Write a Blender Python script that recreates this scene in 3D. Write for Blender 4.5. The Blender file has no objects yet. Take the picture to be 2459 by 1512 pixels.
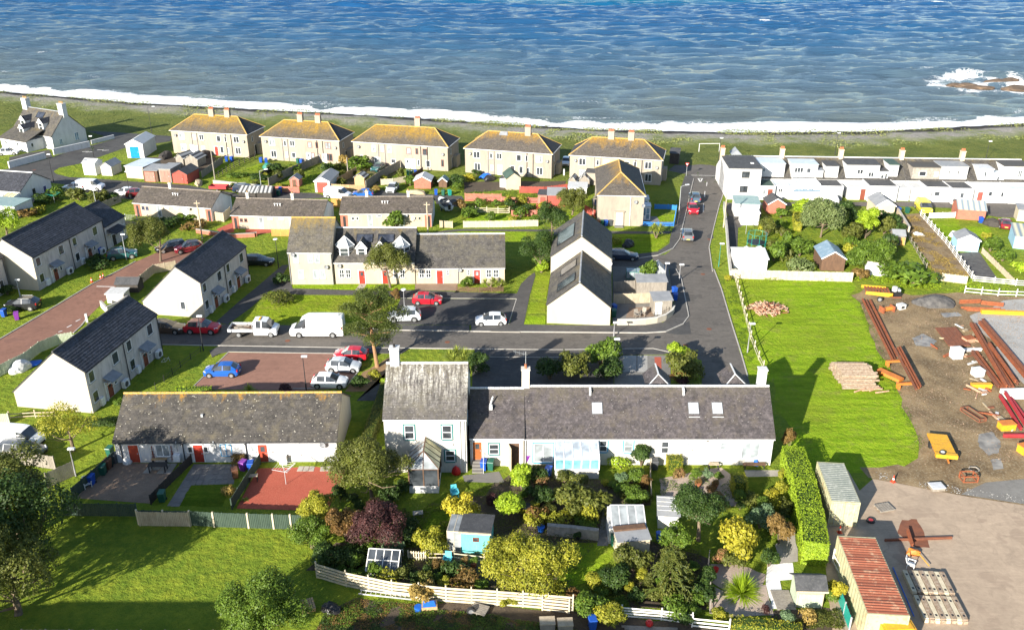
import bpy, bmesh, math, random
import numpy as np
from mathutils import Vector, Matrix
random.seed(11)
R=math.radians
SC=bpy.context.scene
COL=SC.collection
cd=bpy.data.cameras.new('camera'); cam=bpy.data.objects.new('camera',cd); COL.objects.link(cam)
cd.sensor_width=36; cd.lens=36*2150/2459; cd.clip_start=.5; cd.clip_end=9000
cam.location=(0,0,49.5); cam.rotation_euler=(R(90-24.8),0,0); SC.camera=cam
SUN_AZ,SUN_EL=54.5,20.8          # the way the light travels over the ground, and its height
W=bpy.data.worlds.new('World'); SC.world=W; W.use_nodes=True
nt=W.node_tree; sky=nt.nodes.new('ShaderNodeTexSky'); sky.sky_type='NISHITA'; sky.sun_disc=False
sky.sun_elevation=R(SUN_EL); sky.sun_rotation=R(270-SUN_AZ-0); sky.altitude=20; sky.air_density=1; sky.dust_density=.6; sky.ozone_density=1.5
nt.links.new(sky.outputs[0],nt.nodes['Background'].inputs[0]); nt.nodes['Background'].inputs[1].default_value=.085
sl=bpy.data.lights.new('sun','SUN'); sl.energy=5; sl.angle=R(.5); sl.color=(1,.93,.82)
so=bpy.data.objects.new('sun',sl); COL.objects.link(so)
sd=Vector((math.cos(R(SUN_EL))*math.cos(R(SUN_AZ)),math.cos(R(SUN_EL))*math.sin(R(SUN_AZ)),-math.sin(R(SUN_EL))))
so.rotation_euler=sd.to_track_quat('-Z','Y').to_euler(); so.location=(-60,0,80)
vs=SC.view_settings; vs.view_transform='Standard'; vs.look='None'; vs.gamma=1; vs.use_curve_mapping=False; vs.exposure=1.32
SC.cycles.max_bounces=6; SC.cycles.transparent_max_bounces=8; SC.cycles.use_denoising=True
class MB:
    def __init__(s): s.v=[];s.f=[];s.m=[];s.uv={};s.uv2={}
    def add(s,vs,fs,mi=0,uv=None,uv2=None):
        o=len(s.v); s.v+= [tuple(p) for p in vs]
        for f in fs: s.f.append(tuple(o+i for i in f)); s.m.append(mi)
        if uv:
            for i,c in enumerate(uv): s.uv[o+i]=c
            for i,c in enumerate(uv2 or uv): s.uv2[o+i]=c
        return s
    def box(s,x0,y0,z0,x1,y1,z1,mi=0):
        return s.add([(x0,y0,z0),(x1,y0,z0),(x1,y1,z0),(x0,y1,z0),(x0,y0,z1),(x1,y0,z1),(x1,y1,z1),(x0,y1,z1)],
            [(0,3,2,1),(4,5,6,7),(0,1,5,4),(1,2,6,5),(2,3,7,6),(3,0,4,7)],mi)
    def bar(s,p,q,w,h,mi=0,up=(0,0,1)):
        p=Vector(p);q=Vector(q);d=(q-p).normalized();u=Vector(up)
        if abs(d.dot(u))>.98: u=Vector((1,0,0))
        a=d.cross(u).normalized()*w/2;b=a.cross(d).normalized()*h/2
        vs=[p-a-b,p+a-b,p+a+b,p-a+b,q-a-b,q+a-b,q+a+b,q-a+b]
        return s.add(vs,[(0,1,2,3),(7,6,5,4),(0,4,5,1),(1,5,6,2),(2,6,7,3),(3,7,4,0)],mi)
    def cyl(s,p,q,r0,r1=None,n=8,mi=0,cap=True):
        r1=r0 if r1 is None else r1
        p=Vector(p);q=Vector(q);d=(q-p).normalized();u=Vector((0,0,1)) if abs(d.z)<.95 else Vector((1,0,0))
        a=d.cross(u).normalized();b=a.cross(d)
        vs=[p+(a*math.cos(k*6.2832/n)+b*math.sin(k*6.2832/n))*r0 for k in range(n)]+[q+(a*math.cos(k*6.2832/n)+b*math.sin(k*6.2832/n))*r1 for k in range(n)]
        fs=[(k,k+n,(k+1)%n+n,(k+1)%n) for k in range(n)]
        if cap: fs+=[tuple(range(n)),tuple(range(2*n-1,n-1,-1))]
        return s.add(vs,fs,mi)
    def prism(s,pts,z0,z1,mi=0):
        n=len(pts)
        return s.add([(x,y,z0) for x,y in pts]+[(x,y,z1) for x,y in pts],[tuple(range(n-1,-1,-1)),tuple(range(n,2*n))]+[(k,(k+1)%n,(k+1)%n+n,k+n) for k in range(n)],mi)
    def xprism(s,prof,x0,x1,mi=0):     # profile in (y,z) drawn along x
        n=len(prof)
        return s.add([(x0,y,z) for y,z in prof]+[(x1,y,z) for y,z in prof],[tuple(range(n)),tuple(range(2*n-1,n-1,-1))]+[(k,k+n,(k+1)%n+n,(k+1)%n) for k in range(n)],mi)
    def ball(s,c,r,mi=0,n=8,m=5,sz=1):
        vs=[];fs=[]
        for j in range(m+1):
            t=math.pi*j/m
            for i in range(n): vs.append((c[0]+r*math.sin(t)*math.cos(6.2832*i/n),c[1]+r*math.sin(t)*math.sin(6.2832*i/n),c[2]+r*sz*math.cos(t)))
        for j in range(m):
            for i in range(n): fs.append((j*n+i,(j+1)*n+i,(j+1)*n+(i+1)%n,j*n+(i+1)%n))
        return s.add(vs,fs,mi)
    def mesh(s,name,mats,smooth=False):
        me=bpy.data.meshes.new(name); me.from_pydata(s.v,[],s.f)
        for m in (mats if isinstance(mats,(list,tuple)) else [mats]): me.materials.append(M(m))
        me.polygons.foreach_set('material_index',s.m)
        if smooth: me.polygons.foreach_set('use_smooth',[True]*len(s.f))
        if s.uv:
            for nm,d in (('UVMap',s.uv),('UV2',s.uv2)):
                l=me.uv_layers.new(name=nm); a=[]
                for lp in me.loops: a+=d.get(lp.vertex_index,(0,0))
                l.data.foreach_set('uv',a)
        me.update(); return me
    def build(s,name,mats,parent=None,loc=(0,0,0),rz=0,smooth=False):
        return obj(name,s.mesh(name,mats,smooth),parent,loc,rz)
def obj(name,me,parent=None,loc=(0,0,0),rz=0,sc=None):
    o=bpy.data.objects.new(name,me); COL.objects.link(o); o.location=loc if len(loc)==3 else (*loc,0); o.rotation_euler=(0,0,rz)
    if sc: o.scale=sc if isinstance(sc,tuple) else (sc,sc,sc)
    if parent: o.parent=parent
    return o
def tag(o,label,cat,group=None,kind=None):
    if label: o['label']=label
    if cat: o['category']=cat
    if group: o['group']=group
    if kind: o['kind']=kind
    return o
def thing(name,label,cat,loc,rz=0,group=None):
    return tag(obj(name,None,None,loc,rz),label,cat,group)
def struct(o,label=None,kind='structure'):
    o['kind']=kind
    if label: o['label']=label
    return o
def mid(a,b): return ((a[0]+b[0])/2,(a[1]+b[1])/2)
def dist(a,b): return math.hypot(b[0]-a[0],b[1]-a[1])
def ang(a,b): return math.atan2(b[1]-a[1],b[0]-a[0])
CACHE={}
def cached(key,fn):
    if key not in CACHE: CACHE[key]=fn()
    return CACHE[key]
MATS={}
def M(n): return MATS[n]
def nodes(name):
    m=bpy.data.materials.new(name); m.use_nodes=True; MATS[name]=m; t=m.node_tree; return m,t,t.nodes['Principled BSDF']
def N(t,kind,**kw):
    n=t.nodes.new('ShaderNode'+kind)
    for k,v in kw.items():
        if k.startswith('i_'):
            key=k[2:]; n.inputs[int(key) if key.isdigit() else key.replace('_',' ')].default_value=v
        else: setattr(n,k,v)
    return n
def C4(c): return (c[0],c[1],c[2],1)
def mixc(t,fac,a,b,mode='MIX'):
    n=N(t,'Mix',data_type='RGBA',blend_type=mode)
    for i,x in ((0,fac),(6,a),(7,b)):
        if hasattr(x,'is_linked') or hasattr(x,'links'): t.links.new(x,n.inputs[i])
        else: n.inputs[i].default_value=x if i==0 else C4(x)
    return n.outputs[2]
def noise(t,vec,scale,detail=4,rough=.6,lo=.35,hi=.65,dist_=0):
    n=N(t,'TexNoise',i_Scale=scale,i_Detail=detail,i_Roughness=rough,i_Distortion=dist_); t.links.new(vec,n.inputs['Vector'])
    r=N(t,'MapRange',i_1=lo,i_2=hi); t.links.new(n.outputs[0],r.inputs[0]); return r.outputs[0]
def math_(t,op,a,b=None,c=None):
    n=N(t,'Math',operation=op,use_clamp=False)
    for i,x in enumerate((a,b,c)):
        if x is None: continue
        if hasattr(x,'links'): t.links.new(x,n.inputs[i])
        else: n.inputs[i].default_value=x
    return n.outputs[0]
def bump(t,b,h,strength=.4,distance=.02):
    n=N(t,'Bump',i_Strength=strength,i_Distance=distance); t.links.new(h,n.inputs['Height']); t.links.new(n.outputs[0],b.inputs['Normal'])
def shift(t,v):
    a=N(t,'VectorMath',operation='ADD'); t.links.new(v,a.inputs[0]); m=math_(t,'MULTIPLY',N(t,'ObjectInfo').outputs['Random'],41.0); t.links.new(m,a.inputs[1]); return a.outputs[0]
def ocoord(t): return shift(t,N(t,'TexCoord').outputs['Object'])
def pm(name,c1,c2=None,scale=1.5,rough=.8,bs=None,bd=.01,metal=0,c3=None,s3=12,f3=.5,coat=0,lo=.35,hi=.65,stretch=None,spec=.4):
    """painted, rendered, wooden or earthy surface: two tones in patches, a third in fine specks, small relief"""
    m,t,b=nodes(name); v=ocoord(t)
    if stretch:
        mp=N(t,'Mapping'); mp.inputs['Scale'].default_value=stretch; t.links.new(v,mp.inputs[0]); v=mp.outputs[0]
    col=C4(c1); out=None
    if c2: out=mixc(t,noise(t,v,scale,5,.65,lo,hi),c1,c2)
    if c3:
        f=math_(t,'MULTIPLY',noise(t,v,s3,3,.6,.5,.75),f3); out=mixc(t,f,out if out else c1,c3)
    if out: t.links.new(out,b.inputs['Base Color'])
    else: b.inputs['Base Color'].default_value=col
    b.inputs['Roughness'].default_value=rough; b.inputs['Metallic'].default_value=metal; b.inputs['Coat Weight'].default_value=coat; b.inputs['Specular IOR Level'].default_value=spec
    if bs: bump(t,b,noise(t,v,bs,4,.6,.2,.8),.5,bd)
    return name
def slate(name,c1,c2,row=.27,bw=.3,moss=None,m_lo=.45,m_hi=.7,m_scale=.8,ridge=None,r_start=.6,r_end=1.0,speck=(.55,.53,.47),s_amt=.5,rough=.75,mort=(.02,.02,.02),msize=.012,streak=None):
    """roof covering in courses: every slate its own tone, lichen specks, moss patches, yellow growth towards the ridge"""
    c1,c2=(tuple(x*.5 for x in q) for q in (c1,c2)); moss=moss and tuple(x*.62 for x in moss); speck=tuple(x*.8 for x in speck); ridge=ridge and (ridge[0]*.5,ridge[1]*.48,ridge[2]*.4)
    m,t,b=nodes(name); u=shift(t,N(t,'UVMap',uv_map='UVMap').outputs[0]); u2=N(t,'UVMap',uv_map='UV2').outputs[0]
    br=N(t,'TexBrick',offset=.5,i_Scale=1.0,i_Mortar_Size=msize,i_Mortar_Smooth=.3,i_Bias=0.0,i_Brick_Width=bw,i_Row_Height=row)
    br.inputs['Color1'].default_value=C4(c1); br.inputs['Color2'].default_value=C4(c2); br.inputs['Mortar'].default_value=C4(mort); t.links.new(u,br.inputs[0])
    c=br.outputs[0]
    big=noise(t,u,.5,4,.6,.3,.7); c=mixc(t,math_(t,'MULTIPLY',big,.5),c,tuple(x*1.5 for x in c2)); c=mixc(t,math_(t,'MULTIPLY',noise(t,u,2.6,6,.8,.48,.66),.75),c,tuple(x*2.3 for x in c2)); c=mixc(t,math_(t,'MULTIPLY',noise(t,u,1.7,6,.8,.5,.66),.7),c,tuple(x*.35 for x in c1))
    if moss: c=mixc(t,math_(t,'MULTIPLY',noise(t,u,m_scale,6,.75,m_lo,m_hi),.85),c,moss)
    if streak:
        mp=N(t,'Mapping'); mp.inputs['Scale'].default_value=(2.2,.25,1); t.links.new(u,mp.inputs[0])
        sx=N(t,'SeparateXYZ'); t.links.new(u2,sx.inputs[0])
        hh=N(t,'MapRange',i_1=.15,i_2=.75); t.links.new(sx.outputs[1],hh.inputs[0])
        c=mixc(t,math_(t,'MULTIPLY',math_(t,'MULTIPLY',noise(t,mp.outputs[0],1.6,6,.75,.45,.62),noise(t,u,5,4,.7,.35,.6)),hh.outputs[0]),c,streak)
    if ridge:
        sx=N(t,'SeparateXYZ'); t.links.new(u2,sx.inputs[0])
        mp=N(t,'Mapping'); mp.inputs['Scale'].default_value=(1.0,.35,1); t.links.new(u,mp.inputs[0])
        h=math_(t,'ADD',sx.outputs[1],math_(t,'MULTIPLY',math_(t,'SUBTRACT',noise(t,mp.outputs[0],.9,6,.7,.25,.75),.5),.75))
        r=N(t,'MapRange',i_1=r_start,i_2=r_end); t.links.new(h,r.inputs[0])
        c=mixc(t,math_(t,'MULTIPLY',r.outputs[0],noise(t,u,3.4,8,.85,.4,.56)),c,ridge)
    sp=N(t,'TexVoronoi',feature='F1',i_Scale=3.2); t.links.new(u,sp.inputs['Vector'])
    r=N(t,'MapRange',i_1=.2,i_2=.1); t.links.new(sp.outputs['Distance'],r.inputs[0])
    c=mixc(t,math_(t,'MULTIPLY',math_(t,'MULTIPLY',r.outputs[0],noise(t,u,1.7,3,.5,.45,.6)),s_amt),c,speck)
    t.links.new(c,b.inputs['Base Color']); b.inputs['Roughness'].default_value=rough
    bump(t,b,br.outputs[1],.6,-.012); return name
def leafmat(name,c1,c2,c3=None,tr=.3):
    """leaves: tone varies leaf by leaf and clump by clump, light passes through"""
    c1,c2,c3=(q and (q[0]*1.5,q[1]*1.5,q[2]*.95) for q in (c1,c2,c3))
    m,t,b=nodes(name); g=N(t,'NewGeometry').outputs['Random Per Island']; v=ocoord(t)
    c=mixc(t,g,c1,c2); c=mixc(t,math_(t,'MULTIPLY',noise(t,v,.9,3,.6,.35,.65),.6),c,c3 or tuple(x*.55 for x in c1))
    t.links.new(c,b.inputs['Base Color']); b.inputs['Roughness'].default_value=.55; b.inputs['Specular IOR Level'].default_value=.3
    tl=N(t,'BsdfTranslucent'); t.links.new(c,tl.inputs[0]); mx=N(t,'MixShader',i_0=tr)
    t.links.new(b.outputs[0],mx.inputs[1]); t.links.new(tl.outputs[0],mx.inputs[2]); t.links.new(mx.outputs[0],t.nodes['Material Output'].inputs[0]); return name
def lawn(name,c1,c2,c3,dry=None,stripe=0):
    c1,c2,c3=((q[0]*2.0,q[1]*1.9,q[2]*1.1) for q in (c1,c2,c3))
    m,t,b=nodes(name); v=ocoord(t)
    c=mixc(t,noise(t,v,.22,5,.7,.35,.65),c1,c2); c=mixc(t,math_(t,'MULTIPLY',noise(t,v,1.7,6,.75,.42,.66),.75),c,c3)
    if dry: c=mixc(t,math_(t,'MULTIPLY',noise(t,v,.55,5,.7,.52,.7),.8),c,dry)
    m2=N(t,'Mapping'); m2.inputs['Scale'].default_value=(.16,1,1); m2.inputs['Rotation'].default_value=(0,0,-.12); t.links.new(v,m2.inputs[0]); c=mixc(t,math_(t,'MULTIPLY',noise(t,m2.outputs[0],1.1,4,.7,.42,.62),.55),c,tuple(x*.55 for x in c2)); c=mixc(t,math_(t,'MULTIPLY',noise(t,v,.09,3,.5,.4,.65),.45),c,(c3[0]*.6,c3[1]*.5,c3[2]))
    mp=N(t,'Mapping'); mp.inputs['Scale'].default_value=(1,2.6,1); mp.inputs['Rotation'].default_value=(0,0,.3); t.links.new(v,mp.inputs[0])
    c=mixc(t,math_(t,'MULTIPLY',noise(t,mp.outputs[0],7,4,.8,.4,.7),.4),c,tuple(x*.45 for x in c1))
    t.links.new(c,b.inputs['Base Color']); b.inputs['Roughness'].default_value=.95; b.inputs['Specular IOR Level'].default_value=.03
    h=math_(t,'ADD',noise(t,v,14,4,.7,.2,.8),math_(t,'MULTIPLY',noise(t,v,2.2,4,.6,.2,.8),2.5)); bump(t,b,h,.9,.07); return name
def asphalt(name,c1,c2,patch=None,rough=.85):
    m,t,b=nodes(name); v=ocoord(t)
    c=mixc(t,noise(t,v,.18,6,.7,.35,.65),c1,c2); c=mixc(t,math_(t,'MULTIPLY',noise(t,v,2.5,5,.7,.4,.7),.4),c,tuple(x*.6 for x in c1))
    cr=N(t,'TexVoronoi',feature='DISTANCE_TO_EDGE',i_Scale=.3); 
    n=N(t,'TexNoise',i_Scale=.6,i_Detail=5.0); t.links.new(v,n.inputs['Vector']); va=N(t,'VectorMath',operation='MULTIPLY_ADD'); t.links.new(n.outputs['Color'],va.inputs[0]); va.inputs[1].default_value=(2.5,2.5,0); t.links.new(v,va.inputs[2]); t.links.new(va.outputs[0],cr.inputs['Vector'])
    r=N(t,'MapRange',i_1=.022,i_2=.008); t.links.new(cr.outputs['Distance'],r.inputs[0])
    c=mixc(t,math_(t,'MULTIPLY',math_(t,'MULTIPLY',r.outputs[0],noise(t,v,.12,3,.5,.5,.65)),.4),c,tuple(x*.4 for x in c1))
    if patch: c=mixc(t,math_(t,'MULTIPLY',noise(t,v,.35,3,.5,.6,.63),.8),c,patch)
    c=mixc(t,math_(t,'MULTIPLY',noise(t,v,.6,8,.8,.5,.66,1.5),.5),c,tuple(x*.5 for x in c1)); sc=N(t,'Mapping'); sc.inputs['Scale'].default_value=(.25,1.6,1); sc.inputs['Rotation'].default_value=(0,0,.5); t.links.new(v,sc.inputs[0]); c=mixc(t,math_(t,'MULTIPLY',noise(t,sc.outputs[0],.8,7,.8,.52,.66,2.0),.35),c,tuple(x*1.6 for x in c2))
    t.links.new(c,b.inputs['Base Color']); b.inputs['Roughness'].default_value=rough; b.inputs['Specular IOR Level'].default_value=.3
    bump(t,b,noise(t,v,30,3,.6,.2,.8),.4,.008); return name
def striped(name,c1,c2,axis='X',freq=3,c3=None,rough=.6,fac=.6,metal=0,c3lo=.5,c3hi=.65,s3=1.2):
    """corrugated or boarded sheet: tone alternates with the corrugation, patches of wear"""
    m,t,b=nodes(name); v=ocoord(t); w=N(t,'TexWave',wave_type='BANDS',bands_direction=axis,i_Scale=freq,i_Distortion=.2,i_Detail=1.0); t.links.new(v,w.inputs['Vector'])
    c=mixc(t,math_(t,'MULTIPLY',w.outputs[1],fac),c1,c2)
    if c3: c=mixc(t,noise(t,v,s3,6,.7,c3lo,c3hi),c,c3)
    t.links.new(c,b.inputs['Base Color']); b.inputs['Roughness'].default_value=rough; b.inputs['Metallic'].default_value=metal
    bump(t,b,w.outputs[1],.6,.03); return name
def paint(name,c,rough=.3,metal=.0):
    m,t,b=nodes(name); v=ocoord(t); col=mixc(t,math_(t,'MULTIPLY',noise(t,v,1.4,4,.6,.4,.75),.25),c,tuple(x*.6+.03 for x in c)); t.links.new(col,b.inputs['Base Color'])
    b.inputs['Roughness'].default_value=rough; b.inputs['Metallic'].default_value=metal; b.inputs['Coat Weight'].default_value=.6; b.inputs['Coat Roughness'].default_value=.08; return name
def glass(name,c,rough=.06,spec=.8):
    m,t,b=nodes(name); v=ocoord(t); col=mixc(t,noise(t,v,.9,2,.5,.35,.65),c,tuple(x*1.9+.02 for x in c)); t.links.new(col,b.inputs['Base Color'])
    b.inputs['Roughness'].default_value=rough; b.inputs['Specular IOR Level'].default_value=spec; return name
WS=(1,1,.25)
pm('cream',(.47,.40,.30),(.40,.335,.25),.6,.9,60,.004,c3=(.30,.27,.21),s3=2,f3=.55,stretch=WS)
pm('pebbledash',(.345,.30,.24),(.285,.25,.20),.5,.95,50,.008,c3=(.22,.2,.17),s3=2,f3=.6,stretch=WS)
pm('warm_white',(.59,.565,.51),(.53,.50,.44),.6,.85,50,.004,c3=(.34,.32,.27),s3=2,f3=.5,stretch=WS)
pm('white_render',(.6,.6,.6),(.54,.54,.54),.6,.8,50,.004,c3=(.36,.36,.34),s3=2,f3=.5,stretch=WS)
pm('grey_harl',(.56,.53,.51),(.44,.415,.40),.8,.95,45,.012,c3=(.26,.245,.235),s3=2.2,f3=.7,stretch=WS)
pm('ivory_gable',(.47,.42,.335),(.41,.37,.295),.5,.9,45,.006,c3=(.34,.31,.26),s3=1.6,f3=.5,stretch=WS)
pm('red_brick',(.42,.14,.09),(.34,.11,.075),2,.9,20,.01,c3=(.5,.28,.2),s3=14,f3=.6)
pm('beige_block',(.55,.46,.33),(.47,.39,.28),1,.9,20,.01)
pm('rubble',(.33,.30,.26),(.2,.18,.155),3,.95,8,.05,c3=(.5,.47,.42),s3=6,f3=.5)
slate('slate_main',(.072,.062,.066),(.13,.112,.114),.26,.3,moss=(.17,.14,.10),m_lo=.48,m_hi=.75,speck=(.5,.48,.45),s_amt=.45,ridge=(.22,.2,.155),r_start=.75,r_end=1.35)
slate('slate_tall',(.10,.09,.085),(.17,.155,.145),.26,.3,moss=(.2,.18,.13),streak=(.62,.6,.54),speck=(.6,.58,.52),s_amt=.7,ridge=(.3,.26,.16),r_start=.7,r_end=1.3)
slate('slate_row',(.07,.063,.055),(.115,.103,.09),.26,.3,moss=(.2,.17,.11),m_lo=.5,speck=(.7,.66,.55),s_amt=.95,ridge=(.62,.33,.035),r_start=.98,r_end=1.12)
slate('slate_mid',(.075,.068,.062),(.125,.115,.105),.26,.3,moss=(.2,.18,.13),m_lo=.45,speck=(.5,.47,.4),s_amt=.5,ridge=(.4,.30,.1),r_start=.85,r_end=1.3)
slate('slate_mid_yellow',(.095,.088,.08),(.16,.145,.125),.26,.3,moss=(.22,.19,.12),m_lo=.42,speck=(.5,.47,.4),s_amt=.5,ridge=(.52,.36,.07),r_start=.62,r_end=1.05)
slate('tile_dark',(.035,.038,.05),(.085,.09,.11),.32,.6,speck=(.16,.16,.16),s_amt=.25,ridge=(.12,.10,.08),r_start=.95,r_end=1.6,rough=.7,msize=.035,mort=(.008,.008,.01))
slate('tile_brown',(.115,.095,.08),(.18,.15,.125),.33,.3,moss=(.13,.11,.08),speck=(.5,.46,.4),s_amt=.4,ridge=(.42,.30,.06),r_start=1.0,r_end=1.5,msize=.03)
slate('tile_lichen',(.12,.10,.082),(.17,.14,.11),.32,.33,moss=(.16,.13,.07),speck=(.62,.56,.42),s_amt=.75,ridge=(.62,.38,.025),r_start=.2,r_end=.8,msize=.02)
slate('tile_lichen_part',(.115,.10,.087),(.165,.14,.118),.32,.33,moss=(.15,.125,.085),speck=(.6,.55,.43),s_amt=.7,ridge=(.66,.38,.025),r_start=.5,r_end=.95,msize=.02)
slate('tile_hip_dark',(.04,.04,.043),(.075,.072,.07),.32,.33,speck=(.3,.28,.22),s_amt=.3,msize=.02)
pm('lichen_ridge',(.58,.33,.04),(.3,.22,.1),3,.9,20,.01,c3=(.6,.55,.4),s3=9,f3=.5)
pm('ridge_tile',(.16,.14,.125),(.24,.2,.16),3,.85)
pm('lead_white',(.62,.63,.63),(.5,.51,.52),1.5,.5)
pm('lead_grey',(.28,.3,.32),(.2,.21,.23),1.5,.55)
pm('felt_dark',(.045,.047,.05),(.075,.076,.08),1.2,.85,30,.006,c3=(.16,.16,.15),s3=5,f3=.4)
pm('felt_grey',(.2,.21,.225),(.27,.28,.29),1,.8,30,.006,c3=(.12,.12,.12),s3=4,f3=.4)
pm('felt_teal',(.20,.30,.30),(.27,.36,.35),1,.75,c3=(.4,.45,.43),s3=4,f3=.4)
pm('felt_pale_blue',(.42,.50,.55),(.52,.58,.62),.9,.6,c3=(.7,.74,.76),s3=2,f3=.5)
pm('felt_green',(.04,.075,.06),(.06,.1,.08),1,.8)
striped('sheet_pale',(.62,.63,.62),(.38,.40,.41),'X',2.2,(.5,.5,.48),.5)
striped('sheet_blue',(.20,.29,.36),(.12,.18,.235),'X',2.4,(.28,.36,.42),.45)
striped('sheet_grey',(.3,.31,.32),(.2,.21,.215),'X',2.2,(.36,.36,.34),.6)
striped('sheet_black_white',(.03,.032,.035),(.5,.5,.48),'X',.42,None,.6,.9)
striped('sheet_cream_blue',(.55,.52,.36),(.17,.22,.27),'X',.35,None,.6,1)
for n_,a_,b_ in (('wood_grey',(.30,.27,.225),(.21,.185,.155)),('wood_pale',(.50,.42,.30),(.38,.31,.215)),('wood_tan',(.52,.36,.19),(.42,.28,.14)),('wood_brown',(.15,.085,.05),(.10,.058,.036)),('wood_dark',(.06,.052,.045),(.04,.035,.03)),
    ('wood_green',(.055,.085,.06),(.035,.06,.045)),('wood_cream',(.62,.55,.40),(.5,.43,.30)),('wood_red',(.42,.085,.06),(.30,.065,.05)),('wood_salmon',(.55,.2,.15),(.42,.14,.11)),('wood_white',(.80,.79,.75),(.65,.63,.58)),('wood_orange',(.58,.30,.08),(.45,.23,.07)),('wood_blue',(.03,.22,.62),(.03,.17,.5)),('wood_sky',(.36,.58,.72),(.28,.48,.62)),('wood_aqua',(.16,.56,.56),(.12,.46,.47)),('wood_sage',(.42,.47,.35),(.34,.39,.29))):
    pm(n_,a_,b_,3,.85,20,.006,stretch=(1,1,.3),c3=tuple(x*.5 for x in b_),s3=9,f3=.35)
for n_,c_,r_ in (('upvc',(.82,.83,.84),.35),('paint_teal',(.05,.20,.20),.5),('paint_sky',(.10,.36,.60),.5),('paint_red',(.36,.035,.02),.5),('paint_brick_red',(.40,.06,.03),.55),('paint_orange_brown',(.36,.11,.03),.55),('paint_blue_door',(.0,.24,.72),.4),('paint_navy',(.02,.03,.16),.5),('paint_dark',(.03,.03,.032),.5),('paint_brown',(.22,.06,.035),.5),('paint_grey',(.35,.36,.37),.5),('paint_yellow',(.75,.42,.02),.5),('pipe_black',(.03,.03,.033),.5),('pipe_grey',(.3,.3,.31),.5),('pipe_white',(.8,.8,.78),.5),('steel_galv',(.42,.44,.45),.45),('lamp_head',(.8,.82,.82),.3),('terracotta',(.45,.15,.07),.85),('pot_buff',(.5,.3,.13),.85),('bin_blue',(.015,.085,.42),.4),('bin_green',(.02,.11,.075),.4),('bin_brown',(.17,.075,.04),.45),('bin_purple',(.22,.04,.32),.4),('bin_grey',(.08,.085,.09),.45),('plastic_white',(.78,.78,.76),.4),('plastic_aqua',(.10,.52,.62),.4),('plastic_teal',(.02,.3,.24),.4),('plastic_red',(.55,.02,.02),.4),('plastic_black',(.02,.02,.022),.4),('cone_red',(.7,.06,.02),.5),('tarp_blue',(.02,.14,.6),.4),('tarp_green',(.03,.2,.15),.5),('bag_white',(.7,.7,.68),.7),('concrete_white',(.6,.6,.58),.85),('alu',(.6,.61,.62),.35)):
    pm(n_,c_,tuple(x*.75 for x in c_),2.5,r_,c3=tuple(x*.6+.02 for x in c_),s3=8,f3=.3)
glass('pane',(.025,.03,.035)); glass('pane_pale',(.17,.19,.2),.12,.6); glass('pane_blue',(.10,.17,.22)); glass('pane_aqua',(.10,.24,.27),.15,.5); glass('skylight_glass',(.55,.58,.6),.2,.6); glass('poly_roof',(.27,.31,.35),.25,.5); glass('poly_cream',(.34,.31,.17),.3,.4); glass('poly_grey',(.17,.185,.19),.25,.5); glass('solar',(.018,.022,.032),.12,.7); glass('car_glass',(.02,.024,.028),.05,.9); glass('puddle',(.16,.145,.12),.12,.5)
pm('curtain',(.62,.6,.58),(.5,.48,.47),4,.9,stretch=(3,3,.2))
leafmat('leaf_green',(.055,.10,.018),(.12,.18,.03)); leafmat('leaf_dark',(.022,.048,.016),(.055,.09,.025)); leafmat('leaf_olive',(.06,.075,.018),(.13,.135,.04),(.035,.045,.014))
leafmat('leaf_lime',(.17,.25,.02),(.28,.36,.035),(.09,.15,.015)); leafmat('leaf_yellow',(.24,.21,.02),(.38,.33,.05),(.13,.135,.02)); leafmat('leaf_goldgreen',(.165,.175,.018),(.33,.30,.05),(.07,.09,.015)); leafmat('leaf_purple',(.045,.018,.03),(.10,.04,.055),(.02,.012,.018))
leafmat('leaf_rust',(.11,.065,.03),(.19,.10,.05),(.06,.05,.02)); leafmat('leaf_bluegreen',(.08,.13,.10),(.15,.21,.16),(.045,.08,.06)); leafmat('leaf_spruce',(.085,.12,.06),(.17,.20,.12),(.05,.075,.035)); leafmat('leaf_straw',(.22,.15,.06),(.34,.24,.11),(.13,.10,.04)); leafmat('leaf_pink',(.10,.10,.03),(.34,.14,.13),(.06,.08,.02)); leafmat('leaf_brown',(.12,.075,.035),(.2,.13,.06))
leafmat('leaf_pine',(.045,.065,.02),(.10,.12,.035),(.02,.032,.012)); leafmat('leaf_spike',(.17,.21,.045),(.30,.33,.10),(.09,.12,.03)); leafmat('leaf_dune',(.13,.17,.075),(.24,.27,.15),(.20,.18,.10))
pm('bark',(.12,.09,.06),(.2,.15,.1),3,.95,12,.03,stretch=(1,1,.25)); pm('bark_warm',(.36,.19,.09),(.26,.15,.08),2,.95,12,.03,stretch=(1,1,.3))
lawn('lawn',(.125,.19,.018),(.085,.145,.014),(.19,.235,.03),(.27,.24,.06)); lawn('lawn_bright',(.13,.215,.018),(.095,.175,.016),(.19,.25,.03),(.28,.27,.07)); lawn('lawn_dark',(.06,.105,.015),(.045,.085,.012),(.10,.135,.022))
lawn('rough_grass',(.125,.15,.03),(.09,.125,.025),(.21,.20,.065),(.30,.24,.1))
asphalt('asphalt',(.062,.061,.06),(.09,.087,.082),(.052,.05,.05)); asphalt('asphalt_pale',(.115,.103,.09),(.14,.125,.108),(.085,.077,.068)); asphalt('pavement',(.075,.072,.07),(.10,.095,.09)); asphalt('mono_brown',(.26,.135,.095),(.21,.11,.08),(.19,.1,.075)); asphalt('mono_red',(.30,.16,.115),(.235,.125,.09))
asphalt('concrete_yard',(.44,.34,.245),(.35,.27,.195),(.31,.235,.17)); asphalt('slab_grey',(.22,.21,.19),(.17,.16,.145)); asphalt('slab_pale',(.42,.39,.33),(.33,.3,.26))
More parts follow.
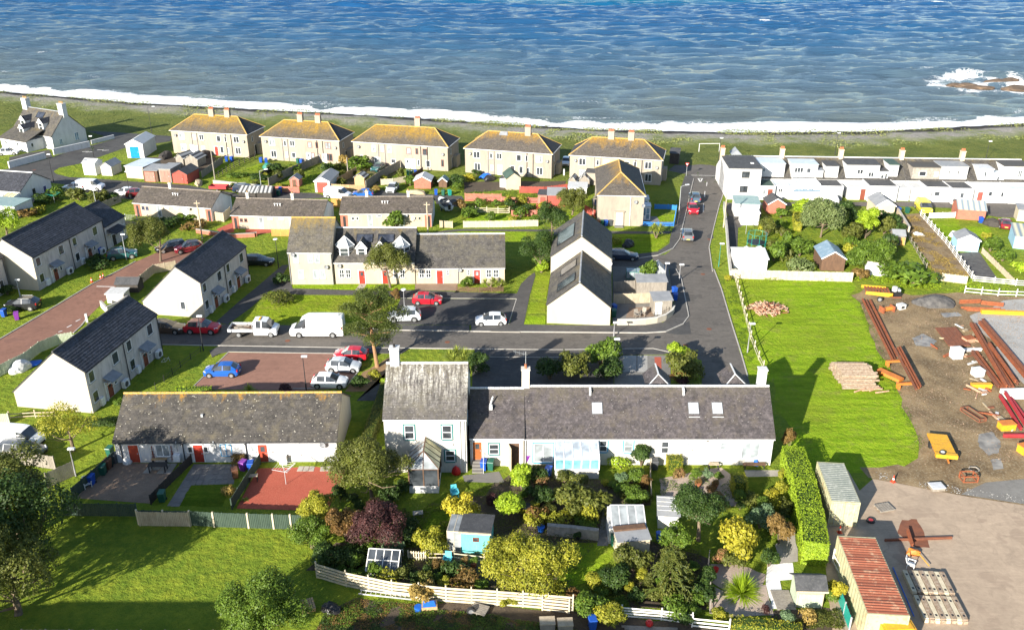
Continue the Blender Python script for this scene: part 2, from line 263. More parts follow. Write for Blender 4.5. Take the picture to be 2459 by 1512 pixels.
pm('earth',(.115,.075,.036),(.27,.19,.098),.35,.95,6,.06,c3=(.38,.33,.22),s3=5,f3=.6); pm('soil',(.06,.045,.032),(.09,.068,.045),.8,.95,5,.06,c3=(.16,.12,.07),s3=6,f3=.5); pm('gravel_grey',(.36,.35,.33),(.28,.27,.25),.5,.95,25,.03,c3=(.5,.49,.46),s3=16,f3=.7)
pm('gravel_pink',(.42,.33,.26),(.34,.265,.21),.6,.95,25,.03,c3=(.55,.47,.4),s3=14,f3=.7); pm('gravel_white',(.78,.77,.74),(.66,.65,.62),1.5,.9,18,.03); pm('chips_red',(.39,.085,.05),(.32,.07,.04),.7,.95,14,.03,c3=(.52,.2,.13),s3=10,f3=.6); pm('chips_brown',(.27,.19,.13),(.21,.145,.10),.6,.95,14,.03,c3=(.36,.27,.19),s3=10,f3=.5); pm('coal',(.06,.058,.058),(.11,.105,.1),1.5,.9,6,.08); pm('mulch',(.30,.19,.095),(.22,.14,.07),1.2,.95,10,.04); pm('kerb_stone',(.42,.40,.36),(.33,.31,.28),1,.9); pm('paint_line',(.7,.69,.66),(.5,.49,.47),2,.8,lo=.45,hi=.7)
pm('rust',(.30,.085,.03),(.20,.06,.028),2,.9,14,.01,c3=(.42,.17,.07),s3=6,f3=.6); pm('rust_dark',(.15,.06,.035),(.22,.08,.04),2,.9,14,.01); striped('rust_roof',(.30,.095,.05),(.19,.06,.033),'Y',1.25,(.42,.26,.16),.85,.8,0,.52,.72,1.6); pm('rust_cream',(.47,.46,.28),(.40,.395,.24),.6,.7,c3=(.34,.17,.07),s3=3,f3=.7); pm('container_top',(.24,.255,.22),(.18,.2,.175),.8,.6,c3=(.55,.55,.5),s3=4,f3=.4); pm('yellow_plant',(.68,.36,.02),(.55,.29,.02),1.5,.5,c3=(.3,.16,.05),s3=5,f3=.6); pm('orange_plant',(.60,.20,.03),(.48,.15,.03),1.5,.6,c3=(.3,.12,.05),s3=5,f3=.6); pm('red_steel',(.42,.04,.045),(.32,.03,.035),2,.6); pm('log_bark',(.36,.28,.2),(.22,.15,.1),4,.9,10,.02,c3=(.5,.43,.34),s3=5,f3=.7); pm('firewood',(.50,.30,.19),(.34,.19,.12),5,.9,c3=(.66,.5,.38),s3=9,f3=.6); pm('rubber',(.018,.018,.02),(.03,.03,.03),3,.8); pm('rim',(.5,.51,.52),(.36,.37,.38),6,.35,metal=.6); pm('number_plate',(.75,.6,.1),None,1,.5); pm('headlamp',(.75,.77,.78),(.6,.62,.63),5,.15); pm('tail_lamp',(.45,.01,.01),(.3,.01,.01),5,.2); pm('driftwood',(.42,.34,.22),(.3,.24,.16),3,.95)
for n_,c_ in (('car_blue',(.01,.10,.42)),('car_red',(.52,.012,.025)),('car_darkred',(.17,.012,.022)),('car_white',(.80,.81,.82)),('car_silver',(.56,.6,.63)),('car_black',(.014,.015,.02)),('car_navy',(.02,.035,.07)),('car_grey',(.13,.14,.15)),('car_bronze',(.09,.062,.045)),('car_yellow',(.75,.62,.05)),('car_teal',(.02,.10,.10)),('car_steel',(.06,.10,.14))): paint(n_,c_)
# ================================================================ SETTING
SEA=-1.6
SHX=[-1500,-400]+[p[0] for p in [(-246.71,295.77),(-182.29,278.4),(-151.3,267.84),(-104.42,251.03),(-70.36,242.8),(-32.26,234.04),(-12.39,228.2),(21.77,219.04),(54.98,215.99),(85.23,216.85),(99.61,219.48),(129.5,225.85),(160.59,235.04)]]+[400,1500]
SHY=[420,330]+[p[1] for p in [(-246.71,295.77),(-182.29,278.4),(-151.3,267.84),(-104.42,251.03),(-70.36,242.8),(-32.26,234.04),(-12.39,228.2),(21.77,219.04),(54.98,215.99),(85.23,216.85),(99.61,219.48),(129.5,225.85),(160.59,235.04)]]+[330,500]
def vnoise(x,y,s,seed=0):
    x=x/s+seed*17.3;y=y/s+seed*9.1
    xi=np.floor(x);yi=np.floor(y);xf=x-xi;yf=y-yi;xf=xf*xf*(3-2*xf);yf=yf*yf*(3-2*yf)
    h=lambda a,b:np.modf(np.abs(np.sin(a*127.1+b*311.7+seed*74.7)*43758.5453))[0]
    return (h(xi,yi)*(1-xf)+h(xi+1,yi)*xf)*(1-yf)+(h(xi,yi+1)*(1-xf)+h(xi+1,yi+1)*xf)*yf
def fbm(x,y,s,seed=0,o=4):
    r=0;a=.5
    for k in range(o): r=r+a*vnoise(x,y,s,seed+k);a*=.5;s*=.5
    return r/(1-.5**o)
def shore_d(x,y): return (y-np.interp(x,SHX,SHY))*.97
def grid(name,xs,ys,zf,mat,attr=None,smooth=True):
    X,Y=np.meshgrid(xs,ys); Z=zf(X,Y); nx,ny=len(xs),len(ys)
    me=bpy.data.meshes.new(name); n=nx*ny; me.vertices.add(n); me.vertices.foreach_set('co',np.stack([X,Y,Z],-1).reshape(-1).astype(np.float32))
    i=np.arange(n).reshape(ny,nx); q=np.stack([i[:-1,:-1],i[:-1,1:],i[1:,1:],i[1:,:-1]],-1).reshape(-1,4); k=len(q)
    me.loops.add(4*k); me.loops.foreach_set('vertex_index',q.reshape(-1).astype(np.int32)); me.polygons.add(k)
    me.polygons.foreach_set('loop_start',np.arange(0,4*k,4,dtype=np.int32)); me.update(calc_edges=True)
    if smooth: me.polygons.foreach_set('use_smooth',np.ones(k,bool))
    for an,fn in (attr or {}).items():
        a=me.attributes.new(an,'FLOAT','POINT'); a.data.foreach_set('value',fn(X,Y,Z).reshape(-1).astype(np.float32))
    me.materials.append(M(mat)); return obj(name,me)
def ground_z(X,Y):
    d=shore_d(X,Y)
    z=np.interp(d,[-40,-24,-13,-7,0,10,60],[0,0,.35,0,SEA,SEA-1.0,SEA-4])
    dune=np.clip((d+36)/10,0,1)*np.clip((-5-d)/6,0,1)
    return np.where(d<-41,0,z+dune*(fbm(X,Y,9,3)-.42)*1.1+np.clip((d+10)/6,0,1)*(fbm(X,Y,2.5,5)-.5)*.25)
m,t,b=nodes('ground'); v=ocoord(t); at=N(t,'Attribute',attribute_name='shore').outputs['Fac']
c=mixc(t,noise(t,v,.12,5,.7,.35,.65),(.175,.245,.02),(.125,.19,.018)); c=mixc(t,math_(t,'MULTIPLY',noise(t,v,.9,6,.75,.42,.66),.7),c,(.31,.34,.03)); c=mixc(t,math_(t,'MULTIPLY',noise(t,v,6,4,.8,.4,.7),.4),c,(.08,.13,.01))
wob=math_(t,'ADD',at,math_(t,'MULTIPLY',math_(t,'SUBTRACT',noise(t,v,.13,6,.7,.2,.8),.5),13))
def band(lo,hi,src=wob):
    r=N(t,'MapRange',i_1=lo,i_2=hi); t.links.new(src,r.inputs[0]); return r.outputs[0]
dune=mixc(t,noise(t,v,.35,6,.75,.35,.65),(.16,.2,.055),(.26,.25,.10)); dune=mixc(t,noise(t,v,1.6,4,.7,.45,.6),dune,(.11,.17,.035))
c=mixc(t,math_(t,'MULTIPLY',band(-62,-40),.85),c,mixc(t,noise(t,v,.3,5,.7,.4,.6),(.135,.145,.04),(.08,.1,.028))); c=mixc(t,band(-22,-15),c,dune)
peb=mixc(t,noise(t,v,.8,6,.8,.35,.65),(.27,.255,.225),(.42,.39,.345)); peb=mixc(t,math_(t,'MULTIPLY',noise(t,v,5,3,.8,.4,.6),.5),peb,(.16,.15,.14))
c=mixc(t,math_(t,'MULTIPLY',band(-19,-12),noise(t,v,.22,6,.75,.33,.5)),c,peb)
wet=mixc(t,noise(t,v,.7,5,.8,.4,.6),(.022,.02,.02),(.05,.045,.042)); wob2=math_(t,'ADD',at,math_(t,'MULTIPLY',math_(t,'SUBTRACT',noise(t,v,.2,5,.7,.2,.8),.5),3))
c=mixc(t,band(-10.5,-8.5,wob2),c,wet)
t.links.new(c,b.inputs['Base Color']); b.inputs['Roughness'].default_value=.92; b.inputs['Specular IOR Level'].default_value=.15
bump(t,b,math_(t,'ADD',noise(t,v,9,4,.75,.2,.8),math_(t,'MULTIPLY',noise(t,v,1.4,5,.65,.2,.8),4)),.8,.09)
xs=np.concatenate([np.linspace(-1500,-210,20),np.arange(-205,215,2.0),np.linspace(220,1500,20)]); ys=np.concatenate([np.linspace(-300,20,8),np.arange(26,140,6),np.arange(140,300,1.6),np.linspace(303,700,10)])
struct(grid('ground',xs,ys,ground_z,'ground',{'shore':lambda X,Y,Z:shore_d(X,Y)}))
rw=np.random.RandomState(4); WV=[]
for k in range(44):
    lam=5.5*(1.036**k)*rw.uniform(.92,1.08); th=rw.normal(-1.62,.24); WV.append((2*np.pi/lam*np.cos(th),2*np.pi/lam*np.sin(th),.0115*lam*rw.uniform(.6,1.2)*(1 if lam<14 else (14/lam)**1.1),rw.uniform(0,6.28)))
def sea_z(X,Y):
    d=shore_d(X,Y); z=np.zeros_like(X); X2=X+6*(fbm(X,Y,30,8)-.5); Y2=Y+7*(fbm(X,Y,26,9)-.5)
    for a,c,am,ph in WV:
        s=np.sin(a*X2+c*Y2+ph); z+=am*(s+.35*s*s-.17)
    g=.35+1.1*fbm(X,Y,38,21); z=z*np.clip(d/26,.12,1)*g
    br=8+6*(fbm(X,Y*0,45,12)-.5); z=z+.75*np.exp(-((d-br)/1.6)**2)*np.clip(fbm(X,Y*0,24,14)*2.2-.45,0,1)+.5*np.exp(-((d-br-14)/2.4)**2)*np.clip(fbm(X,Y*0,30,17)*2.4-.9,0,1)
    return SEA+np.where(d<-3,-1.2,z)+np.clip(-d/18,0,.12)
ROCKS=[(140.34,273.03),(140.02,277.72),(149.34,281.16),(150.94,271.71),(135.89,277.04),(155.26,283.98),(158.19,278.4),(142.96,289.76),(149.54,288.3)]
def foam_f(X,Y,Z):
    d=shore_d(X,Y)
    br=7.5+6*(fbm(X,Y*0,45,12)-.5)+9*(fbm(X,Y*0,16,31)-.5)+4*(fbm(X,Y,4,33)-.5)
    f=np.interp(d/br,[-.3,0,.62,.9,1.08,1.6],[1,1,.95,.82,.30,0]); lace=fbm(X,Y,3.2,41); f=f*np.clip(.45+1.15*lace+.5*np.exp(-(d/3)**2),0,1.1)
    f=np.maximum(f,.42*np.clip((fbm(X*.5,Y,5,91)-.52)*9,0,1)*np.clip((26-d)/14,0,1)*(d>3)); f=np.maximum(f,.66*np.exp(-((d-24-10*fbm(X,Y*0,40,52))/2.2)**2)*np.clip(fbm(X,Y*0,17,53)*4-2.3,0,1))
    rk=np.min([np.hypot(X-p[0],(Y-p[1])) for p in ROCKS],0); f=np.maximum(f,np.interp(rk,[0,6,14],[1,.8,0])*np.clip(fbm(X,Y,6,61)*2.6-.55,0,1))
    wc=np.clip((Z-SEA)*1.5-1.15,0,1)*np.clip(fbm(X,Y,14,71)*5-3.0,0,1)
    return np.maximum(f,wc*.9)
m,t,b=nodes('sea_water'); v=ocoord(t); at=N(t,'Attribute',attribute_name='shore').outputs['Fac']; fo=N(t,'Attribute',attribute_name='foam').outputs['Fac']
r1=N(t,'MapRange',i_1=10.0,i_2=150.0); t.links.new(math_(t,'ADD',at,math_(t,'MULTIPLY',math_(t,'SUBTRACT',noise(t,v,.03,4,.6,.2,.8),.5),60)),r1.inputs[0])
c=mixc(t,r1.outputs[0],(.085,.112,.118),(.022,.078,.155))
r2=N(t,'MapRange',i_1=110.0,i_2=300.0); t.links.new(at,r2.inputs[0]); c=mixc(t,r2.outputs[0],c,(.006,.06,.175))
fm=math_(t,'ADD',fo,math_(t,'MULTIPLY',math_(t,'SUBTRACT',noise(t,v,.9,6,.8,.25,.75,1.2),.5),.75)); fr=N(t,'MapRange',i_1=.40,i_2=.62); t.links.new(fm,fr.inputs[0])
r3=N(t,'MapRange',i_1=270.0,i_2=330.0); t.links.new(at,r3.inputs[0]); c=mixc(t,r3.outputs[0],c,(.0,.12,.19)); c=mixc(t,fr.outputs[0],c,(.80,.82,.83)); t.links.new(c,b.inputs['Base Color'])
rr=math_(t,'ADD',.06,math_(t,'MULTIPLY',fr.outputs[0],.7)); t.links.new(rr,b.inputs['Roughness']); b.inputs['IOR'].default_value=1.33; b.inputs['Specular IOR Level'].default_value=.5
mp=N(t,'Mapping'); mp.inputs['Scale'].default_value=(.24,1.5,1); mp.inputs['Rotation'].default_value=(0,0,.05); t.links.new(v,mp.inputs[0])
bump(t,b,math_(t,'ADD',noise(t,mp.outputs[0],.5,5,.66,.2,.8,.3),math_(t,'MULTIPLY',noise(t,mp.outputs[0],1.6,4,.65,.2,.8),.25)),1.0,.55)
xs=np.concatenate([np.linspace(-3500,-430,18),np.arange(-420,420,1.15),np.linspace(430,3500,18)]); ys=np.concatenate([np.arange(192,330,.8),np.arange(330,600,1.5),np.arange(601,760,4),np.linspace(770,5000,22)])
struct(grid('sea',xs,ys,sea_z,'sea_water',{'shore':lambda X,Y,Z:shore_d(X,Y),'foam':foam_f}))
pm('rock',(.085,.06,.042),(.16,.11,.075),1,.95,2,.2,c3=(.25,.18,.1),s3=3,f3=.5)
def lump(name,seed,sx,sy,sz,mat,n=3,rough=.35,loc=(0,0,0),rz=0):
    bm=bmesh.new(); bmesh.ops.create_icosphere(bm,subdivisions=n,radius=1); P=np.array([v.co for v in bm.verts]); k=1+rough*2*(fbm(P[:,0]+P[:,2]*.7,P[:,1]-P[:,2]*.4,.7,seed)-.5)
    for v_,q in zip(bm.verts,k): v_.co=Vector((v_.co.x*sx*q,v_.co.y*sy*q,v_.co.z*sz*q))
    me=bpy.data.meshes.new(name); bm.to_mesh(me); bm.free(); me.materials.append(M(mat)); return obj(name,me,None,loc,rz)
RS=[(2350,212,5,1.6,.9),(2318,206,3.6,1.3,.7),(2390,199,5,1.6,1.2),(2440,214,6,1.8,1.0),(2290,204,3,1.0,.5),(2425,194,4,1.4,1.0),(2475,206,4,1.5,1.1)]
RK=['long low rock awash nearest the beach','flat rock at the left of the reef','dark rock in the middle of the reef','long rock at the right end of the reef','small low rock at the seaward left tip of the reef','rock at the back of the reef in white water','rock cut by the right edge of the picture']
for i,(p,s) in enumerate(zip([(140.34,273.03),(138.18,277.04),(149.68,281.86),(150.94,271.71),(135.23,278.4),(155.98,285.4),(158.11,277.04)],RS)):
    tag(lump('sea_rock',i+3,s[2],s[3]*1.6,s[4],'rock',3,.5,(p[0],p[1],SEA-.1),.15*i),RK[i],'rock','reef off the beach')
def patch(name,pts,z,mat,label=None,sub=0,jit=0,kind='structure',parent=None,th=0):
    if sub:
        q=[]
        for a,b in zip(pts,pts[1:]+pts[:1]):
            n=max(1,int(dist(a,b)/sub))
            for k in range(n):
                f=k/n; j=jit if k else 0; q.append((a[0]+(b[0]-a[0])*f+random.uniform(-j,j),a[1]+(b[1]-a[1])*f+random.uniform(-j,j)))
        pts=q
    bm=bmesh.new(); f=bm.faces.new([bm.verts.new((x,y,z)) for x,y in pts]); f.normal_update()
    if f.normal.z<0: f.normal_flip()
    if th:
        r=bmesh.ops.extrude_face_region(bm,geom=[f]); bmesh.ops.translate(bm,verts=[e for e in r['geom'] if isinstance(e,bmesh.types.BMVert)],vec=(0,0,-th)); bmesh.ops.recalc_face_normals(bm,faces=bm.faces)
    bmesh.ops.triangulate(bm,faces=[f for f in bm.faces if len(f.verts)>4])
    me=bpy.data.meshes.new(name); bm.to_mesh(me); bm.free(); me.materials.append(M(mat)); o=obj(name,me,parent)
    return struct(o,label,kind) if not parent else o
def strip(name,pts,w,z,mat,h=0,parent=None):
    mb=MB()
    for a,b in zip(pts,pts[1:]): mb.bar((*a,z-h/2),(*b,z-h/2),w,max(h,.008))
    return struct(mb.build(name,mat,parent))
road=[(-52.99,100.18),(-54.95,104.73),(-46.04,104.64),(-39.39,104.64)]+[(-37.66,104.3),(-29.21,103.99),(-21.96,103.6),(-15.65,102.45),(2.81,101.81)]+[(-2.66,102.03),(16.87,101.67),(19.45,102.03),(22.05,104.32),(23.19,106.61),(23.57,110.62),(23.97,114.88),(24.4,119.43),(24.23,123.28),(18.51,123.28),(14.63,123.28),(15.03,127.36),(18.9,127.88),(23.7,129.37)]+[(25.23,131.96),(27.02,136.15),(27.96,140.01),(31.5,154.1),(33.9,163.94),(35.65,170.86),(35.49,173.29),(42.76,173.29),(40.4,163.94),(37.25,154.1),(33.69,141.72),(31.07,132.48),(29.56,122.4)]+[(29.96,123.28),(29.47,115.77),(28.41,104.69),(27.65,95.91),(27.06,90.3),(26.79,87.69),(21.27,87.69),(22.54,94.3),(19,96.24),(12.31,97.07),(5.02,96.9),(-2.55,96.9)]+[(-12.48,97.36),(-20.73,97.43),(-35.79,97.99)]+[(-43.04,98.45)]
patch('road',road,.006,'asphalt_pale')
patch('back_lane',[(31.58,176.61),(33.71,181.11),(39.76,181.82),(43.98,178.32),(46.15,176.61),(45,171.66),(42.55,172.31),(35.52,173.45)],.012,'asphalt_pale')
patch('road_upper',[(-101.76,170.55),(-104.06,177.13),(-102.64,177.99),(-97.73,186.95),(-97.63,188.84),(-93.9,196.74),(-91.1,203.07),(-100.88,211.16),(-93.81,209.78),(-78.95,205.82),(-77.52,200.92),(-85.41,195.21),(-88.01,186.95),(-89.7,181.92),(-92.56,178.85),(-92.51,176.12),(-91.11,174.2),(-87.61,172),(-84.24,171.51),(-71.34,168.35),(-62.31,166.51),(-57.31,163.8),(-51.67,161.46),(-48.61,157.23),(-53.92,160.38),(-69.51,164.02),(-69.28,157.23),(-73.18,158.62),(-83.49,163.8),(-86.26,167.04),(-95.01,169.61)],.008,'asphalt')
patch('garage_lane',[(-50.77,162.74),(-45.69,162.23),(-36.72,161.36),(-33.2,158.45),(-29.28,160.21),(-25.88,160.21),(-24.83,163.47),(-21.15,161.5),(-9.29,159.5),(-8.75,157.06),(-9.15,152.69),(-13.58,154.68),(-14.28,158.45),(-31.1,158.45),(-48.8,157.06)],.014,'asphalt')
patch('brick_road',[(-63.89,99.09),(-61.79,108.12),(-59.66,117.73),(-57.99,122.47),(-56.91,126.24),(-54.91,130.55),(-48.58,131.23),(-46.96,129.53),(-50.52,125.47),(-54.09,120.66),(-55.43,116.03),(-55.58,108.12),(-55.56,105.21),(-55.35,103.8),(-55.43,101.74),(-57.43,98.88),(-60.17,91.99)],.010,'mono_brown','reddish brown block paved road curving between the pale houses')
patch('parking_brown',[(-34.29,96.35)]+[(-21.42,95.98),(-19.11,94.29),(-17.88,91.38),(-18.74,87.57)]+[(-23.55,87.04),(-35.74,87.34)]+[(-35.84,87.75)],.010,'mono_red')
patch('parking_grey',[(-15.3,112.49),(0.57,112.27),(-0.55,103.91),(-15.7,104.18)],.010,'asphalt')
pv=[(-5.28,104.24),(4.32,103.94),(13.47,103.72),(17.17,103.87),(19.54,104.69),(21.29,107),(22.1,111.45),(22.87,119.43),(23.31,123.28),(24.23,123.28),(24.4,119.43),(23.97,114.88),(23.57,110.62),(23.19,106.61),(22.05,104.32),(19.45,102.03),(16.87,101.67),(-5.19,102.03)]
patch('pavement_corner',pv,.10,'pavement',th=.1)
patch('pavement_street',[(-15.66,102.53),(-15.67,103.91),(-5.47,103.75),(-5.4,102.15)],.10,'pavement',th=.1)
patch('pavement_side_road',[(34.46,173.29),(35.49,173.29),(35.65,170.86),(33.9,163.94),(31.5,154.1),(27.96,140.01),(27.02,136.15),(25.23,131.96),(22.45,128.97),(19.13,127.75),(18.96,129.21),(22.66,130.35),(25.02,134.03),(26.08,138.89),(27.39,142.88),(29.53,152.12),(31.95,163.94),(33.56,170.07)],.10,'pavement',th=.1)
patch('pavement_lower',[(-35.77,97.92),(-20.71,97.36),(-12.47,97.29),(-13.28,95.98),(-21.44,96.11),(-34.24,96.49),(-35.19,95.98),(-35.82,94.96),(-36.65,96.66)],.09,'pavement',th=.09)
patch('pavement_lower_east',[(-4.52,96.97),(5.02,96.83),(12.29,96.97),(17.17,97.13),(18.99,96.17),(18.17,95.75),(12.45,95.59),(12.14,95.42),(3.45,95.1),(-4.46,95.42)],.09,'pavement',th=.09)
patch('forecourt',[(-4.75,95.2),(3.45,95),(12.12,95.26),(11.41,87.69),(-4.45,87.69)],.016,'asphalt')
patch('path_front',[(-33.8,118.26),(-32.57,120.21),(-30.87,115.99),(-21.99,115.34),(-18.86,115.06),(-13.63,115.43),(-7.76,114.79),(0.76,114.19),(0.66,112.49),(-15.31,112.62),(-18.66,113.61),(-28.94,113.74),(-30.43,113.97),(-33.97,115.2)],.02,'pavement')
patch('path_west',[(-34.39,124.8),(-33.48,125.07),(-33.42,118.26),(-33.92,115.34),(-35,109.46),(-36.62,104.18),(-38.36,104.97),(-37.16,111.61),(-36.09,116.36),(-34.93,122.22)],.026,'pavement')
patch('path_east',[(-0.3,104.24),(0.62,112.5),(0.63,114.01),(1.27,117.57),(2.38,120.37),(3.33,122.06),(3.4,120.75),(2.48,113.79),(1.5,104.13)],.022,'pavement')
patch('path_upper',[(-13.51,139.09),(-10.98,140.5),(-8.17,141.18),(2.38,140.95),(11.77,140.78),(11.69,139.65),(2.37,139.93),(-8.12,140.16),(-11.82,139.09)],.02,'pavement')
patch('path_corner',[(13.9,140.12),(21.63,140.01),(26.27,140.12),(25.96,138.77),(14.16,138.77)],.02,'pavement')
patch('verge_lawn',[(-28.91,113.61),(-18.63,113.38),(-15.6,112.05),(-16.03,104.18),(-21.02,104.97),(-29.39,104.77),(-35.29,105.76),(-33.29,112.8)],.016,'lawn')
patch('lawn_front',[(-31.19,117.4),(-13.83,117.49),(-13.64,115.57),(-18.89,115.25),(-30.91,116.13)],.016,'lawn_bright')
patch('lawn_north',[(-11.63,139.09),(-7.92,139.93),(2.36,139.71),(2.3,135.02),(-0.72,135.02),(-14.54,137.98)],.012,'lawn_bright')
patch('lawn_terrace_garden',[(-6.47,149.24),(5.5,149.24),(4.58,144.94),(-8.25,144.94)],.012,'lawn_bright')
for k,p in enumerate(([(3.51,120.75),(5.57,120.75),(4.68,112.5),(2.63,112.5)],[(2.5,111.11),(4.56,111.11),(4.45,107.87),(2.1,107.71)],[(1.99,106.73),(4.4,106.73),(4.31,104.09),(1.53,104.09)])): patch('lawn_strip',p,.05,'lawn_bright',th=.05)
patch('lawn_corner',[(16.2,138.61),(25.94,138.61),(24.99,134.98),(22.66,130.95),(19.01,129.56),(15.74,130.45)],.02,'lawn')
patch('field',[(31.01,120.6),(32.34,121.74),(48.86,118.64),(48.83,116.74),(46.71,113.59),(47.25,111.07),(45.29,102.3),(44.2,95.37),(44.4,93.11),(42.94,87.14),(41.93,81.75),(40.95,76.32),(39.72,73.68),(37.91,72.42),(34.64,71.3),(30.28,70.94),(26.69,68.3),(26.18,72.42),(28.85,78.82),(28.28,82.97),(29.68,88.83),(26.99,90.93),(28.67,103.61),(29.26,111.57)],.008,'lawn_bright',sub=2,jit=.25)
patch('yard',[(46.91,113.59),(51.35,116.74),(55.31,113.59),(62.13,114.62),(70.57,113.08),(78.14,112.32),(55.6,68.58)]+[(51.56,63.26),(41.83,67.05),(38.39,68.39),(36.04,69.3),(33.73,70.48),(33.49,72.16),(37.35,72.66)]+[(37.86,72.29),(39.77,73.73),(40.98,76.32),(41.96,81.75),(42.97,87.14),(44.43,93.11),(44.23,95.37),(45.32,102.3),(47.29,111.07)],.014,'earth',sub=1.5,jit=.3)
patch('yard_gravel',[(67.13,111.82),(77.99,112.07),(65.5,84.85),(57.81,88.49),(58.51,93.48),(59.81,103.61),(60.14,106.77),(63.38,108.65)],.019,'gravel_grey',sub=1.5,jit=.5)
patch('yard_concrete',[(32.16,68.39),(34.06,70.24),(36.13,69.54),(38.48,68.62),(41.98,67.38),(46.18,66.18),(52.17,64.28),(45.31,47.58),(23.15,47.58),(26.06,59.4),(26.64,64.07),(27.97,69.77),(32.2,71.68)],.022,'concrete_yard')
patch('wet_ground',[(41.25,67.83),(44.41,69.65),(48.34,70.24),(54.5,70.48),(52.29,64.49),(46.32,66.35)],.027,'slab_grey')
for k,p in enumerate(([(47.69,77.97),(49.35,78.59),(49.27,76.59),(48.2,74.72),(46.9,74.15),(46.71,75.92)],[(46.69,73.43),(47.83,73.68),(47.24,71.92),(46.13,71.67)],[(49.88,100.18),(51.88,101.45),(52.66,99.35),(51.24,97.73),(49.59,98.13)],[(56.65,107.7),(59.11,107.94),(59.16,106.77),(56.63,106.31)])): patch('puddle',p,.03,'puddle',sub=.35,jit=.08)
strip('kerb',[(-21.96,103.6),(-15.65,102.49),(1.02,101.85)]+[(-2.66,102),(16.87,101.64),(19.44,102),(22.05,104.28),(23.2,106.61),(23.59,110.62),(23.99,114.88),(24.42,119.43),(24.27,123.28)],.13,.125,'kerb_stone',.12)
strip('kerb',[(19.2,127.61),(22.44,128.87),(25.25,131.86),(27.05,136.15),(27.99,140.01),(31.54,154.1),(33.95,163.94),(35.65,170.7)],.13,.125,'kerb_stone',.12)
strip('kerb',[(42.67,172.88),(40.36,163.94),(37.21,154.1),(33.65,141.72),(31.04,132.48),(29.53,122.4)]+[(29.91,123.28),(29.44,115.77),(28.38,104.69),(27.62,95.91),(27.04,90.3)],.13,.10,'kerb_stone',.1)
strip('kerb',[(-43,98.32)]+[(-35.81,98.06),(-20.74,97.5),(-12.48,97.39)]+[(5.02,96.93),(12.31,97.1),(17.19,97.27),(19.01,96.31)],.12,.11,'kerb_stone',.1)
strip('kerb',[(-63.8,99.66),(-61.84,108.22),(-59.71,117.85),(-58.04,122.59),(-56.95,126.37)],.14,.09,'kerb_stone',.09)
strip('kerb',[(-55.37,101.6),(-55.29,103.8),(-55.46,105.21),(-55.73,106.55)],.14,.09,'kerb_stone',.09)
strip('kerb',[(0.62,112.38),(-0.46,104.24)],.1,.05,'kerb_stone',.05)
strip('kerb',[(-15.28,112.62),(0.64,112.4)],.1,.05,'kerb_stone',.05)
strip('kerb',[(-34.29,96.35),(-35.82,87.86)],.1,.05,'kerb_stone',.05); strip('kerb',[(-34.32,96.48),(-28.64,96.27)]+[(-21.43,96.04)],.1,.05,'kerb_stone',.05)
strip('kerb',[(-17.85,91.38),(-18.71,87.6),(-24.52,87.43)],.12,.07,'kerb_stone',.07)
strip('kerb',[(-4.01,95.2),(3.45,95),(6.44,95.1)],.1,.06,'kerb_stone',.05)
for a,b in (((-57.42,100.09),(-57.28,100.62)),((-57.48,100.84),(-57.29,101.29)),((-57.41,101.96),(-57.08,102.32)),((-56.94,103.33),(-56.65,104.03)),((-56.59,105.11),(-56.31,105.78)),((-57.39,101.07),(-54.94,101.07)),((-58.81,116.76),(-56.2,116.6))): strip('road_marking',[a,b],.16,.017,'paint_line')
for p in ([(36.58,171.02),(37.44,171.02),(36.55,168.5),(36.58,171.02)],): strip('road_marking',p,.22,.014,'paint_line')
for a,b in (((34.5,154.77),(33.54,150.19)),((36.26,162.47),(35.47,158.89)),((37.84,168.5),(37.22,165.81)),((35.49,173.29),(41.65,172.88))): strip('road_marking',[a,b],.12,.014,'paint_line')
for a in ((-93.5,191.73),(-92.54,191.24),(-90.88,193.21),(-89.55,192.72)): strip('road_marking',[a,(a[0]+1.3,a[1]+.3)],.2,.014,'paint_line')
# ================================================================ BUILDING KIT
RR=random.Random(5)
def slope(mb,P0,P1,Q0,Q1,course=.27,lift=.035,mi=0,seg=1.7,thick=.09):
    P0,P1,Q0,Q1=map(Vector,(P0,P1,Q0,Q1)); n=(P1-P0).cross((Q0+Q1)/2-P0).normalized(); flip=n.z<0
    if flip: n=-n
    dx=(P1-P0).normalized(); L=(P1-P0).length; mq=(Q0+Q1)/2-P0; S=(mq-dx*mq.dot(dx)).length; nc=max(1,round(S/course))
    for i in range(nc):
        t0,t1=i/nc,(i+1)/nc; a0,a1=P0.lerp(Q0,t0),P1.lerp(Q1,t0); b0,b1=P0.lerp(Q0,t1),P1.lerp(Q1,t1); k=max(1,int((a1-a0).length/seg)); vs=[];uv=[];u2=[]
        for j in range(k+1):
            f=j/k; A=a0.lerp(a1,f); B=b0.lerp(b1,f); g=lift+RR.uniform(-.007,.009)
            for p in (A+n*.002,A+n*g,B+n*.006): vs.append(p); q=p-P0; uv.append((q.dot(dx),(q-dx*q.dot(dx)).length)); 
            u2+=[(f,t0),(f,t0),(f,t1)]
        fs=[]
        for j in range(k):
            o=3*j; fs+=[(o+1,o+4,o+5,o+2),(o,o+3,o+4,o+1)] if not flip else [(o+2,o+5,o+4,o+1),(o+1,o+4,o+3,o)]
        mb.add(vs,fs,mi,uv,u2)
    d=n*thick; e=[P0,P1,Q1,Q0]; z0=[(0,0)]*8
    mb.add(e+[p-d for p in e],[(0,1,5,4),(1,2,6,5),(2,3,7,6),(3,0,4,7),(7,6,5,4)],mi,z0)
